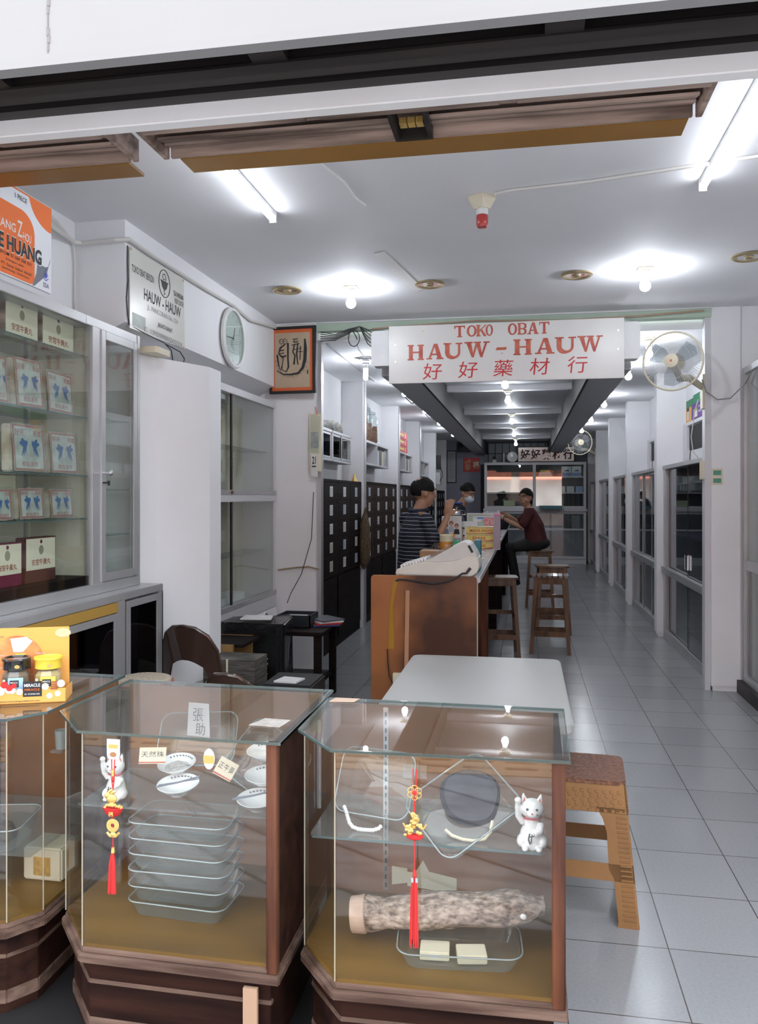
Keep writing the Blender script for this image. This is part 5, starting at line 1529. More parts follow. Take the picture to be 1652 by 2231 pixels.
for q in range(14):
    b.rect(pl, -0.08, 0.07 - 0.02 * (q % 3), 0.3 - q * 0.045, 0.308 - q * 0.045, 0.001, 0.0055)
build('text_lines', b, M['ink_grey'], t)
t = thing('wall_television', 'dark angled television under the ceiling at the far left', 'television', (-1.42, 19.8, 2.66))
build('screen_case', MB().box(-1.66, -1.2, 19.75, 19.85, 2.66, 2.90), M['black'], t, bevel=0.01)
build('screen', MB().box(-1.63, -1.23, 19.745, 19.75, 2.69, 2.87), M['smoke_glass'], t)
# ================================================================== GLASS SHOWCASES
def inset(pts, d):
    """move a convex outline inwards by d"""
    n = len(pts); out = []
    A = sum(pts[i][0] * pts[(i + 1) % n][1] - pts[(i + 1) % n][0] * pts[i][1] for i in range(n))
    sg = 1 if A > 0 else -1
    for i in range(n):
        p0, p1, p2 = Vector(pts[i - 1]), Vector(pts[i]), Vector(pts[(i + 1) % n])
        d0, d1 = (p1 - p0).normalized(), (p2 - p1).normalized()
        n0, n1 = Vector((-d0.y, d0.x)) * sg, Vector((-d1.y, d1.x)) * sg
        m_ = (n0 + n1).normalized()
        out.append(tuple(p1 + m_ * (d / max(0.3, m_.dot(n0)))))
    return out


def wall_seg(b, p, q, z0, z1, t):
    p, q = Vector(p), Vector(q)
    L = (q - p).length
    R = math.atan2(q.y - p.y, q.x - p.x)
    b.box(0, L, 0, t, z0, z1, Matrix.Translation((p.x, p.y, 0)) @ Matrix.Rotation(R, 4, 'Z'))


M['edge_bead'] = mat('pale_glass_edge_bead', (0.40, 0.36, 0.28), 0.3)


def showcase(outline, label, glass_edges, wood_edges, post_at, zf=0.285, zt=0.90, back=None):
    """outline anticlockwise seen from above; edge i runs from point i to point i + 1"""
    cx = sum(p[0] for p in outline) / len(outline); cy = sum(p[1] for p in outline) / len(outline)
    t = thing('glass_showcase', label, 'display case', (cx, cy, 0), 'varnished wooden display cases at the shop entrance')
    inn = inset(outline, 0.012)
    build('plinth', MB().prism(inset(outline, 0.035), 0.0, zf - 0.03), M['case_wood_h'], t, bevel=0.002)
    build('moulding', MB().prism(inset(outline, 0.0), zf - 0.045, zf - 0.02).prism(inset(outline, 0.010), zf - 0.02, zf - 0.004).prism(inset(outline, 0.028), zf - 0.06, zf - 0.045), M['case_trim'], t, bevel=0.004)
    # raised beads of the panelled base
    n = len(outline)
    b = MB()
    low = inset(outline, 0.030)
    for i in range(n):
        if i in glass_edges:
            wall_seg(b, low[i], low[(i + 1) % n], zf - 0.118, zf - 0.106, 0.02)
            wall_seg(b, low[i], low[(i + 1) % n], 0.03, 0.07, 0.02)
    build('base_bead', b, M['case_trim'], t, bevel=0.003)
    f = build('inner_floor', MB().prism(inset(outline, 0.016), zf - 0.004, zf + 0.006), M['case_floor'], t)
    for i in glass_edges:
        b = MB(); wall_seg(b, inn[i], inn[(i + 1) % n], zf + 0.0, zt - 0.008, 0.005)
        g = build('glass_pane', b, M['case_glass'], t)
        b = MB(); p = inn[i]
        b.box(p[0] - 0.0014, p[0] + 0.0014, p[1] - 0.0014, p[1] + 0.0014, zf, zt - 0.008)
        build('edge_bead', b, M['edge_bead'], g)
    for i in wood_edges:
        b = MB(); wall_seg(b, inn[i], inn[(i + 1) % n], zf - 0.03, zt - 0.010, 0.015)
        build('side_panel' if i != back else 'back_panel', b, M['case_wood_h'] if i != back else M['case_back'], t)
    for (x0, x1, y0, y1) in post_at:
        build('corner_post', MB().box(x0, x1, y0, y1, zf - 0.02, zt - 0.008), M['case_wood'], t, bevel=0.003)
    top = inset(outline, -0.006)
    g = build('glass_top', MB().prism(top, zt - 0.008, zt), M['top_glass'], t)
    b = MB()
    for i in range(n):
        wall_seg(b, top[i], top[(i + 1) % n], zt - 0.0078, zt - 0.0005, 0.003)
    build('top_edge', b, M['edge_glass'], g)
    return t


# case on the right (C)
oc = [(-0.499, 2.055), (0.106, 2.070), (0.112, 2.567), (-0.630, 2.576), (-0.630, 2.215)]
caseC = showcase(oc, 'right glass-topped display case holding the long root and white lucky cat', (0, 3, 4), (1, 2), [(0.066, 0.100, 2.078, 2.10)], back=2)
# case in the middle (B)
ob = [(-1.245, 2.093), (-0.652, 2.085), (-0.652, 2.680), (-1.400, 2.700), (-1.408, 2.272)]
caseB = showcase(ob, 'middle glass-topped display case holding china bowls and a stack of glass dishes', (0, 3, 4), (1, 2), [(-0.692, -0.660, 2.094, 2.12)], back=2)
# case at the left edge (A), turned a little, its chamfer on the other side
oa = [(-1.98, 2.02), (-1.52, 2.165), (-1.452, 2.26), (-1.462, 2.76), (-1.98, 2.775)]
caseA = showcase(oa, 'left glass-topped display case carrying the orange display carton', (0, 1, 2), (3, 4), [], back=3)
build('worn_strip', MB().box(-0.755, -0.715, 2.088, 2.100, 0.03, 0.226), mat('bare_tan_wood', (0.42, 0.27, 0.18), 0.5), caseB)
struct('trim_80', MB().box(-2.0, 0.08, 1.96, 2.72, 0.0, 0.003), M['black'])  # black sheet painted in as the shade under and between the cases
for x0, x1 in ((-1.455, -1.405), (-0.648, -0.634)):
    build('gap_shade_board', MB().box(x0, x1, 2.60, 2.62, 0.003, 0.86), M['black'], caseB)  # boards added to block light, so the gaps between cases read as shade
# slotted uprights and shelf of case C
for x, y in ((-0.44, 2.545), (0.02, 2.545)):
    p = build('slotted_upright', MB().box(x - 0.008, x + 0.008, y, y + 0.006, 0.30, 0.885), M['chrome'], caseC)
    b = MB()
    for q in range(22):
        b.box(x - 0.003, x + 0.003, y - 0.0008, y, 0.31 + q * 0.026, 0.324 + q * 0.026)
    build('slots', b, M['ink'], p)
build('slotted_upright', MB().box(-0.613, -0.607, 2.36, 2.372, 0.62, 0.885), M['chrome'], caseC)
s_ = build('glass_shelf', MB().rbox(-0.60, 0.055, 2.20, 2.53, 0.600, 0.607, 0.02), M['dish_glass'], caseC)
build('polished_edge', MB().box(-0.59, 0.04, 2.199, 2.201, 0.6005, 0.6065), M['edge_glass'], s_)
s_ = build('glass_shelf', MB().box(-1.37, -0.70, 2.30, 2.64, 0.600, 0.607), M['dish_glass'], caseB)
build('bracket', MB().box(-0.70, -0.67, 2.60, 2.62, 0.57, 0.60), M['chrome'], caseB)
M['dust'] = mat('brown_wrapping_paper', (0.40, 0.26, 0.17), 0.6, var=0.2, scale=5, bump=0.4)


def dish(loc, w, d, h, rot, label, tilt=None, group='moulded glass dishes in the display cases', name='glass_dish', rr=0.03):
    """rounded rectangular oven dish with rolled rim and lugs"""
    t = thing(name, label, 'glass dish', loc, group)
    T = Matrix.Translation(loc) @ rot
    def ring(w_, d_, z, r):
        pts = []
        for cx, cy, a0 in ((w_ / 2 - r, d_ / 2 - r, 0), (-w_ / 2 + r, d_ / 2 - r, 90), (-w_ / 2 + r, -d_ / 2 + r, 180), (w_ / 2 - r, -d_ / 2 + r, 270)):
            for k in range(6):
                a = math.radians(a0 + 18 * k)
                pts.append(T @ Vector((cx + r * math.cos(a), cy + r * math.sin(a), z)))
        return pts
    b = MB()
    R = [ring(w * .80, d * .78, 0.004, rr), ring(w * .86, d * .84, 0.0, rr), ring(w * .92, d * .90, h * 0.5, rr), ring(w * .96, d * .95, h, rr * 1.1)]
    R = [[b.bm.verts.new(p) for p in q] for q in R]
    for i in range(len(R) - 1):
        n = len(R[i])
        for k in range(n):
            b.bm.faces.new((R[i][k], R[i][(k + 1) % n], R[i + 1][(k + 1) % n], R[i + 1][k]))
    b.bm.faces.new(R[0])
    build('dish_body', b, M['dish_glass'], t, smooth=True)
    rimpts = ring(w, d, h, rr * 1.2)
    build('rim', MB().tube(rimpts, 0.0024, 5, closed=True), M['rim_glass'], t, smooth=True)
    return t


M['rim_glass'] = mat('glass_rim_highlight', (0.27, 0.32, 0.32), 0.1, coat=0.6)
Rz = lambda a: Matrix.Rotation(math.radians(a), 4, 'Z')
Rx = lambda a: Matrix.Rotation(math.radians(a), 4, 'X')
Ry = lambda a: Matrix.Rotation(math.radians(a), 4, 'Y')
dish((-0.42, 2.36, 0.70), 0.23, 0.185, 0.06, Rz(-12) @ Rx(62), 'tilted empty glass dish left on the shelf, a white bead string in its corner')
dish((-0.17, 2.31, 0.655), 0.27, 0.22, 0.055, Ry(-4) @ Rx(40) @ Rz(38), 'cornerwise tilted glass dish holding the large dark dried cap')
# bead string
t0 = [(-0.512, 2.262, 0.668), (-0.505, 2.258, 0.655), (-0.500, 2.255, 0.640), (-0.495, 2.252, 0.628), (-0.485, 2.25, 0.618), (-0.47, 2.25, 0.613), (-0.455, 2.25, 0.612), (-0.44, 2.25, 0.612), (-0.425, 2.25, 0.613), (-0.41, 2.252, 0.618), (-0.40, 2.255, 0.628)]
b = MB()
for i in range(len(t0) - 1):
    for s in (0, 0.5):
        p = Vector(t0[i]).lerp(Vector(t0[i + 1]), s)
        b.ball(p, 0.0062, n=8)
single('bead_bracelet', b, M['ceramic'], 'white bead bracelet curled in the left tilted glass dish', 'bracelet', (-0.46, 2.25, 0.607), smooth=True)
# dark dried cap
b = MB().lathe([(0.0, 0.028), (0.04, 0.026), (0.075, 0.014), (0.086, 0.0), (0.082, -0.008), (0.0, -0.012)], (0, 0, 0), 28)
for v in b.bm.verts:
    r = math.hypot(v.co.x, v.co.y); a = math.atan2(v.co.y, v.co.x)
    v.co.z += 0.004 * math.sin(r * 260) * (r > 0.01)
    v.co.x *= 1 + 0.05 * math.sin(3 * a); v.co.y *= 1 + 0.06 * math.cos(2 * a)
b.jitter(0.004, 16)
bmesh.ops.transform(b.bm, matrix=Matrix.Translation((-0.155, 2.318, 0.70)) @ Rz(8) @ Rx(52), verts=b.bm.verts)
single('dried_fungus_cap', b, mat('dark_grey_fungus', (0.015, 0.015, 0.02), 0.65, rgb2=(0.05, 0.05, 0.065), scale=7, bump=0.4), 'large dark grey dried fungus cap in the cornerwise glass dish', 'dried fungus', (-0.155, 2.318, 0.62), smooth=True)
single('white_ring_fragment', MB().tube([(-0.22, 2.245, 0.632), (-0.20, 2.238, 0.620), (-0.17, 2.232, 0.614), (-0.14, 2.232, 0.612), (-0.11, 2.236, 0.618), (-0.095, 2.246, 0.635), (-0.09, 2.26, 0.66)], 0.0045), M['card'], 'white curved rim peeping below the dark dried cap', 'ring', (-0.15, 2.235, 0.61))


def lucky_cat(x, y, z, s, label, m, group=None):
    t = thing('lucky_cat', label, 'figurine', (x, y, z), group)
    P_ = lambda a, b_, c: (x + a * s, y + b_ * s, z + c * s)
    b = MB()
    b.loft([(P_(0, 0, 0), .30 * s, .24 * s, 0), (P_(0, 0, .15), .34 * s, .27 * s, 0), (P_(0, .02, .4), .29 * s, .23 * s, 0), (P_(0, .02, .62), .20 * s, .17 * s, 0), (P_(0, 0, .8), .17 * s, .15 * s, 0)], 18)
    b.ball(P_(0, -.03, .98), .30 * s, .25 * s, .25 * s)
    b.ball(P_(0, -.24, .90), .13 * s, .08 * s, .08 * s)
    for sx in (-1, 1):
        b.loft([(P_(sx * .17, -.02, 1.12), .10 * s, .05 * s, 0), (P_(sx * .21, -.02, 1.28), .05 * s, .03 * s, 0), (P_(sx * .22, -.02, 1.36), .01 * s, .01 * s, 0)], 8)
        b.ball(P_(sx * .17, -.27, .06), .09 * s, .12 * s, .07 * s)
        b.ball(P_(sx * .25, -.05, .16), .14 * s, .20 * s, .16 * s)
    # raised paw (viewer's left), the other holds a tablet
    b.tube([P_(-.22, -.02, .60), P_(-.34, -.06, .78), P_(-.36, -.10, 1.0), P_(-.35, -.12, 1.16)], [.09 * s, .085 * s, .075 * s, .07 * s], 10)
    b.ball(P_(-.35, -.14, 1.20), .09 * s, .08 * s, .08 * s)
    b.tube([P_(.22, -.04, .6), P_(.20, -.20, .48), P_(.06, -.28, .42)], [.09 * s, .08 * s, .07 * s], 10)
    body = remeshed('body', b, m, t, voxel=0.018 * s, smooth=3)
    build('collar', MB().tube([P_(.20 * math.cos(q * PI / 10), .17 * math.sin(q * PI / 10) - 0.0, .74 + .01 * math.sin(q)) for q in range(20)], .022 * s, 6, closed=True), M['red'], t, smooth=True)
    for sx in (-1, 1):
        build('ear_lining', MB().prism([(0, 0), (.10 * s, 0), (.05 * s, .14 * s)], 0, 0.006 * s, Matrix.Translation(P_(sx * .19 - .05, -.078, 1.13)) @ Rx(90)), mat('coral_glaze', (0.60, 0.16, 0.12), 0.3), t)
        build('eye', MB().ball(P_(sx * .11, -.245, 1.02), .045 * s, .02 * s, .035 * s, n=10), M['ink'], t, smooth=True)
    build('nose', MB().ball(P_(0, -.315, .94), .02 * s, n=8), M['red'], t)
    pl = Pl(P_(.0, -.30, .30), (1, 0.0, 0), (0, 0.1, 1))
    build('ink_mark', MB().stroke(pl, [(-.06 * s, .14 * s), (-.09 * s, 0), (-.05 * s, -.12 * s)], .03 * s, .01 * s).stroke(pl, [(-.1 * s, .05 * s), (.06 * s, .09 * s)], .025 * s, .01 * s).stroke(pl, [(.0, .12 * s), (-.03 * s, -.1 * s)], .025 * s, .01 * s), M['ink'], t)
    return t


lucky_cat(0.018, 2.235, 0.607, 0.108, 'glossy white lucky cat with red collar and raised paw on the right case shelf', M['ceramic'])
lucky_cat(-1.275, 2.36, 0.607, 0.105, 'pale lucky cat half hidden behind the rabbit pendant in the middle case', M['ceramic'])
# long root on the floor of case C
zf = 0.292
b = MB()
prof = [(-0.275, .040), (-0.24, .048), (-0.20, .044), (-0.15, .050), (-0.08, .052), (0.0, .048), (0.08, .050), (0.16, .056), (0.20, .048), (0.235, .042), (0.262, .034), (0.285, .026)]
rings = []
for q, (a, r) in enumerate(prof):
    rings.append([b.bm.verts.new((a, r * (1 + 0.12 * math.sin(3 * k * PI / 10 + q)) * math.cos(k * PI / 10), r * math.sin(k * PI / 10) * (0.92 + 0.1 * math.sin(q * 1.7)))) for k in range(20)])
for i in range(len(rings) - 1):
    for k in range(20):
        b.bm.faces.new((rings[i][k], rings[i][(k + 1) % 20], rings[i + 1][(k + 1) % 20], rings[i + 1][k]))
b.bm.faces.new(rings[0][::-1]); b.bm.faces.new(rings[-1])
bmesh.ops.subdivide_edges(b.bm, edges=list(b.bm.edges), cuts=2, use_grid_fill=True)
b.jitter(0.005, 45); b.jitter(0.006, 14)
bmesh.ops.transform(b.bm, matrix=Matrix.Translation((-0.212, 2.27, 0.395)) @ Rz(4) @ Ry(-5.5) @ Matrix.Diagonal((0.93, 1, 1, 1)), verts=b.bm.verts)
bark = mat('knobbly_root_bark', (0.12, 0.075, 0.05), 0.85, rgb2=(0.50, 0.39, 0.31), scale=70, bump=1.0, detail=10, stretch=(0.6, 1, 1))
rt = thing('dried_root', 'long knobbly pale brown dried root lying across a glass dish in the right case', 'root', (-0.17, 2.27, 0.30))
build('bark', b, bark, rt, smooth=True)
build('sawn_end', MB().cyl((-0.488, 2.2505, 0.368), (-0.447, 2.2535, 0.372), 0.0475, 0.0515, n=24), mat('pale_sawn_wood', (0.50, 0.35, 0.26), 0.7, var=0.1, scale=30), rt, bevel=0.002)
build('mould_spot', MB().ball((-0.005, 2.223, 0.42), 0.009, 0.006, 0.008), M['paper'], rt)
dish((-0.18, 2.235, zf + 0.002), 0.34, 0.17, 0.045, Rz(5) @ Rx(3), 'long glass dish under the dried root with two cream boxes in it', rr=0.035)
for q, (x, l) in enumerate(((-0.245, 'squarish cream box in the dish under the root, nearer the sawn end'), (-0.145, 'cream box with faint red print in the dish under the root'))):
    t = thing('cream_box', l, 'box', (x, 2.21, zf + 0.008), 'cream boxes under the root')
    T = Matrix.Translation((x, 2.21, 0)) @ Rz(4 + 6 * q)
    build('carton', MB().box(-0.04, 0.04, -0.03, 0.03, zf + 0.008, zf + 0.032, T), M['card'], t, bevel=0.002)
    build('print', MB().box(-0.012, 0.012, -0.0305, -0.03, zf + 0.014, zf + 0.026, T), M['card'] if q else M['paper'], t)
# papers at the back of case C
b = MB(); pl = Pl((-0.25, 2.545, 0.32), XR, ZU)
b.poly(pl, [(-0.17, 0.0), (-0.12, 0.01), (-0.12, 0.055), (-0.17, 0.06)], 0.001).poly(pl, [(-0.12, 0.0), (0.14, -0.02), (0.14, 0.02), (-0.05, 0.05), (-0.07, 0.085), (-0.095, 0.045), (-0.12, 0.045)], 0.001)
single('torn_paper', b, M['card'], 'torn cream paper strips against the back of the right case', 'paper', (-0.25, 2.545, 0.30))
single('taped_note', MB().box(-0.40, -0.36, 2.548, 2.552, 0.70, 0.74), mat('yellowed_tape', (0.42, 0.33, 0.22), 0.3), 'small yellowed note taped behind the left tilted dish', 'note', (-0.38, 2.55, 0.70))


# hanging ornaments on the front glass
def tassel_ornament(x, y, ztop, zs, label, kind):
    t = thing('lucky_pendant', label, 'hanging ornament', (x, y, ztop))
    y -= 0.0
    V = lambda a, z: (x + a, y, z)
    zh = zs['cord0']
    if kind == 'rabbit':
        b = MB(); pl = Pl((x, y + 0.004, ztop), XR, ZU)
        ringo = [(0.019 * math.cos(a * PI / 10), -0.043 + 0.016 * math.sin(a * PI / 10)) for a in range(10, 21)]
        b.poly(pl, [(-0.019, 0.0), (-0.019, -0.043)] + ringo[1:-1] + [(0.019, -0.043), (0.019, 0.0)][::1], 0.003)
        build('adhesive_hook', b, M['white_plastic'], t)
        build('hook_opening', MB().disc(pl, 0, -0.042, 0.010, 0.0008, 0.003, ry=0.007), M['case_back'], t)
        build('hook_tape', MB().rect(pl, -0.014, 0.014, -0.025, -0.014, 0.0006, 0.003), mat('amber_tape', (0.65, 0.36, 0.10), 0.4), t)
    else:
        b = MB().rect(Pl((x, y + 0.003, ztop), XR, ZU), -0.03, 0.03, -0.035, 0.0, 0.001).jitter(0.003, 40)
        build('clear_tape', b, film, t)
    for pts in ([V(-0.004, zh), V(-0.003, zs['knot']), V(0, zs['fig1'])], [V(0.005, zh), V(0.003, zs['knot']), V(0, zs['fig1'])], [V(0, zs['fig0']), V(0, zs['tas1'])]):
        build('cord', MB().tube(pts, 0.0016, 5), M['red'], t)
    if kind == 'rabbit':
        build('red_bead', MB().ball(V(0, zs['knot'] + 0.006), 0.005, 0.005, 0.008), M['red'], t)
        build('gold_sleeve', MB().cyl(V(0, zs['knot'] + 0.016), V(0, zs['knot'] + 0.034), 0.004), M['gold'], t)
    else:
        b = MB()
        for a in range(6):
            c = (x + 0.011 * math.cos(a * PI / 3 + .5), zs['knot'] + 0.011 * math.sin(a * PI / 3 + .5))
            b.tube([(c[0] + 0.008 * math.cos(q * PI / 5), y - 0.001, c[1] + 0.008 * math.sin(q * PI / 5)) for q in range(10)], 0.0012, 4, closed=True)
        build('endless_knot', b, M['gold'], t)
        build('knot_heart', MB().ball(V(0, zs['knot']), 0.008, 0.003, 0.008), M['red'], t)
    z1, z0 = zs['fig1'], zs['fig0']
    H = z1 - z0
    if kind == 'rabbit':
        b = MB()
        b.ball(V(-0.004, z1 - H * 0.34), 0.016, 0.008, 0.014); b.ball(V(-0.016, z1 - H * 0.22), 0.010, 0.007, 0.009)
        b.tube([V(-0.014, z1 - H * 0.16), V(-0.008, z1 - H * 0.04), V(0.0, z1 + 0.002)], [0.004, 0.005, 0.002], 6)
        b.tube([V(-0.010, z1 - H * 0.18), V(0.002, z1 - H * 0.10), V(0.010, z1 - H * 0.05)], [0.004, 0.004, 0.002], 6)
        build('rabbit', b, M['gold'], t, smooth=True)
        b = MB(); r2 = random.Random(2)
        for q in range(26):
            a = r2.uniform(-1, 1); b.ball((x + 0.024 * a, y + r2.uniform(-0.008, 0.003), z1 - H * (0.66 - 0.16 * (1 - abs(a))) + r2.uniform(-0.004, 0.003)), 0.0045, n=6)
        build('gold_coins', b, M['gold'], t, smooth=True)
        build('treasure_bowl', MB().lathe([(0.012, 0), (0.021, 0.006), (0.028, 0.018), (0.031, 0.024), (0.0, 0.022)], V(0, z0), 20, sx=1, sy=0.45), M['red'], t, smooth=True)
        lettering([('福', 0, 0.010, 0.015, 0.014, 0.03)], Pl((x, y - 0.0125, z0), XR, ZU), M['gold'], t)
    else:
        b = MB(); r2 = random.Random(4)
        for q in range(34):
            f = q / 33
            w_ = 0.026 * (0.25 + 0.75 * f)
            b.ball((x + r2.uniform(-w_, w_) * (0.6 if f < .5 else 1), y + r2.uniform(-0.006, 0.004), z1 - H * (0.05 + 0.80 * f)), r2.uniform(0.004, 0.008), 0.004, r2.uniform(0.003, 0.007), n=6)
        for sx in (-1, 1):
            b.tube([V(sx * 0.010, z1 - H * 0.5), V(sx * 0.022, z1 - H * 0.6), V(sx * 0.03, z1 - H * 0.42)], [0.004, 0.004, 0.002], 6)
        build('gold_dragon_ship', b, M['gold'], t, smooth=True)
        build('red_base', MB().lathe([(0.010, 0), (0.020, 0.004), (0.022, 0.012), (0.0, 0.012)], V(0, z0), 18, sx=1, sy=0.5), M['red'], t, smooth=True)
    if kind == 'rabbit':
        zc = (zs['fig0'] + zs['tas1']) / 2 + 0.006
        build('coin_disc', MB().lathe([(0.006, 0), (0.018, 0), (0.019, 0.0015), (0.018, 0.003), (0.006, 0.003)], V(0, zc + 0.012), 24, (0, -1, 0), closed=True), M['gold'], t, smooth=True)
        build('gold_ingot', MB().ball(V(0, zc - 0.013), 0.009, 0.005, 0.007).tube([V(-0.018, zc - 0.008), V(-0.009, zc - 0.018), V(0.009, zc - 0.018), V(0.018, zc - 0.008)], 0.004, 6), M['gold'], t, smooth=True)
    ta1, ta0 = zs['tas1'], zs['tas0']
    build('tassel_cap', MB().cyl(V(0, ta1), V(0, ta1 - 0.014), 0.004, 0.0055), M['gold'] if kind == 'rabbit' else M['red'], t)
    b = MB(); r2 = random.Random(9)
    for q in range(46):
        a, bb = r2.uniform(-1, 1), r2.uniform(-1, 1)
        b.tube([(x + a * 0.003, y + bb * 0.003, ta1 - 0.013), (x + a * 0.009, y + bb * 0.005, ta1 - 0.045), (x + a * 0.011 + r2.uniform(-.002, .002), y + bb * 0.006, ta0 + r2.uniform(0, 0.03 if kind != 'rabbit' else 0.008))], 0.0013, 3)
    build('tassel', b, M['red'], t)
    if kind != 'rabbit':
        for sx in (-0.005, 0.006):
            build('silver_band', MB().box(x + sx - 0.003, x + sx + 0.003, y - 0.008, y - 0.006, ta1 - 0.028, ta1 - 0.016), M['chrome'], t)
    return t


tassel_ornament(-1.128, 2.073, 0.885, dict(cord0=0.83, knot=0.768, fig1=0.745, fig0=0.672, tas1=0.585, tas0=0.455), 'gold rabbit and red bowl pendant with red tassel hanging in front of the middle case', 'rabbit')
tassel_ornament(-0.278, 2.040, 0.875, dict(cord0=0.865, knot=0.805, fig1=0.755, fig0=0.685, tas1=0.607, tas0=0.405), 'gold dragon-ship pendant with long red tassel hanging in front of the right case', 'ship')
t = thing('oval_sticker', 'empty oval white adhesive hook stuck on the middle case glass', 'adhesive hook', (-0.852, 2.083, 0.82))
pl = Pl((-0.852, 2.090, 0.842), XR, ZU)
build('oval_plate', MB().disc(pl, 0, 0, 0.016, 0.003, ry=0.028), M['white_plastic'], t)
build('amber_tape', MB().rect(pl, -0.015, 0.015, -0.012, 0.010, 0.0006, 0.003), mat('amber_tape', (0.65, 0.36, 0.10), 0.4), t)

# contents of case B
def bowl(x, y, z, r, label, tilt, full=None, spoon=False):
    t = thing('china_bowl', label, 'bowl', (x, y, z), 'white china bowls in the middle case')
    q = Vector((0, -math.sin(math.radians(tilt)), math.cos(math.radians(tilt))))
    build('bowl_body', MB().lathe([(r * .42, 0), (r * .45, r * .08), (r * .8, r * .3), (r, r * .52), (r * .97, r * .53), (r * .78, r * .34), (r * .4, r * .14), (0, r * .12)], (x, y, z), 32, q), M['ceramic'], t, smooth=True)
    b = MB()
    for k in range(9):
        a = PI * (0.25 + 0.5 * k / 8)
        b.ball(Vector((x, y, z)) + q * r * .42 + Vector((r * .86 * math.cos(a), r * .86 * math.sin(a) * math.cos(math.radians(tilt)), r * .86 * math.sin(a) * math.sin(math.radians(tilt)) )), 0.004, 0.002, 0.003, n=6)
    build('blue_flowers', b, M['grey_print'], t)
    if full:
        build('contents', MB().lathe([(r * .62, r * .26), (r * .4, r * .33), (0, r * .36)], (x, y, z), 20, q).jitter(0.003, 60), full, t)
    return t


seeds = mat('pale_grey_pearls', (0.40, 0.39, 0.37), 0.6, rgb2=(0.62, 0.60, 0.57), scale=120, bump=0.6)
bowl(-1.085, 2.40, 0.690, 0.060, 'china bowl of pale seeds behind the card reading three characters', 12, seeds)
bowl(-1.045, 2.32, 0.652, 0.064, 'lower china bowl in front of the bowl of seeds, a metal spoon across it', 8)
bowl(-0.81, 2.46, 0.725, 0.062, 'highest china bowl of the three beside the wooden post', 8)
bowl(-0.785, 2.37, 0.680, 0.062, 'middle china bowl of the three beside the wooden post', 8)
bowl(-0.775, 2.28, 0.640, 0.064, 'lowest china bowl of the three beside the wooden post, holding dark twigs', 6)
for (x, y, z, l) in ((-1.03, 2.28, 0.70, 'thin metal spoon lying across the lower left bowl'), (-0.775, 2.25, 0.69, 'bundle of dark twigs lying across the lowest bowl by the post')):
    single('long_spoon' if x < -0.9 else 'twig_bundle', MB().tube([(x - 0.07, y, z - 0.018), (x, y - 0.002, z), (x + 0.07, y, z + 0.022)], 0.003).tube([(x - 0.06, y, z - 0.012), (x + 0.07, y - 0.002, z + 0.016)], 0.002), M['grey_print'], l, 'spoon' if x < -0.9 else 'twigs', (x, y, z - 0.02))
def hand_card(x, y, z, w, h, txt, tl, label, name='hand_written_card'):
    t = thing(name, label, 'card', (x, y, z))
    pl = Pl((x, y, z + h / 2), (math.cos(math.radians(tl)), 0.1, math.sin(math.radians(tl))), (-math.sin(math.radians(tl)), 0.25, math.cos(math.radians(tl))))
    build('card_sheet', MB().rect(pl, -w / 2, w / 2, -h / 2, h / 2, 0.001), M['card'], t)
    build('red_edge', MB().rect(pl, -w / 2, w / 2, -h * .46, -h * .38, 0.0004, 0.001), M['sign_red'], t)
    lettering([(txt, 0, h * 0.08, w * .85, h * .36, -0.005)], pl, M['ink'], t, n0=0.0015)
hand_card(-1.135, 2.33, 0.735, 0.085, 0.048, '天然珠', 2, 'cream card inked with three Chinese characters leaning on a bowl')
hand_card(-0.885, 2.30, 0.715, 0.060, 0.055, '正牛黃', -28, 'cream card turned cornerwise between the two groups of bowls')
t = thing('paper_scroll', 'narrow white paper strip brushed with large characters in the middle case', 'paper strip', (-1.045, 2.47, 0.76))
pl = Pl((-1.045, 2.47, 0.84), XR, (0.02, 0.1, 1))
build('sheet', MB().poly(pl, [(-0.035, -0.055), (0.045, -0.06), (0.035, 0.05), (-0.035, 0.05)], 0.001).jitter(0.002, 20), M['paper'], t)
lettering([('張', 0.0, 0.012, 0.035, 0.04, -0.01), ('助', 0.01, -0.033, 0.032, 0.038, -0.01)], pl, M['ink'], t, n0=0.002)
dish((-1.04, 2.50, 0.75), 0.26, 0.17, 0.06, Rx(58) @ Rz(4), 'tilted glass dish behind the card and seed bowl in the middle case')
dish((-0.80, 2.47, 0.70), 0.24, 0.20, 0.05, Rx(56) @ Rz(-30), 'cornerwise glass dish behind the three bowls by the post')
for q in range(6):
    dish((-1.03, 2.35, 0.292 + 0.048 * q), 0.32, 0.19, 0.045, Rz(-3 + 1.2 * (q % 3)), ('lowest', 'second', 'third', 'fourth', 'fifth', 'topmost')[q] + ' glass dish of the tall stack in the middle case' + ('' if q in (0, 5) else ', counted from the bottom'), group='stack of glass dishes in the middle case')
b = MB(); r2 = random.Random(6)
for q in range(26):
    p = Vector((-1.0 + r2.uniform(-.03, .03), 2.33 + r2.uniform(-.01, .02), 0.588 + r2.uniform(-.008, .006)))
    b.tube([p, p + Vector((r2.uniform(-.02, .02), r2.uniform(-.01, .01), r2.uniform(0, .014)))], 0.0008, 3)
single('dried_herb_tuft', b, M['ink'], 'tuft of black dried herb on the topmost stacked dish', 'dried herb', (-1.0, 2.33, 0.58))['kind'] = 'stuff'
single('brown_note', MB().box(-0.87, -0.82, 2.655, 2.658, 0.50, 0.55), mat('brown_note', (0.40, 0.26, 0.18), 0.6), 'brown paper square pinned at the back of the middle case', 'note', (-0.845, 2.655, 0.5))
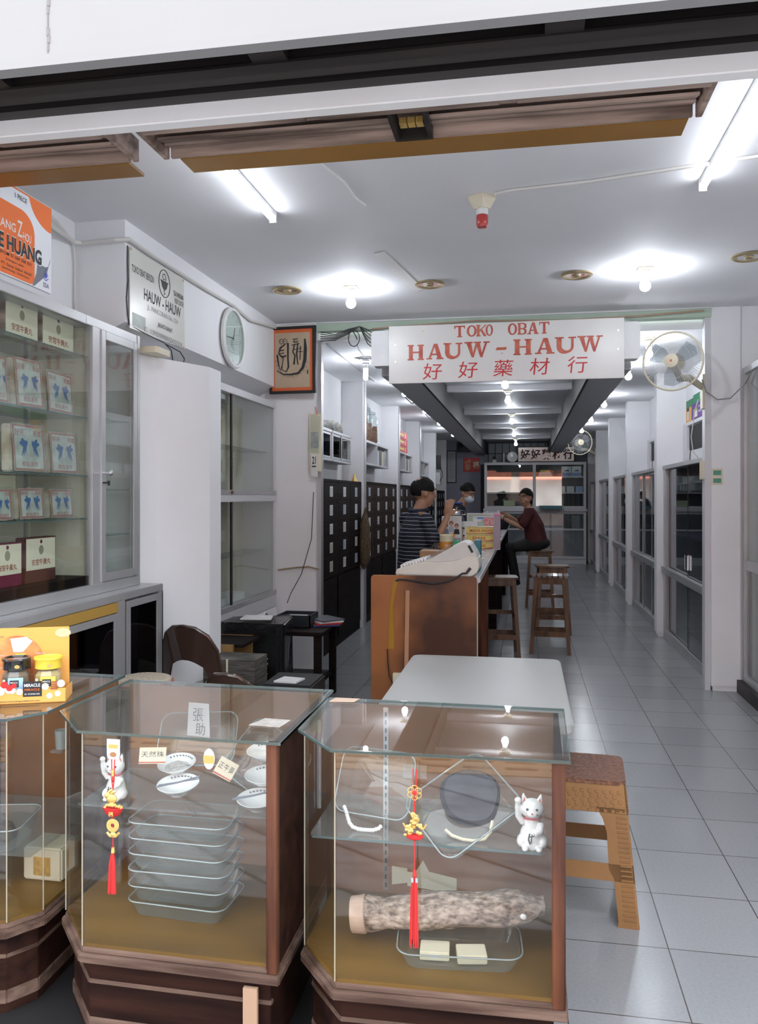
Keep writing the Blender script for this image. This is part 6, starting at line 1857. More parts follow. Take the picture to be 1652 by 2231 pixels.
single('wax_paper', MB().poly(Pl((-0.73, 2.28, 0.895), XR, YB), [(-0.055, -0.06), (0.04, -0.065), (0.05, 0.01), (-0.03, 0.015)], 0.0015, 0.006), mat('creased_wax_paper', (0.34, 0.30, 0.27), 0.6, rgb2=(0.46, 0.43, 0.40), scale=30), 'creased white wrapping paper on top of the middle case near its corner', 'paper', (-0.73, 2.28, 0.90))
single('tape_scrap', MB().poly(Pl((-0.60, 2.55, 0.901), XR, YB), [(-0.02, -0.03), (0.06, -0.02), (0.07, 0.02), (-0.01, 0.02)], 0.002), mat('pinkish_tape', (0.55, 0.38, 0.28), 0.4), 'pinkish scrap of tape at the back corner of the right case top', 'tape', (-0.60, 2.55, 0.901))
# contents of case A
dish((-1.70, 2.32, 0.46), 0.28, 0.22, 0.07, Rz(12), 'glass dish of dark herbs in the left case at the picture edge')
single('dark_herbs', MB().lathe([(0.0, 0.0), (0.09, 0.0), (0.08, 0.025), (0.03, 0.035), (0, 0.036)], (-1.70, 2.32, 0.468), 18).jitter(0.008, 30), mat('dark_dried_herb', (0.05, 0.035, 0.025), 0.9, var=0.5, scale=50), 'heap of dark dried herbs in the left case dish', 'dried herb', (-1.70, 2.32, 0.468))['kind'] = 'stuff'
build('glass_shelf', MB().box(-1.95, -1.50, 2.25, 2.70, 0.449, 0.456), M['dish_glass'], caseA)
t = thing('gold_band_packet', 'cream packet with a gold band on the floor of the left case', 'packet', (-1.56, 2.5, 0.291))
build('packet_body', MB().box(-1.64, -1.50, 2.42, 2.54, 0.292, 0.40), M['card'], t, bevel=0.006)
build('gold_band', MB().box(-1.60, -1.54, 2.418, 2.42, 0.31, 0.37), M['gold'], t)
single('shot_glass', MB().lathe([(0.016, 0.74), (0.02, 0.80), (0.018, 0.80), (0.014, 0.745), (0, 0.745)], (-1.49, 2.40, 0), 14), M['rim_glass'], 'small ribbed shot glass high in the left case by its side glass', 'glass', (-1.49, 2.40, 0.74), smooth=True)
build('side_bracket', MB().box(-1.51, -1.47, 2.37, 2.43, 0.733, 0.74), M['dish_glass'], caseA)

# goods on case A
ZT = 0.90
t = thing('display_carton', 'orange counter display carton with a printed back card holding two spice jars', 'display carton', (-1.58, 2.40, ZT))
R_ = (0.93, 0.36, 0)
pl = Pl((-1.655, 2.295, ZT), R_, ZU)     # front of the tray
u_ = pl.r; back = Vector((-u_.y, u_.x, 0))
o_ = pl.o
def tray(a0, a1, d0, d1, z0, z1, m, nm, parent, bev=0.001):
    c = [o_ + u_ * a0 + back * d0, o_ + u_ * a1 + back * d0, o_ + u_ * a1 + back * d1, o_ + u_ * a0 + back * d1]
    return build(nm, MB().prism([(p.x, p.y) for p in c], z0, z1), m, parent, bevel=bev)
tray(0, 0.215, 0, 0.003, ZT, ZT + 0.045, M['orange_card'], 'front_wall', t)
tray(0, 0.003, 0, 0.11, ZT, ZT + 0.042, M['orange_card'], 'side_wall', t)
tray(0.212, 0.215, 0, 0.11, ZT, ZT + 0.042, M['orange_card'], 'side_wall', t)
tray(0, 0.215, 0, 0.11, ZT, ZT + 0.004, M['orange_card'], 'tray_floor', t)
bk = tray(-0.13, 0.205, 0.112, 0.116, ZT, ZT + 0.225, M['orange_card'], 'back_card', t)
plb = Pl(o_ + back * 0.1115, u_, ZU)
b = MB().poly(plb, [(0.04 + 0.085 * math.cos(a * PI / 12) * 1.0 - 0.0, 0.115 + 0.085 * math.sin(a * PI / 12)) for a in range(24)], 0.0004, 0.0)
build('circle_print', b, mat('burnt_orange_print', (0.62, 0.16, 0.06), 0.5, rgb2=(0.80, 0.38, 0.12), scale=14), bk)
build('bowl_print', MB().poly(plb, [(0.02, 0.19), (0.07, 0.195), (0.09, 0.18), (0.06, 0.145), (0.03, 0.145)], 0.0004, 0.0006), M['paper'], bk)
build('jar_print', MB().rect(plb, 0.02, 0.04, 0.09, 0.13, 0.0004, 0.0006).rect(plb, 0.066, 0.084, 0.09, 0.13, 0.0004, 0.0006), M['ink'], bk)
build('middle_jar_print', MB().rect(plb, 0.036, 0.068, 0.085, 0.14, 0.0004, 0.001), M['yellow'], bk)
build('corner_print', MB().disc(plb, 0.185, 0.205, 0.025, 0.0004, 0.0006, ry=0.015), mat('peach_print', (0.85, 0.50, 0.30), 0.5), bk)
lettering([('Hipertensi', -0.01, 0.135, 0.03, 0.006), ('Kolesterol', 0.115, 0.14, 0.03, 0.006), ('Sakit Sendi', -0.015, 0.095, 0.034, 0.006), ('Stroke', 0.08, 0.07, 0.02, 0.006), ('Diabetes', 0.03, 0.06, 0.03, 0.006)], plb, M['paper'], bk, 'white_text', 0.0015)
lettering([('100% Bahan Alami', -0.045, 0.198, 0.09, 0.008), ('membantu menjaga', -0.05, 0.182, 0.075, 0.005), ('stamina dan tubuh', -0.05, 0.172, 0.075, 0.005), ('setiap hari', -0.062, 0.162, 0.05, 0.005)], plb, M['ink_grey'], bk, 'small_text', 0.0015)
build('black_logo', MB().rect(pl, 0.085, 0.142, 0.022, 0.070, 0.001, 0.0), M['ink'], t)
lettering([('MIRACLE', 0.113, 0.058, 0.048, 0.010, 0.02), ('BY VITAMIN IND', 0.113, 0.030, 0.045, 0.005, 0.0)], pl, M['paper'], t, 'white_text', 0.0016)
lettering([('MIRACLE', 0.113, 0.044, 0.045, 0.007, 0.0)], pl, M['orange'], t, 'orange_text', 0.0016)
lettering([('www.miraclespiceblend.com', 0.075, 0.008, 0.12, 0.007, 0.01)], pl, M['ink'], t, 'web_text', 0.0006)
b = MB()
for a, c_ in ((0.165, 0.022), (0.19, 0.028)):
    b.disc(pl, a, c_, 0.009, 0.0006)
build('round_seal', b, M['paper'], t)
b = MB(); r2 = random.Random(8)
for q in range(7):
    b.disc(pl, 0.015 + r2.random() * 0.06, 0.034 + r2.random() * 0.02, 0.010, 0.0006 + q * 0.0002)
build('garlic_print', b, mat('pale_garlic', (0.80, 0.68, 0.60), 0.5), t)
b = MB()
for a, c_, r in ((0.03, 0.062, 0.011), (0.045, 0.052, 0.010), (0.058, 0.058, 0.008)):
    b.disc(pl, a, c_, r, 0.002)
build('tomato_print', b, M['red'], t)
b = MB().disc(pl, 0.152, 0.052, 0.011, 0.001).disc(pl, 0.20, 0.060, 0.012, 0.001)
build('ginger_print', b, M['card'], t)
b = MB()
for q in range(4):
    b.rect(pl, 0.168 + 0.001 * q, 0.190 - 0.001 * q, 0.042 + q * 0.007, 0.047 + q * 0.007, 0.001)
build('cinnamon_print', b, mat('cinnamon_print', (0.35, 0.08, 0.03), 0.5), t)
def spice_jar(a, d, lidm, fillm, labm, label):
    c = o_ + u_ * a + back * d
    c.z = 0.0
    z = ZT + 0.005
    j = thing('spice_jar', label, 'jar', (c.x, c.y, z), 'spice jars in the orange display carton')
    c2 = (c.x, c.y, 0)
    build('contents', MB().lathe([(0.036, z + 0.003), (0.040, z + 0.01), (0.040, z + 0.075), (0.030, z + 0.088), (0, z + 0.088)], c2, 8), fillm, j, smooth=False)
    build('glass_body', MB().lathe([(0.039, z), (0.043, z + 0.006), (0.043, z + 0.078), (0.034, z + 0.095), (0.034, z + 0.10)], c2, 8), M['dish_glass'], j)
    build('lid', MB().lathe([(0.037, z + 0.096), (0.041, z + 0.098), (0.041, z + 0.122), (0.045, z + 0.128), (0.044, z + 0.133), (0.038, z + 0.134), (0.036, z + 0.130), (0, z + 0.130)], c2, 28), lidm, j, smooth=True)
    pj = Pl(c - back * 0.0405 + Vector((0, 0, z + 0.045)), u_, ZU)
    build('paper_label', MB().rect(pj, -0.016, 0.030, -0.03, 0.03, 0.0012, 0.0), labm, j)
    build('black_label', MB().rect(pj, -0.010, 0.017, 0.0, 0.022, 0.0012, 0.001), M['ink'], j)
    lettering([('MIRACLE', 0.003, 0.015, 0.022, 0.006, 0.01), ('honey blend', 0.003, 0.006, 0.020, 0.004)], pj, M['paper'], j, n0=0.0025)
    build('barcode', MB().rect(pj, -0.031, -0.024, -0.03, 0.025, 0.001, 0.0), M['paper'], j)
    build('lid_seal', MB().disc(Pl(c - back * 0.0415 + u_ * 0.012 + Vector((0, 0, z + 0.110)), u_, ZU), 0, 0, 0.008, 0.001, ry=0.006), M['gold'], j)
spice_jar(0.052, 0.056, mat('glossy_black_lid', (0.015, 0.015, 0.016), 0.12, coat=0.6), mat('brown_spice', (0.16, 0.09, 0.045), 0.7), mat('sky_label', (0.35, 0.55, 0.68), 0.5), 'spice jar with the glossy black lid in the orange carton')
spice_jar(0.150, 0.056, mat('yellow_lid', (0.82, 0.58, 0.06), 0.3), mat('mustard_powder', (0.62, 0.42, 0.14), 0.7), mat('yellow_label', (0.80, 0.62, 0.10), 0.5), 'spice jar with the yellow lid in the orange carton')
# small boxes at the edge
def carton(name, x0, x1, y0, y1, z0, z1, m, label, ang, items, group, accents=()):
    t = thing(name, label, 'box', ((x0 + x1) / 2, (y0 + y1) / 2, z0), group)
    T = Matrix.Translation(((x0 + x1) / 2, (y0 + y1) / 2, 0)) @ Rz(ang)
    w, d = (x1 - x0) / 2, (y1 - y0) / 2
    build('carton', MB().box(-w, w, -d, d, z0, z1, T), m, t, bevel=0.001)
    r = T.to_3x3() @ Vector((1, 0, 0))
    pl = Pl(T @ Vector((0, -d - 0.0002, (z0 + z1) / 2)), r, ZU)
    for (shape, mm) in accents:
        bb = MB(); shape(bb, pl); build('print', bb, mm, t)
    for it, mm in items:
        lettering(it, pl, mm, t, n0=0.0012)
    return t
carton('supplement_carton', -1.80, -1.655, 2.14, 2.22, 0.90, 0.955, mat('garlic_green', (0.04, 0.32, 0.15), 0.4), 'green supplement carton lying on the left case at the picture edge', 17,
       [([('PLUS', 0.035, 0.012, 0.03, 0.012, 0.02), ('mengandung konsentrasi', 0.02, -0.006, 0.08, 0.008, 0.005), ('bawang', 0.03, -0.017, 0.03, 0.007, 0.005)], M['paper'])], 'cartons beside the orange display')
carton('supplement_carton', -1.80, -1.68, 2.235, 2.29, 0.90, 0.99, mat('lilac_carton', (0.42, 0.24, 0.52), 0.4), 'purple and white garlic carton standing behind the green one', 17, [], 'cartons beside the orange display',
       ((lambda b, pl: b.disc(pl, 0.035, 0.02, 0.012, 0.0006), M['green_print']), (lambda b, pl: b.disc(pl, 0.04, -0.005, 0.017, 0.0006), M['paper'])))

# ================================================================== FURNITURE IN FRONT
# rattan-look plastic stool
t = thing('plastic_stool', 'tan woven-look plastic stool with a dark seat beside the right display case', 'stool', (0.205, 3.23, 0))
SH, TW, BW, TD, BD = 0.515, 0.165, 0.215, 0.155, 0.195
def sp(u, v, z):      # point on the tapered shell, u, v in -1..1
    f = 1 - z / SH
    return (u * (TW + (BW - TW) * f), v * (TD + (BD - TD) * f), z)
st = Matrix.Translation((0.205, 3.23, 0)) @ Rz(-4)
legm = M['tan_plastic']
nt = legm.node_tree
for sx in (-1, 1):
    for sy in (-1, 1):
        b = MB()
        sec = lambda z, w: [sp(sx, sy, z), sp(sx * (1 - w), sy, z), sp(sx, sy * (1 - w * 1.05), z)]
        zs_ = [(0.0, 0.36), (0.02, 0.34), (0.17, 0.37), (0.20, 0.45), (0.33, 0.45), (0.38, 0.52), (0.42, 0.66)]
        R = []
        for z, w in zs_:
            a, q, c = [Vector(p) for p in sec(z, w)]
            ar = a.lerp((q + c) / 2, 0.08)
            th = Vector((-sx * 0.004, -sy * 0.004, 0))
            R.append([b.bm.verts.new(p) for p in (q, a.lerp(q, 0.10), ar, a.lerp(c, 0.10), c, c + Vector((-sx * 0.006, 0, 0)), ar + th * 2, q + Vector((0, -sy * 0.006, 0)))])
        for i in range(len(R) - 1):
            for k_ in range(8):
                b.bm.faces.new((R[i][k_], R[i][(k_ + 1) % 8], R[i + 1][(k_ + 1) % 8], R[i + 1][k_]))
        b.bm.faces.new(R[0][::-1]); b.bm.faces.new(R[-1])
        # woven ridges
        for q in range(24):
            z = 0.03 + q * 0.017
            p0 = Vector(sp(sx * 0.97, sy, z)); p1 = Vector(sp(sx * 0.76, sy, z))
            b.tube([p0 + Vector((0, sy * 0.001, 0)), p1 + Vector((0, sy * 0.001, 0))], 0.0035, 4)
        bmesh.ops.transform(b.bm, matrix=st, verts=b.bm.verts)
        build('leg', b, legm, t, bevel=0)
b = MB()
for v0, v1, ax_ in ((-1, 1, 'x'), (-1, 1, 'y')):
    for sgn in (-1, 1):
        for z0, z1 in ((0.16, 0.22),):
            P4 = [(sp(-1, sgn, z) if ax_ == 'x' else sp(sgn, -1, z)) for z in (z0, z1)] + [(sp(1, sgn, z) if ax_ == 'x' else sp(sgn, 1, z)) for z in (z1, z0)]
            off = Vector((0, -sgn * 0.006, 0)) if ax_ == 'x' else Vector((-sgn * 0.006, 0, 0))
            f1 = [b.bm.verts.new(p) for p in P4]; f2 = [b.bm.verts.new(Vector(p) + off) for p in P4]
            b.bm.faces.new(f1); b.bm.faces.new(f2[::-1])
            for k_ in range(4):
                b.bm.faces.new((f1[k_], f1[(k_ + 1) % 4], f2[(k_ + 1) % 4], f2[k_]))
bmesh.ops.transform(b.bm, matrix=st, verts=b.bm.verts)
build('stretcher', b, legm, t)
b = MB()
for ax_ in 'xy':
    for sgn in (-1, 1):
        P4 = [(sp(-1, sgn, z) if ax_ == 'x' else sp(sgn, -1, z)) for z in (0.40, SH - 0.01)] + [(sp(1, sgn, z) if ax_ == 'x' else sp(sgn, 1, z)) for z in (SH - 0.01, 0.40)]
        off = Vector((0, -sgn * 0.006, 0)) if ax_ == 'x' else Vector((-sgn * 0.006, 0, 0))
        f1 = [b.bm.verts.new(p) for p in P4]; f2 = [b.bm.verts.new(Vector(p) + off) for p in P4]
        b.bm.faces.new(f1); b.bm.faces.new(f2[::-1])
        for k_ in range(4):
            b.bm.faces.new((f1[k_], f1[(k_ + 1) % 4], f2[(k_ + 1) % 4], f2[k_]))
        for r in range(5):
            for q in range(12):
                uu = -0.86 + q * 0.156 + 0.05 * (r % 2)
                if uu > 0.86: continue
                z = 0.405 + r * 0.017
                p = sp(uu, sgn, z) if ax_ == 'x' else sp(sgn, uu, z)
                if ax_ == 'x': b.box(p[0] - 0.006, p[0] + 0.006, p[1] - 0.003, p[1] + 0.003, z - 0.003, z + 0.008)
                else: b.box(p[0] - 0.003, p[0] + 0.003, p[1] - 0.006, p[1] + 0.006, z - 0.003, z + 0.008)
bmesh.ops.transform(b.bm, matrix=st, verts=b.bm.verts)
build('apron', b, legm, t)
build('seat', MB().rbox(-TW - 0.004, TW + 0.004, -TD - 0.004, TD + 0.004, SH - 0.018, SH, 0.035, 6, st), M['brown_top'], t, bevel=0.004)

# white folding table behind the right case
t = thing('white_table', 'plain white-topped table between the display case and the counter', 'table', (-0.2, 3.6, 0))
build('tabletop', MB().rbox(-0.575, 0.172, 2.95, 4.165, 0.705, 0.74, 0.05, 6), mat('pale_grey_laminate', (0.31, 0.305, 0.29), 0.4, var=0.02, scale=3), t, bevel=0.006)
for sx in (-0.50, 0.12):
    for y in (2.99, 4.08):
        build('leg', MB().cyl((sx, y, 0), (sx, y, 0.705), 0.014, n=12), M['alu'], t)
build('apron', MB().box(-0.52, 0.12, 3.03, 3.06, 0.64, 0.705).box(-0.52, 0.12, 4.05, 4.08, 0.64, 0.705), M['alu'], t)

# brown plastic chair with a round hooped back
def hoop_chair(x, y, rz, top, label, w=0.19, seat=True):
    t = thing('plastic_chair', label, 'chair', (x, y, 0), 'glossy brown chairs behind the display cases')
    T = Matrix.Translation((x, y, 0)) @ Rz(rz)
    b = MB()
    outer = [(-w, top - 0.42), (-w * 1.0, top - 0.25), (-w * .93, top - 0.13), (-w * .72, top - 0.05), (-w * .38, top - 0.008), (0, top), (w * .38, top - 0.008), (w * .72, top - 0.05), (w * .93, top - 0.13), (w, top - 0.25), (w, top - 0.42)]
    inner = [(-w * .72, top - 0.42), (-w * .70, top - 0.30), (-w * .55, top - 0.225), (-w * .3, top - 0.20), (-w * .12, top - 0.19), (0, top - 0.19), (w * .12, top - 0.19), (w * .3, top - 0.20), (w * .55, top - 0.225), (w * .70, top - 0.30), (w * .72, top - 0.42)]
    def cv(p, off=0): return T @ Vector((p[0], 0.18 + 0.05 * (1 - (p[0] / w) ** 2) + (p[1] - 0.4) * 0.12 + off, p[1]))
    F = [[b.bm.verts.new(cv(p, o2)) for p in L] for L, o2 in ((outer, 0), (inner, 0), (inner, 0.018), (outer, 0.018))]
    for i in range(10):
        for j in range(4):
            A, B = F[j], F[(j + 1) % 4]
            b.bm.faces.new((A[i], A[i + 1], B[i + 1], B[i]))
    for e in (0, 10):
        b.bm.faces.new([F[j][e] for j in range(4)])
    build('backrest', b, M['brown_plastic'], t, smooth=True, bevel=0.004)
    build('back_tube', MB().tube([cv(p, 0.009) for p in outer], 0.011, 8), M['brown_plastic'], t, smooth=True)
    if seat:
        build('seat', MB().rbox(-w, w, -0.20, 0.2, 0.42, 0.445, 0.06, 5, T), M['brown_plastic'], t, bevel=0.005)
        for sx in (-1, 1):
            for yy in (-0.17, 0.17):
                build('leg', MB().tube([T @ Vector((sx * w * .8, yy * .85, 0.42)), T @ Vector((sx * w * 1.05, yy * 1.15, 0))], 0.012, 8), M['chrome'] if top > 0.8 else M['dark_metal'], t)
    return t


hoop_chair(-1.78, 4.46, 165, 0.845, 'taller glossy brown plastic chair with an opening in its hooped back', 0.20)
hoop_chair(-1.20, 3.55, 180 - 12, 0.80, 'lower brown round-backed chair peeping over the middle case', 0.155)
t = thing('woven_stool', 'round stool with a woven beige seat and red piping behind the left case', 'stool', (-1.79, 3.58, 0))
build('seat', MB().lathe([(0.0, 0.70), (0.10, 0.702), (0.128, 0.695), (0.135, 0.68), (0.13, 0.665), (0, 0.66)], (-1.79, 3.58, 0), 32), mat('woven_cane', (0.55, 0.47, 0.36), 0.6, rgb2=(0.30, 0.24, 0.18), scale=140, stretch=(1, 0.4, 1)), t, smooth=True)
build('piping', MB().tube([(-1.79 + 0.135 * math.cos(a * PI / 16), 3.58 + 0.135 * math.sin(a * PI / 16), 0.680) for a in range(32)], 0.006, 6, closed=True), mat('faded_red_piping', (0.40, 0.09, 0.08), 0.5), t, smooth=True)
for q in range(4):
    a = q * PI / 2 + 0.6
    build('leg', MB().tube([(-1.79 + 0.09 * math.cos(a), 3.58 + 0.09 * math.sin(a), 0.665), (-1.79 + 0.14 * math.cos(a), 3.58 + 0.14 * math.sin(a), 0)], 0.01, 8), M['chrome'], t)

# dark clutter behind: desk, wrapped parcel, low table
t = thing('low_table', 'low black wooden table with shelf at the foot of the left pier', 'table', (-1.80, 6.05, 0))
build('tabletop', MB().box(-2.14, -1.46, 5.72, 6.30, 0.535, 0.565), M['dark_wood'], t, bevel=0.003)
for x, y in ((-1.51, 5.78), (-1.51, 6.25), (-2.10, 5.78), (-2.10, 6.25)):
    build('leg', MB().box(x - 0.025, x + 0.025, y - 0.025, y + 0.025, 0, 0.535), M['dark_wood'], t)
build('lower_shelf', MB().box(-2.1, -1.5, 5.78, 6.25, 0.16, 0.18), M['dark_wood'], t)
t = thing('wrapped_parcel', 'large parcel in shiny black plastic with a white sheet on top', 'parcel', (-1.86, 5.62, 0.0))
build('parcel_body', MB().rbox(-2.12, -1.66, 5.36, 5.70, 0.0, 0.68, 0.05).jitter(0.02, 6), M['black_plastic'], t, bevel=0.01)
build('white_sheet', MB().prism([(-1.98, 5.42), (-1.76, 5.44), (-1.80, 5.62), (-2.00, 5.60)], 0.692, 0.70), M['paper'], t)
t = thing('basket_tray', 'black plastic basket holding a white note on the low table', 'basket', (-1.72, 6.02, 0.566))
b = MB().box(-1.86, -1.60, 5.90, 5.91, 0.566, 0.66).box(-1.86, -1.60, 6.13, 6.14, 0.566, 0.66).box(-1.86, -1.85, 5.90, 6.14, 0.566, 0.66).box(-1.61, -1.60, 5.90, 6.14, 0.566, 0.66).box(-1.86, -1.60, 5.90, 6.14, 0.566, 0.572)
build('basket_wall', b, mat('dark_blue_plastic', (0.012, 0.016, 0.022), 0.4), t)
build('white_note', MB().box(-1.80, -1.66, 5.94, 6.06, 0.640, 0.643), M['paper'], t)
build('basket_fill', MB().box(-1.84, -1.62, 5.92, 6.12, 0.573, 0.638), M['black'], t)
for q, (c, l) in enumerate(((M['ink_blue'], 'lowest magazine, navy, in the pile on the low table'), (M['red'], 'red magazine in the pile on the low table'), (M['paper'], 'white magazine in the pile on the low table'), (mat('grey_cover', (0.12, 0.13, 0.15), 0.3), 'topmost dark glossy magazine of the pile on the low table'))):
    single('magazine', MB().box(-0.10, 0.10, -0.13, 0.13, 0.566 + q * 0.012, 0.577 + q * 0.012, Matrix.Translation((-1.54, 6.12, 0)) @ Rz(20 + q * 9)), c, l, 'magazine', (-1.54, 6.12, 0.566 + q * 0.012), 'magazines on the low table')
t = thing('low_desk', 'low brown shelf unit crowded with papers beside the white boxed pillar', 'shelf', (-1.98, 5.12, 0))
build('side_panel', MB().box(-2.15, -1.86, 4.95, 4.98, 0, 0.60), mat('ochre_board', (0.26, 0.15, 0.05), 0.5), t)
build('side_panel', MB().box(-2.15, -1.86, 5.32, 5.35, 0, 0.60), mat('ochre_board', (0.26, 0.15, 0.05), 0.5), t)
build('shelf_board', MB().box(-2.15, -1.80, 4.98, 5.32, 0.33, 0.35).box(-2.15, -1.80, 4.98, 5.32, 0.58, 0.60), M['dark_wood'], t)
b = MB(); r2 = random.Random(1)
for q in range(14):
    b.box(-0.13, 0.13, -0.15, 0.15, 0.351 + q * 0.008, 0.357 + q * 0.008, Matrix.Translation((-1.88, 5.14, 0)) @ Rz(r2.uniform(-12, 12)))
single('paper_pile', b, mat('dull_papers', (0.30, 0.30, 0.27), 0.7, rgb2=(0.5, 0.5, 0.46), scale=30), 'untidy pile of papers on the low brown shelf unit', 'paper pile', (-1.88, 5.14, 0.351))['kind'] = 'stuff'
single('green_folder', MB().box(-0.13, 0.13, -0.16, 0.16, 0.465, 0.475, Matrix.Translation((-1.87, 5.13, 0)) @ Rz(12)), mat('dull_green_folder', (0.12, 0.22, 0.17), 0.5), 'dull green folder topping the pile of papers', 'folder', (-1.87, 5.13, 0.465))
t = thing('paper_bundle', 'dark tied bundle of old newspapers on the floor against the white boxed pillar', 'bundle', (-1.78, 4.8, 0))
build('bundle_body', MB().prism([(-1.952, 4.69), (-1.62, 4.69), (-1.62, 4.93), (-1.92, 4.93), (-1.92, 4.75)], 0, 0.56).jitter(0.004, 20), mat('old_newsprint_dark', (0.035, 0.03, 0.028), 0.8, rgb2=(0.12, 0.11, 0.095), scale=8, stretch=(1, 1, 14)), t)
build('twine', MB().box(-1.80, -1.79, 4.68, 4.69, 0, 0.565), M['card'], t)
t = thing('black_crate', 'black crate with a white cloth scrap on top, behind the chairs', 'crate', (-1.35, 4.6, 0))
build('crate_body', MB().box(-1.50, -1.20, 4.45, 4.78, 0, 0.48), M['black'], t, bevel=0.01)
build('cloth_scrap', MB().prism([(-1.44, 4.50), (-1.30, 4.48), (-1.28, 4.60), (-1.41, 4.62)], 0.482, 0.492).jitter(0.004, 30), M['paper'], t)
single('floor_cable', MB().tube([(-1.80, 6.75, 1.6), (-1.81, 6.72, 1.2), (-1.88, 6.65, 0.9), (-1.93, 6.5, 0.75), (-1.90, 6.3, 0.70)], 0.004), M['cable_black'], 'thin black cable slanting down the left pier to the clutter', 'cable', (-1.8, 6.75, 0.7))
single('brown_cable', MB().tube([(-2.13, 6.78, 0.92), (-1.98, 6.80, 0.94), (-1.86, 6.81, 0.95), (-1.77, 6.80, 0.93)], 0.008), mat('brown_cord', (0.35, 0.27, 0.18), 0.5), 'brown taped cable across the lower part of the left pier', 'cable', (-2.0, 6.79, 0.92))
single('feather_duster', MB().lathe([(0.012, 0.0), (0.05, 0.06), (0.07, 0.25), (0.06, 0.5), (0.02, 0.66), (0.008, 0.72)], (-1.86, 9.30, 0.72), 14).jitter(0.02, 12), mat('brown_feathers', (0.05, 0.035, 0.022), 0.9, rgb2=(0.16, 0.11, 0.06), scale=40, stretch=(3, 3, 0.6)), 'ragged brown feather duster hanging at the end of the nearest medicine chest', 'feather duster', (-1.86, 9.30, 0.72))
# ================================================================== COUNTER
ZK = 1.05
KX0, KX1 = -0.76, -0.285
t = thing('shop_counter', 'long wooden shop counter with a scuffed orange end panel and pale top', 'counter', (-0.5, 9.0, 0))
b = MB().rbox(-0.975, -0.30, 0.0, ZK + 0.008, -0.012, 0.012, 0.02, 4, Matrix.Translation((0, 5.09, 0)) @ Matrix(((1, 0, 0, 0), (0, 0, 1, 0), (0, 1, 0, 0), (0, 0, 0, 1))))
e = build('end_panel', b, M['counter'], t, bevel=0.003)
T = Matrix.Translation((-0.752, 5.065, 0)) @ Ry(1.0)
build('batten', MB().box(-0.013, 0.013, 0, 0.013, 0.38, 0.965, T), mat('bare_pine', (0.42, 0.22, 0.12), 0.6), e)
build('tape_strip', MB().prism([(-0.83, 1.03), (-0.80, 1.02), (-0.83, 0.86), (-0.822, 0.59), (-0.862, 0.585), (-0.855, 0.82)], -0.003, 0, Matrix(((1, 0, 0, 0), (0, 0, 1, 5.076), (0, 1, 0, 0), (0, 0, 0, 1)))), mat('amber_packing_tape', (0.38, 0.20, 0.03), 0.2, coat=0.5), e)
build('socket_plate', MB().box(-0.83, -0.76, 5.055, 5.077, 0.36, 0.44), M['cream_plastic'], e, bevel=0.004)
build('countertop', MB().box(KX0 - 0.02, KX1, 5.10, 15.0, ZK - 0.035, ZK), mat('pale_counter_top', (0.50, 0.50, 0.52), 0.25, var=0.08, scale=3), t, bevel=0.003)
build('metal_edge', MB().box(KX1, KX1 + 0.006, 5.10, 15.0, ZK - 0.03, ZK + 0.004), M['alu'], t)
build('base_panel', MB().box(KX0, -0.50, 5.10, 14.9, 0.0, ZK - 0.035), M['dark_wood'], t)
for y in (5.16, 6.9, 8.9, 10.9, 12.9, 14.8):
    build('upright', MB().box(-0.50, -0.31, y - 0.02, y + 0.02, 0, ZK - 0.035), M['case_wood'] if y < 6 or y == 6.9 else M['dark_wood'], t, bevel=0.002)
build('cream_edge', MB().box(-0.308, -0.298, 5.14, 5.18, 0.0, ZK - 0.035), M['card'], t)

# cash register, side on
t = thing('cash_register', 'cream cash register standing side-on at the near end of the counter', 'cash register', (-0.56, 5.35, ZK))
MXZ = lambda y: Matrix(((1, 0, 0, 0), (0, 0, 1, y), (0, 1, 0, 0), (0, 0, 0, 1)))
z = ZK
prof = [(-0.830, z + .004), (-0.826, z + .030), (-0.815, z + .042), (-0.70, z + .078), (-0.64, z + .092), (-0.56, z + .088), (-0.44, z + .100), (-0.345, z + .135), (-0.300, z + .120), (-0.290, z + .07), (-0.300, z + .03), (-0.335, z + .002)]
build('lower_case', MB().prism(prof, 0, 0.36, MXZ(5.16)), M['cream_case'] if 'cream_case' in M else mat('register_cream', (0.64, 0.62, 0.56), 0.4, var=0.03, scale=10), t, bevel=0.006)
prof = [(-0.66, z + .088), (-0.60, z + .110), (-0.46, z + .190), (-0.405, z + .216), (-0.375, z + .218), (-0.350, z + .205), (-0.315, z + .150), (-0.300, z + .118), (-0.345, z + .128), (-0.44, z + .096), (-0.56, z + .084)]
build('upper_case', MB().prism(prof, 0.015, 0.345, MXZ(5.16)), mat('register_grey', (0.56, 0.56, 0.53), 0.4, var=0.03, scale=10), t, bevel=0.005)
b = MB()
for i in range(9):
    for j in range(7):
        x = -0.800 + i * 0.019; y = 5.19 + j * 0.042
        b.box(x, x + 0.015, y, y + 0.034, z + 0.050 + (x + 0.80) * 0.30, z + 0.066 + (x + 0.80) * 0.30)
build('keyboard', b, M['white_plastic'], t, bevel=0.001)
build('printer_slot', MB().prism([(-0.365, z + .195), (-0.350, z + .200), (-0.325, z + .155), (-0.34, z + .150)], -0.002, 0.06, MXZ(5.175)), M['ink'], t)
build('display_window', MB().box(-0.62, -0.47, -0.11, 0.11, 0, 0.004, Matrix.Translation((0.0, 5.34, 0)) @ Matrix.Translation((-0.545, 0, z + 0.155)) @ Ry(-29) @ Matrix.Translation((0.545, 0, 0))), M['grey_print'], t)
build('cable_plug', MB().cyl((-0.345, 5.155, z + 0.055), (-0.370, 5.145, z + 0.022), 0.010, 0.007, n=12), M['cable_black'], t)
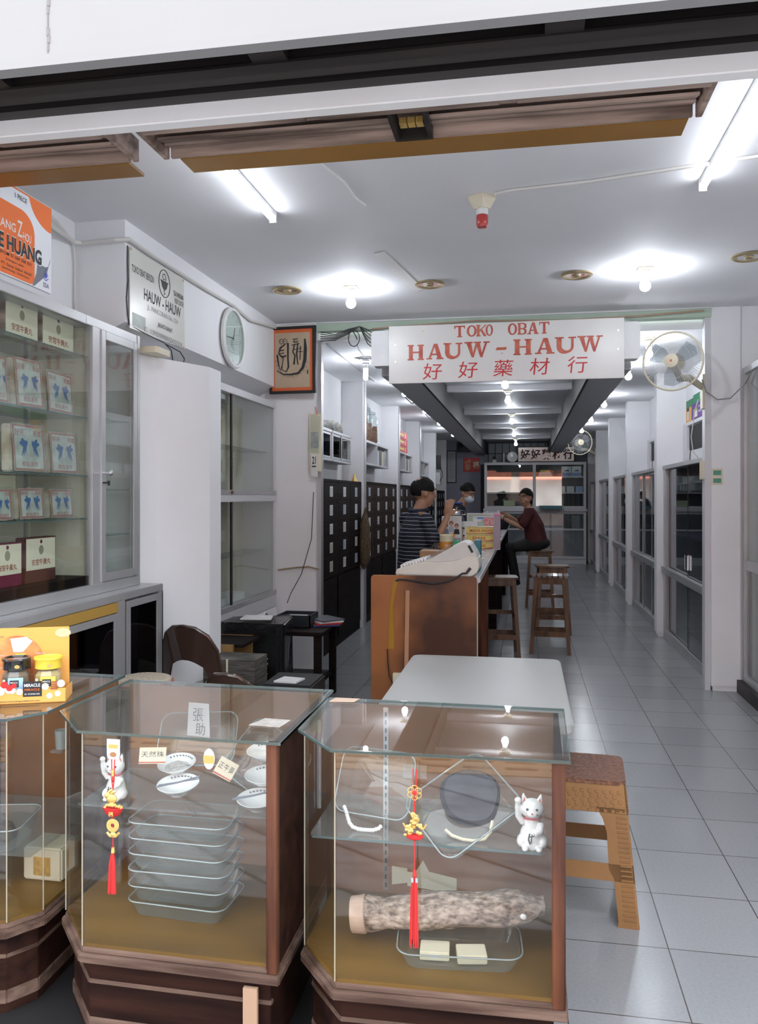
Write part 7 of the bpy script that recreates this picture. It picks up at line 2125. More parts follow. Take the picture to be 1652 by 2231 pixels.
build('power_cable', MB().tube([(-0.37, 5.145, z + .022), (-0.392, 5.11, z + .024), (-0.415, 5.068, z + .010), (-0.45, 5.060, z - .010), (-0.50, 5.062, z - .028), (-0.58, 5.066, z - .040), (-0.66, 5.066, z - .030), (-0.74, 5.062, z - .018), (-0.79, 5.062, z - .016), (-0.81, 5.062, z - .025)], 0.006, 8), M['cable_black'], t, smooth=True)
single('thin_cable', MB().tube([(-0.865, 5.06, 0.59), (-0.86, 5.055, 0.50), (-0.85, 5.05, 0.42), (-0.83, 5.05, 0.38)], 0.004), M['cable_black'], 'thin black cable hanging below the amber tape on the counter end', 'cable', (-0.86, 5.06, 0.38))
single('teal_binder', MB().box(-0.345, -0.305, 5.54, 5.75, ZK + 0.001, ZK + 0.21), M['teal'], 'teal binder standing right behind the cash register', 'binder', (-0.325, 5.64, ZK), bevel=0.003)
single('brown_paper_bag', MB().rbox(-0.76, -0.56, 5.85, 6.05, ZK + 0.001, ZK + 0.11, 0.02).jitter(0.012, 12), mat('kraft_paper', (0.36, 0.20, 0.10), 0.6, var=0.2, scale=8, bump=0.6), 'crumpled brown paper bag between the register keyboard and the amber jar', 'bag', (-0.65, 5.95, ZK))
single('orange_chair_back', MB().rbox(-0.80, -0.745, 5.55, 5.58, 0.7, 1.07, 0.01), mat('orange_wood', (0.45, 0.20, 0.05), 0.4), 'orange-brown board showing at the corner behind the cash register', 'board', (-0.77, 5.56, 0.7))
JX, JY = -0.695, 7.2
t = thing('amber_jar', 'squat jar of amber jelly with a pale wide lid on the counter', 'jar', (JX, JY, ZK))
build('jar_body', MB().lathe([(0.058, ZK + .001), (0.063, ZK + .02), (0.063, ZK + .10), (0.058, ZK + .11)], (JX, JY, 0), 28), mat('amber_jelly', (0.55, 0.22, 0.03), 0.2, coat=0.5), t, smooth=True)
build('pale_lid', MB().lathe([(0.060, ZK + .11), (0.060, ZK + .165), (0.053, ZK + .172), (0, ZK + .172)], (JX, JY, 0), 28), mat('translucent_lid', (0.66, 0.60, 0.42), 0.4), t, smooth=True)
single('green_wrap', MB().ball((-0.60, 7.15, ZK + 0.105), 0.035, 0.035, 0.025, n=10).box(-0.63, -0.57, 7.12, 7.18, ZK + 0.001, ZK + 0.10).jitter(0.006, 40), mat('green_wrapper', (0.05, 0.35, 0.16), 0.3), 'small crumpled green wrapper beside the amber jar', 'wrapper', (-0.60, 7.15, ZK))
# stack of medicine cartons
HB = 0.0715
M['pale_yellow'] = mat('pale_yellow_print', (0.80, 0.66, 0.20), 0.5)
for q, (w_, l) in enumerate((('GOYANG', 'yellow carton reading OYANG, lowest of the counter stack, half hidden by the cash register'), ('DIARE', 'yellow carton reading DIARE in the middle of the counter stack'), ('MASUK ANGIN', 'yellow carton reading MASUK ANGIN, topmost of the counter stack'))):
    z0 = ZK + 0.001 + q * (HB + 0.001)
    t = thing('medicine_carton', l, 'box', (-0.47, 8.0, z0), 'yellow medicine cartons stacked on the counter')
    build('carton', MB().box(-0.640, -0.305, 7.90, 8.12, z0, z0 + HB), M['paper'], t, bevel=0.001)
    pl = Pl((-0.4725, 7.8995, z0 + HB / 2), XR, ZU)
    build('yellow_face', MB().rect(pl, -0.095, 0.165, -0.034, 0.034, 0.0008), M['pale_yellow'], t)
    build('red_swoosh', MB().poly(pl, [(-0.095, -0.034), (0.165, -0.034), (0.165, -0.018), (0.08, -0.029), (-0.095, -0.030)], 0.0006, 0.0008), M['sign_red'], t)
    build('figure_print', MB().disc(pl, -0.130, 0.004, 0.019, 0.0006, ry=0.024), mat('skin_tone_print', (0.62, 0.42, 0.30), 0.5), t)
    build('hair_print', MB().disc(pl, -0.130, 0.020, 0.021, 0.0006, 0.0007, ry=0.010), M['ink'], t)
    lettering([(w_, 0.046 if len(w_) > 6 else 0.03, -0.003, 0.215 if len(w_) > 6 else 0.125, 0.028, 0.03)], pl, M['sign_red'], t, 'red_lettering', 0.0016)
    lettering([('OBAT TRADISIONAL UNTUK MEMBANTU', 0.036, 0.024, 0.23, 0.007, 0.01)], pl, M['ink_grey'], t, 'small_lettering', 0.0012)
# carton printed with three people
t = thing('family_carton', 'white carton printed with three people, standing beside the yellow cartons', 'box', (-0.685, 7.62, ZK))
build('carton', MB().box(-0.775, -0.595, 7.58, 7.68, ZK + 0.001, ZK + 0.325), M['paper'], t, bevel=0.002)
pl = Pl((-0.685, 7.5795, ZK + 0.165), XR, ZU)
skinp = mat('printed_skin', (0.60, 0.36, 0.24), 0.5)
for q, (a, c, hm) in enumerate(((-0.050, 0.065, M['ink']), (-0.0, 0.085, mat('auburn_print', (0.30, 0.10, 0.05), 0.5)), (0.050, 0.062, mat('ginger_hair_print', (0.28, 0.12, 0.06), 0.5)))):
    build('hair_print', MB().disc(pl, a, c + 0.009, 0.020, 0.0006, 0.0, ry=0.023), hm, t)
    build('face_print', MB().disc(pl, a, c - 0.003, 0.014, 0.0006, 0.0007, ry=0.017), skinp, t)
    build('clothes_print', MB().poly(pl, [(a - 0.029, c - 0.07), (a + 0.029, c - 0.07), (a + 0.020, c - 0.022), (a - 0.020, c - 0.022)], 0.0006, 0.0003 * q), (mat('slate_shirt', (0.20, 0.25, 0.33), 0.5), mat('pale_shirt', (0.45, 0.5, 0.56), 0.5), M['ink'])[q], t)
build('amber_print', MB().rect(pl, -0.085, -0.035, -0.04, -0.005, 0.0006, 0.001).rect(pl, -0.01, 0.035, -0.04, -0.005, 0.0006, 0.001), M['orange_card'], t)
build('purple_band', MB().rect(pl, -0.088, 0.088, -0.12, -0.045, 0.0006), mat('pale_purple_print', (0.40, 0.30, 0.48), 0.5), t)
single('small_dark_bottle', MB().lathe([(0.022, ZK + .001), (0.024, ZK + .08), (0.012, ZK + .10), (0.013, ZK + .12), (0, ZK + .121)], (-0.745, 6.75, 0), 16), mat('dark_bottle', (0.03, 0.04, 0.05), 0.15), 'small dark bottle at the left of the amber jar', 'bottle', (-0.745, 6.75, ZK), smooth=True)
CX_, CY_ = -0.665, 7.92
t = thing('candy_jar', 'big round glass jar with a crinkled silver lid behind the people carton', 'jar', (CX_, CY_, ZK))
build('glass_body', MB().lathe([(0.085, ZK + .001), (0.095, ZK + .03), (0.095, ZK + .30), (0.08, ZK + .33)], (CX_ - 0.02, CY_, 0), 24), M['dish_glass'], t, smooth=True)
build('silver_lid', MB().lathe([(0.108, ZK + .33), (0.113, ZK + .34), (0.108, ZK + .37), (0.06, ZK + .382), (0, ZK + .384)], (CX_ - 0.02, CY_, 0), 24).jitter(0.003, 30), M['chrome'], t, smooth=True)
build('contents', MB().lathe([(0.08, ZK + .006), (0.088, ZK + .03), (0.088, ZK + .20), (0, ZK + .22)], (CX_ - 0.02, CY_, 0), 20), mat('wrapped_sweets', (0.55, 0.50, 0.42), 0.5, rgb2=(0.25, 0.18, 0.16), scale=40), t)
ZS = ZK + 3 * (HB + 0.001)
single('tissue_packs', MB().rbox(-0.62, -0.46, 7.92, 8.06, ZS + 0.002, ZS + 0.045, 0.01).rbox(-0.51, -0.43, 7.93, 8.04, ZS + 0.045, ZS + 0.07, 0.01).jitter(0.004, 20), M['paper'], 'white tissue packs lying on the yellow carton stack', 'tissues', (-0.52, 8.0, ZS))
t = thing('framed_notice', 'pale green framed price notice standing behind the yellow cartons', 'notice', (-0.45, 8.42, ZK))
pl = Pl((-0.455, 8.38, ZK + 0.16), XR, ZU)
b = MB(); frame_rect(b, pl, -0.14, 0.135, -0.158, 0.180, 0.014, 0.01)
build('frame', b, M['white_frame'], t)
build('green_sheet', MB().rect(pl, -0.13, 0.125, -0.15, 0.172, 0.003), mat('pale_green_sheet', (0.50, 0.60, 0.45), 0.5), t)
build('white_label', MB().rect(pl, -0.08, 0.12, 0.105, 0.150, 0.002, 0.004), M['paper'], t)
build('blue_band', MB().rect(pl, -0.035, 0.105, 0.118, 0.138, 0.001, 0.0061), mat('mid_blue_band', (0.12, 0.32, 0.62), 0.5), t)
single('red_patterned_card', MB().box(-0.41, -0.315, 8.15, 8.16, ZK + 0.001, ZK + 0.30), mat('red_white_pattern', (0.62, 0.09, 0.10), 0.5, rgb2=(0.75, 0.55, 0.52), scale=60), 'red and white patterned card standing behind the carton stack', 'card', (-0.36, 8.15, ZK))
t = thing('pink_lidded_box', 'tall mauve plastic box with a pink lid at the counter edge', 'container', (-0.262, 7.8, ZK))
build('box_body', MB().box(-0.298, -0.287 + 0.05, 7.80, 7.90, ZK + 0.006, ZK + 0.33), mat('mauve_plastic', (0.36, 0.29, 0.34), 0.4), t, bevel=0.003)
build('pink_lid', MB().box(-0.300, -0.235, 7.798, 7.902, ZK + 0.33, ZK + 0.345), mat('pink_lid', (0.75, 0.18, 0.40), 0.4), t)
build('foot', MB().box(-0.32, -0.24, 7.80, 7.90, ZK + 0.001, ZK + 0.006), M['white_plastic'], t)
# papers and cables along the counter top
r2 = random.Random(12)
for q, (x, y, a, c, l) in enumerate(((-0.42, 7.45, 10, M['paper'], 'white form sheet lying on the counter in front of the yellow cartons'), (-0.47, 7.66, -14, M['orange_card'], 'orange-printed leaflet lying at the foot of the yellow cartons'), (-0.40, 6.6, 30, M['card'], 'cream slip lying on the counter near the metal edge'))):
    single('paper_sheet', MB().box(-0.07, 0.05, -0.09, 0.09, ZK + 0.001 + 0.003 * q, ZK + 0.003 + 0.003 * q, Matrix.Translation((x, y, 0)) @ Rz(a)), c, l, 'paper', (x, y, ZK), 'papers on the counter')
single('calculator', MB().box(-0.05, 0.05, -0.14, 0.14, ZK + 0.001, ZK + 0.02, Matrix.Translation((-0.37, 9.2, 0)) @ Rz(8)), M['black'], 'black flat calculator on the counter beyond the pink-lidded box', 'calculator', (-0.37, 9.2, ZK))
for q in range(4):
    single('newspaper', MB().box(-0.10, 0.10, -0.22, 0.22, ZK + 0.001 + q * 0.014, ZK + 0.013 + q * 0.014, Matrix.Translation((-0.42, 10.1, 0)) @ Rz(4 * q - 8)), mat('newsprint_%d' % q, (0.38 + 0.04 * q, 0.37 + 0.04 * q, 0.35 + 0.04 * q), 0.7, var=0.3, scale=30),
           ('lowest', 'second lowest', 'second highest', 'topmost')[q] + ' folded newspaper in the pile on the counter near the seated woman', 'newspaper', (-0.42, 10.1, ZK + q * 0.014), 'newspapers on the counter')
single('white_shopping_bag', MB().rbox(-0.60, -0.38, 11.9, 12.2, ZK + 0.001, ZK + 0.28, 0.05).jitter(0.04, 6), mat('white_bag', (0.60, 0.60, 0.60), 0.4, rgb2=(0.06, 0.06, 0.07), scale=12), 'black and white patterned shopping bag on the counter beyond the seated woman', 'bag', (-0.5, 12.05, ZK))
single('dark_round_basket', MB().lathe([(0.12, ZK + .001), (0.16, ZK + .08), (0.155, ZK + .16), (0.13, ZK + .18), (0, ZK + .18)], (-0.40, 12.7, 0), 18), M['black'], 'dark round basket on the counter under the forearms of the seated woman', 'basket', (-0.40, 12.7, ZK), smooth=True)


# ---------------- bar stools
def bar_stool(x, y, h, rz, label, slats=True):
    t = thing('bar_stool', label, 'bar stool', (0, 0, 0), 'brown wooden bar stools along the counter')
    tw, bw = 0.135, 0.185
    b = MB()
    if slats:
        for q in range(7):
            b.rbox(-0.185 + q * 0.053, -0.185 + q * 0.053 + 0.047, -0.15, 0.15, h - 0.022, h, 0.012)
    else:
        b.rbox(-0.185, 0.185, -0.15, 0.15, h - 0.022, h, 0.04)
    build('seat', b, M['stool_seat'] if slats else M['stool_wood'], t, bevel=0.002)
    P_ = lambda sx, sy, z: Vector((sx * (tw + (bw - tw) * (1 - z / h)), sy * (tw * .85 + (bw - tw) * (1 - z / h)), z))
    for sx in (-1, 1):
        for sy in (-1, 1):
            T0, B0 = P_(sx, sy, h - 0.022), P_(sx, sy, 0)
            b = MB()
            v = []
            for p, w in ((B0, 0.017), (T0, 0.020)):
                v.append([b.bm.verts.new(p + Vector((a * w, c * w, 0))) for a, c in ((-1, -1), (1, -1), (1, 1), (-1, 1))])
            for k in range(4):
                b.bm.faces.new((v[0][k], v[0][(k + 1) % 4], v[1][(k + 1) % 4], v[1][k]))
            b.bm.faces.new(v[0][::-1]); b.bm.faces.new(v[1])
            build('leg', b, M['stool_wood'], t, bevel=0.002)
    def rail(a, c, z, hh, nm='rail'):
        p, q = P_(a[0], a[1], z), P_(c[0], c[1], z)
        d = (q - p); ang = math.atan2(d.y, d.x)
        build(nm, MB().box(0, d.length, -0.009, 0.009, -hh / 2, hh / 2, Matrix.Translation(p) @ Matrix.Rotation(ang, 4, 'Z')), M['stool_wood'], t)
    for z, hh in ((h - 0.055, 0.06),):
        for a, c in (((-1, -1), (1, -1)), ((-1, 1), (1, 1)), ((-1, -1), (-1, 1)), ((1, -1), (1, 1))):
            rail(a, c, z, hh, 'apron')
    rail((-1, -1), (1, -1), h * 0.255, 0.05); rail((-1, 1), (1, 1), h * 0.255, 0.05)
    for sx in (-1, 1):
        rail((sx, -1), (sx, 1), h * 0.22, 0.05); rail((sx, -1), (sx, 1), h * 0.50, 0.05)
    rail((-1, 1), (1, 1), h * 0.52, 0.04)
    t.location = (x, y, 0); t.rotation_euler = (0, 0, math.radians(rz))
    return t


M['stool_seat'] = mat('pale_reflecting_slats', (0.16, 0.11, 0.09), 0.25, coat=0.6)
bar_stool(0.245, 8.30, 0.775, -2, 'nearest wooden bar stool in the aisle, slatted seat catching the light')
bar_stool(0.30, 9.45, 0.775, 4, 'second wooden bar stool, just behind the slatted one', False)
s3 = bar_stool(0.20, 11.65, 0.80, 0, 'wooden bar stool the woman in the dark red shirt sits on', False)
bar_stool(-0.26, 8.05, 0.775, 6, 'wooden bar stool pushed in under the counter overhang', False)
# ================================================================== PEOPLE
def limb(b, pts, rad, n=12):
    b.tube(pts, rad, n)
    for p, r in zip(pts, rad):
        b.ball(p, r * 0.98, n=10)


def hand(b, w, d, nrm, s=1.0, curl=25, spread=1.0, side=1):
    """palm and five fingers; w wrist, d direction of the hand, nrm out of the palm"""
    d = Vector(d).normalized(); nrm = Vector(nrm).normalized(); lat = d.cross(nrm).normalized() * side
    w = Vector(w)
    R = Matrix((lat, d, nrm)).transposed().to_4x4()
    b.ball(w + d * 0.045 * s, 0.040 * s, 0.052 * s, 0.016 * s, M=R)
    for k, (off, L) in enumerate(((-0.030, .070), (-0.010, .080), (0.010, .076), (0.029, .060))):
        p = w + d * 0.080 * s + lat * off * s
        pts = [w + d * 0.05 * s + lat * off * 0.8 * s, p]
        a = 0.0
        for j, f in enumerate((0.45, 0.32, 0.23)):
            a += math.radians(curl)
            dd = d * math.cos(a) + nrm * math.sin(a) + lat * off * 3.2 * spread
            p = p + dd.normalized() * L * f * s
            pts.append(p)
        b.tube(pts, [0.011 * s, 0.0095 * s, 0.009 * s, 0.0085 * s, 0.007 * s], 8)
        b.ball(pts[-1], 0.0072 * s, n=8)
    p = w + d * 0.02 * s - lat * 0.026 * s
    pts = [p, p - lat * 0.022 * s + d * 0.018 * s + nrm * 0.006 * s, p - lat * 0.036 * s + d * 0.043 * s + nrm * 0.014 * s, p - lat * 0.038 * s + d * 0.062 * s + nrm * 0.022 * s]
    b.tube(pts, [0.014 * s, 0.012 * s, 0.0105 * s, 0.008 * s], 8)
    b.ball(pts[-1], 0.008 * s, n=8)


def facing(a, pitch=0, roll=0):
    """frame whose -Y axis is where the figure looks; a = heading in degrees from -Y, anticlockwise"""
    return Matrix.Rotation(math.radians(a), 4, 'Z') @ Matrix.Rotation(math.radians(pitch), 4, 'X') @ Matrix.Rotation(math.radians(roll), 4, 'Y')


def head_volume(b, c, R, s):
    T = Matrix.Translation(c) @ R @ Matrix.Scale(s, 4)
    g = lambda x, y, z: T @ Vector((x, y, z))
    R4 = R.to_3x3().to_4x4()
    b.ball(g(0, .012, .025), .075 * s, .094 * s, .092 * s, M=R4, n=20)
    b.ball(g(0, -.020, -.035), .062 * s, .068 * s, .078 * s, M=R4, n=18)
    b.ball(g(0, -.045, -.085), .036 * s, .034 * s, .026 * s, M=R4)          # chin
    b.tube([g(0, -.083, .015), g(0, -.100, -.018), g(0, -.106, -.030)], [.007 * s, .012 * s, .013 * s], 8)   # nose
    for sx in (-1, 1):
        b.ball(g(sx * .074, .006, -.012), .009 * s, .018 * s, .030 * s, M=R4 @ Ry(sx * 8))   # ears
        b.ball(g(sx * .038, -.058, -.030), .026 * s, .020 * s, .022 * s, M=R4)               # cheeks
    b.ball(g(0, -.080, .036), .052 * s, .016 * s, .012 * s, M=R4)                            # brow
    b.ball(g(0, -.086, -.058), .026 * s, .013 * s, .012 * s, M=R4)                           # lips
    return g, T


def face_bits(g, R, s, t, brow=True, mouth=True):
    R4 = R.to_3x3().to_4x4()
    for sx in (-1, 1):
        e = build('eye', MB().ball(g(sx * .031, -.083, .012), .012 * s, .006 * s, .006 * s, M=R4, n=10), mat('eye_white', (0.6, 0.58, 0.55), 0.3), t, smooth=True)
        build('iris', MB().ball(g(sx * .031, -.088, .012), .005 * s, .003 * s, .005 * s, M=R4, n=8), M['ink'], e, smooth=True)
        if brow:
            build('eyebrow', MB().tube([g(sx * .014, -.093, .030), g(sx * .032, -.092, .035), g(sx * .050, -.080, .031)], .0032 * s, 5), M['hair'], t)
    if mouth:
        build('lips', MB().tube([g(-.020, -.091, -.060), g(0, -.099, -.058), g(.020, -.091, -.060)], .0045 * s, 6), mat('lip_brown', (0.28, 0.10, 0.08), 0.5), t)


def hair_shell(g, R, s, t, name, keep, scale=1.06, extra=None, m=None):
    """a thick cap over the skull; keep(x, y, z) in head coordinates says where hair grows"""
    R4 = R.to_3x3().to_4x4()
    bm = bmesh.new()
    bmesh.ops.create_uvsphere(bm, u_segments=36, v_segments=26, radius=1)
    for v in bm.verts:
        v.co = Vector((v.co.x * .078 * scale, .012 + v.co.y * .098 * scale, .022 + v.co.z * .097 * scale))
    bmesh.ops.delete(bm, geom=[v for v in bm.verts if not keep(v.co.x, v.co.y, v.co.z)], context='VERTS')
    geom = bmesh.ops.solidify(bm, geom=list(bm.faces), thickness=0.012)
    for v in bm.verts:
        v.co += mnoise.noise_vector(v.co * 60) * 0.0025
        v.co = g(*v.co)
    b = MB(); b.bm.free(); b.bm = bm
    if extra: extra(b, g)
    return build(name, b, m or M['hair'], t, smooth=True)


def torso(b, hip, chest, neck, a, w=(.165, .175, .20, .185, .10), d=(.12, .115, .125, .10, .07)):
    R = Matrix.Rotation(math.radians(a), 3, 'Z')
    hip, chest, neck = Vector(hip), Vector(chest), Vector(neck)
    c = [hip, hip.lerp(chest, .45), chest, chest.lerp(neck, .55), neck]
    b.loft([(c[i], w[i], d[i], R) for i in range(5)], 20)


# ---- man in the striped shirt, back to the street, head turned towards the counter
mx, my = -1.02, 7.42
t = thing('person', 'man in a navy striped polo shirt behind the counter, back to the street', 'person', (mx, my, 0))
A = 128          # looks along +X and a little away
R = facing(A)
dirf = R.to_3x3() @ Vector((0, -1, 0)); lt = R.to_3x3() @ Vector((1, 0, 0))     # forward; his left... sideways axis
base = Vector((mx, my, 0))
hip = base + Vector((0, 0, 0.93)); chest = base + dirf * 0.02 + Vector((0, 0, 1.22)); neck = base + dirf * 0.05 + Vector((0, 0, 1.435))
shR = base - lt * 0.19 + Vector((0, 0, 1.355)) + dirf * 0.02
shL = base + lt * 0.19 + Vector((0, 0, 1.355)) + dirf * 0.02
if shR.y > shL.y: shR, shL = shL, shR       # shR is the arm nearer the street
elR = shR + Vector((0.10, 0.00, -0.27)); wrR = elR + Vector((0.17, 0.10, 0.22))
wrR = Vector((-0.705, 7.40, 1.375)); elR = Vector((-0.80, 7.27, 1.13))
elL = shL + dirf * 0.12 + Vector((0, 0.02, -0.26)); wrL = elL + dirf * 0.20 + Vector((0.0, 0, -0.03))
hc = base + dirf * 0.11 + Vector((0, 0, 1.60))
HR = facing(A - 12, 6)
b = MB()
torso(b, hip, chest, neck, A, w=(.155, .165, .185, .17, .075), d=(.12, .12, .12, .09, .065))
limb(b, [neck - Vector((0, 0, 0.03)), hc - Vector((0, 0, 0.06))], [.064, .058])
g, T = head_volume(b, hc, HR, 1.17)
for s_, e_, w_ in ((shR, elR, wrR), (shL, elL, wrL)):
    limb(b, [s_, s_.lerp(e_, .5), e_, e_.lerp(w_, .5), w_], [.052, .048, .040, .037, .027])
hand(b, wrR, (0.12, 0.05, 1), (0.3, 0.9, 0.1), 1.15, 18)
hand(b, wrL, dirf + Vector((0, 0, -.1)), (0, 0, -1), 1.0, 25)
lh = [base + lt * q * 0.095 for q in (-1, 1)]
for q in lh:
    limb(b, [q + Vector((0, 0, .90)), q + Vector((0, 0, .50)), q + Vector((0, 0, .09))], [.082, .055, .038])
remeshed('body', b, M['skin'], t, 0.009, 2)
b = MB()
torso(b, hip + Vector((0, 0, -.04)), chest, neck + Vector((0, 0, -0.012)), A, w=(.185, .19, .205, .18, .082), d=(.145, .145, .14, .105, .075))
for s_, e_ in ((shR, elR), (shL, elL)):
    limb(b, [s_ - Vector((0, 0, 0.002)), s_.lerp(e_, .45), s_.lerp(e_, .80)], [.066, .065, .066])
remeshed('striped_shirt', b, stripe_mat('navy_shirt_with_white_stripes', (0.006, 0.007, 0.017), (0.42, 0.47, 0.55), 29, 0.12, 2, wob=0.02), t, 0.010, 3)
build('collar', MB().tube([neck + Vector((.082 * math.cos(q * PI / 8), .075 * math.sin(q * PI / 8), 0.005 + .01 * math.sin(q * PI / 8))) for q in range(16)], .016, 8, closed=True), mat('navy_collar', (0.02, 0.028, 0.06), 0.8), t, smooth=True)
b = MB(); torso(b, hip + Vector((0, 0, -.10)), hip + Vector((0, 0, -.02)), hip + Vector((0, 0, .0)), A, w=(.17, .17, .17, .165, .15), d=(.13, .13, .125, .12, .11))
for q in lh:
    limb(b, [q + Vector((0, 0, .90)), q + Vector((0, 0, .50)), q + Vector((0, 0, .07))], [.10, .075, .062])
remeshed('trousers', b, mat('dark_trousers', (0.02, 0.02, 0.026), 0.8), t, 0.014, 2)
for q in lh:
    build('shoe', MB().ball(q + dirf * 0.05 + Vector((0, 0, .042)), .045, .125, .042, M=R), M['black'], t, smooth=True)
hair_shell(g, HR, 1.17, t, 'hair', lambda x, y, z: (z > -0.040 + 0.9 * max(0, -y - 0.01) and y > -0.070 and not (x * x + (y - 0.060) ** 2 < 0.0013 and z > 0.05) and not (abs(x) > .06 and y < .035 and z < 0.0)))
face_bits(g, HR, 1.17, t)

# ---- masked man further along behind the counter
mx, my = -0.90, 10.5
t = thing('person', 'man in a dark navy top and pale blue face mask, head bowed, behind the counter', 'person', (mx, my, 0))
A = 75
R = facing(A)
dirf = R.to_3x3() @ Vector((0, -1, 0)); lt = R.to_3x3() @ Vector((1, 0, 0))
base = Vector((mx, my, 0))
hip = base + Vector((0, 0, 0.92)); chest = base + dirf * 0.01 + Vector((0, 0, 1.20)); neck = base + dirf * 0.06 + Vector((0, 0, 1.46))
hc = base + dirf * 0.17 + Vector((0, 0, 1.61))
HR = facing(48, 24)
sh = [base + lt * q * 0.185 + Vector((0, 0, 1.35)) for q in (-1, 1)]
b = MB()
torso(b, hip, chest, neck, A, w=(.15, .155, .175, .16, .07), d=(.11, .11, .11, .09, .06))
limb(b, [neck - Vector((0, 0, 0.03)), hc - Vector((0, 0, 0.05))], [.060, .055])
g, T = head_volume(b, hc, HR, 1.08)
arms = []
for s_ in sh:
    e_ = s_ + dirf * 0.0 + Vector((0, 0, -0.22)); w_ = e_ + dirf * 0.20 + Vector((0, 0, 0.02))
    arms.append((s_, e_, w_))
    limb(b, [s_, s_.lerp(e_, .5), e_, e_.lerp(w_, .5), w_], [.050, .046, .038, .035, .026])
    hand(b, w_, dirf, (0, 0, -1), 1.0, 25)
for q in (-1, 1):
    p = base + lt * q * .09
    limb(b, [p + Vector((0, 0, .90)), p + Vector((0, 0, .50)), p + Vector((0, 0, .09))], [.08, .055, .038])
remeshed('body', b, M['skin'], t, 0.010, 2)
b = MB()
torso(b, hip + Vector((0, 0, -.06)), chest, neck + Vector((0, 0, 0.0)), A, w=(.175, .18, .20, .18, .078), d=(.13, .13, .135, .105, .07))
for s_, e_, w_ in arms:
    limb(b, [s_, s_.lerp(e_, .5), e_, e_.lerp(w_, .6)], [.068, .064, .056, .05])
remeshed('navy_top', b, mat('dark_navy_cloth', (0.008, 0.010, 0.022), 0.8), t, 0.011, 3)
build('collar', MB().tube([neck + Vector((.075 * math.cos(q * PI / 8), .07 * math.sin(q * PI / 8), 0.014)) for q in range(16)], .014, 8, closed=True), mat('royal_blue_collar', (0.02, 0.05, 0.20), 0.7), t, smooth=True)
b = MB()
for q in (-1, 1):
    p = base + lt * q * .09
    limb(b, [p + Vector((0, 0, .92)), p + Vector((0, 0, .50)), p + Vector((0, 0, .07))], [.11, .075, .062])
remeshed('trousers', b, mat('black_trousers', (0.012, 0.012, 0.014), 0.8), t, 0.014, 2)
for q in (-1, 1):
    build('shoe', MB().ball(base + lt * q * .09 + dirf * 0.05 + Vector((0, 0, .042)), .045, .125, .042, M=R), M['black'], t, smooth=True)
hair_shell(g, HR, 1.08, t, 'hair', lambda x, y, z: z > 0.0 + 0.62 * max(0, -y + 0.0) and y > -0.088 and not (y < 0.02 and z < 0.012), 1.08)
face_bits(g, HR, 1.08, t, mouth=False)
R4 = HR.to_3x3().to_4x4()
mk = build('face_mask', MB().ball(g(0, -.050, -.050), .066, .070, .058, M=R4, n=20), mat('pale_blue_mask', (0.50, 0.58, 0.64), 0.7), t, smooth=True)
build('ear_loop', MB().tube([g(.058, -.04, -.02), g(.078, -.01, -.005), g(.082, .012, -.01)], .002, 4), M['paper'], mk)
build('ear_loop', MB().tube([g(-.058, -.04, -.02), g(-.078, -.01, -.005), g(-.082, .012, -.01)], .002, 4), M['paper'], mk)

# ---- woman seated on the bar stool
sx_, sy_ = 0.16, 11.62
t = thing('person', 'woman in a dark red shirt seated on a bar stool at the counter', 'person', (sx_, sy_, 0.82))
A = -98         # body towards the counter (-X)
R = facing(A)
dirf = R.to_3x3() @ Vector((0, -1, 0)); lt = R.to_3x3() @ Vector((1, 0, 0))
if dirf.x > 0: A = -A * -1; 
base = Vector((sx_, sy_, 0))
hip = base + Vector((0, 0, 0.925)); chest = base + dirf * 0.05 + Vector((0, 0, 1.18)); neck = base + dirf * 0.11 + Vector((0, 0, 1.40))
hc = base + dirf * 0.155 + Vector((0, 0, 1.545))
HR = facing(-32, 4)
b = MB()
torso(b, hip, chest, neck, A, w=(.165, .15, .165, .15, .065), d=(.13, .11, .12, .09, .055))
limb(b, [neck - Vector((0, 0, 0.03)), hc - Vector((0, 0, 0.06))], [.054, .050])
g, T = head_volume(b, hc, HR, 1.12)
s1 = base + dirf * .09 + Vector((0, -.17, 1.33)); s2 = base + dirf * .09 + Vector((0, .17, 1.33))
e1 = s1 + Vector((-0.13, -.04, -.20)); w1 = Vector((-0.30, sy_ - 0.10, 1.25))
e2 = s2 + Vector((-0.17, .02, -.14)); w2 = Vector((-0.32, sy_ + 0.12, 1.33))
for s_, e_, w_ in ((s1, e1, w1), (s2, e2, w2)):
    limb(b, [s_, s_.lerp(e_, .5), e_, e_.lerp(w_, .5), w_], [.048, .046, .038, .033, .023])
hand(b, w1, (-.6, .25, .5), (-.3, .6, -.6), .95, 38)
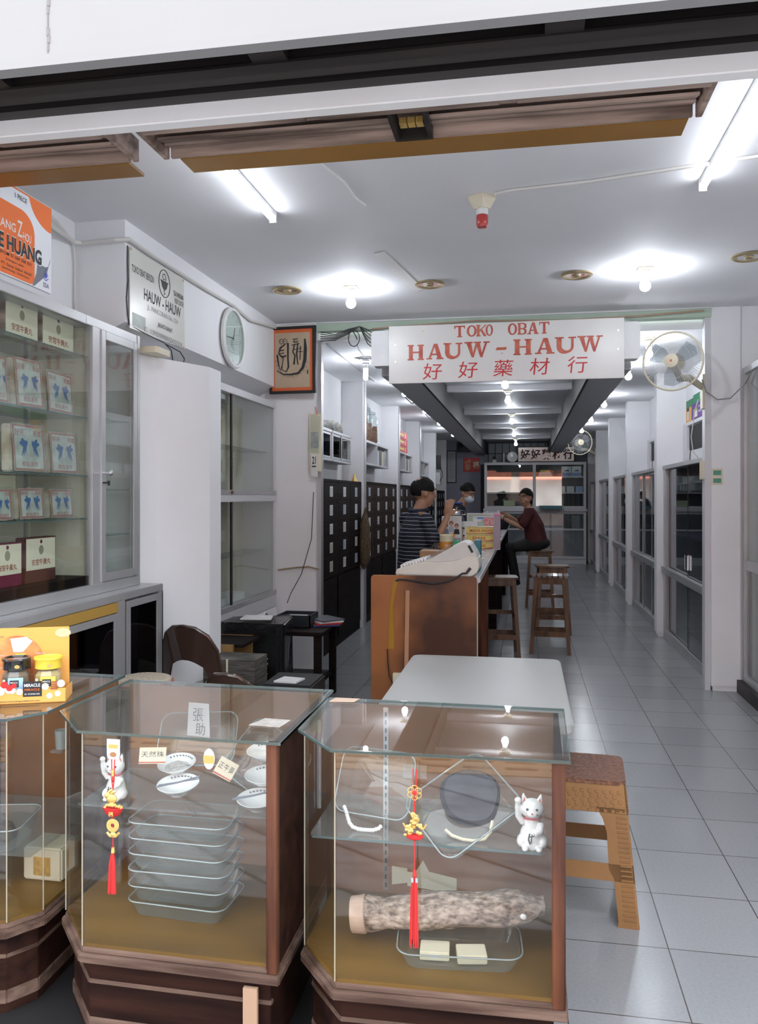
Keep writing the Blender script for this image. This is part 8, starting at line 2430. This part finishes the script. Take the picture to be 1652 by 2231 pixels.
hand(b, w2, (-.8, -.3, -.1), (0, -.4, -1), .95, 38, side=-1)
knees = []
for q in (-1, 1):
    h0 = hip + Vector((0, q * .09, -.02)); k0 = base + dirf * 0.38 + Vector((0, q * .12, 0.82)); a0 = base + dirf * 0.30 + Vector((0, q * .11, 0.42))
    knees.append((h0, k0, a0))
    limb(b, [h0, k0, a0], [.085, .058, .036])
remeshed('body', b, M['skin'], t, 0.010, 2)
b = MB()
torso(b, hip + Vector((0, 0, -.02)), chest, neck, A, w=(.20, .18, .19, .17, .078), d=(.165, .15, .145, .11, .07))
for s_, e_ in ((s1, e1), (s2, e2)):
    limb(b, [s_, s_.lerp(e_, .45), s_.lerp(e_, .75)], [.066, .068, .068])
remeshed('dark_red_shirt', b, mat('dark_red_cotton', (0.055, 0.006, 0.008), 0.85, var=0.15, scale=8), t, 0.011, 3)
b = MB()
b.ball(hip + Vector((0.0, 0, -.02)), .19, .20, .10, n=20)
for h0, k0, a0 in knees:
    limb(b, [h0, k0, a0 + Vector((0, 0, -.04))], [.11, .085, .065])
remeshed('trousers', b, mat('black_skirt_cloth', (0.010, 0.010, 0.011), 0.85), t, 0.014, 2)
for h0, k0, a0 in knees:
    build('shoe', MB().ball(a0 + Vector((-.04, 0, -.085)), .11, .042, .035), M['black'], t, smooth=True)
def bun(b, g):
    b.ball(g(0, .075, -.035), .050, .045, .060); b.ball(g(0.0, .10, -.06), .03, .035, .05)
hair_shell(g, HR, 1.12, t, 'hair', lambda x, y, z: z > -0.03 + 0.95 * max(0, -y + 0.0) and y > -0.082 and not (abs(x) > .05 and y < .01 and z < 0.01), 1.06, bun)
face_bits(g, HR, 1.12, t)
build('watch', MB().tube([w1 + Vector((.0, .026 * math.cos(q * PI / 6), .026 * math.sin(q * PI / 6))) for q in range(12)], .006, 5, closed=True), M['ink'], t)
single('folded_note', MB().box(-0.40, -0.36, sy_ - 0.03, sy_ + 0.03, 1.30, 1.36), M['paper'], 'small white packet held between the hands of the seated woman', 'packet', (-0.38, sy_, 1.30))
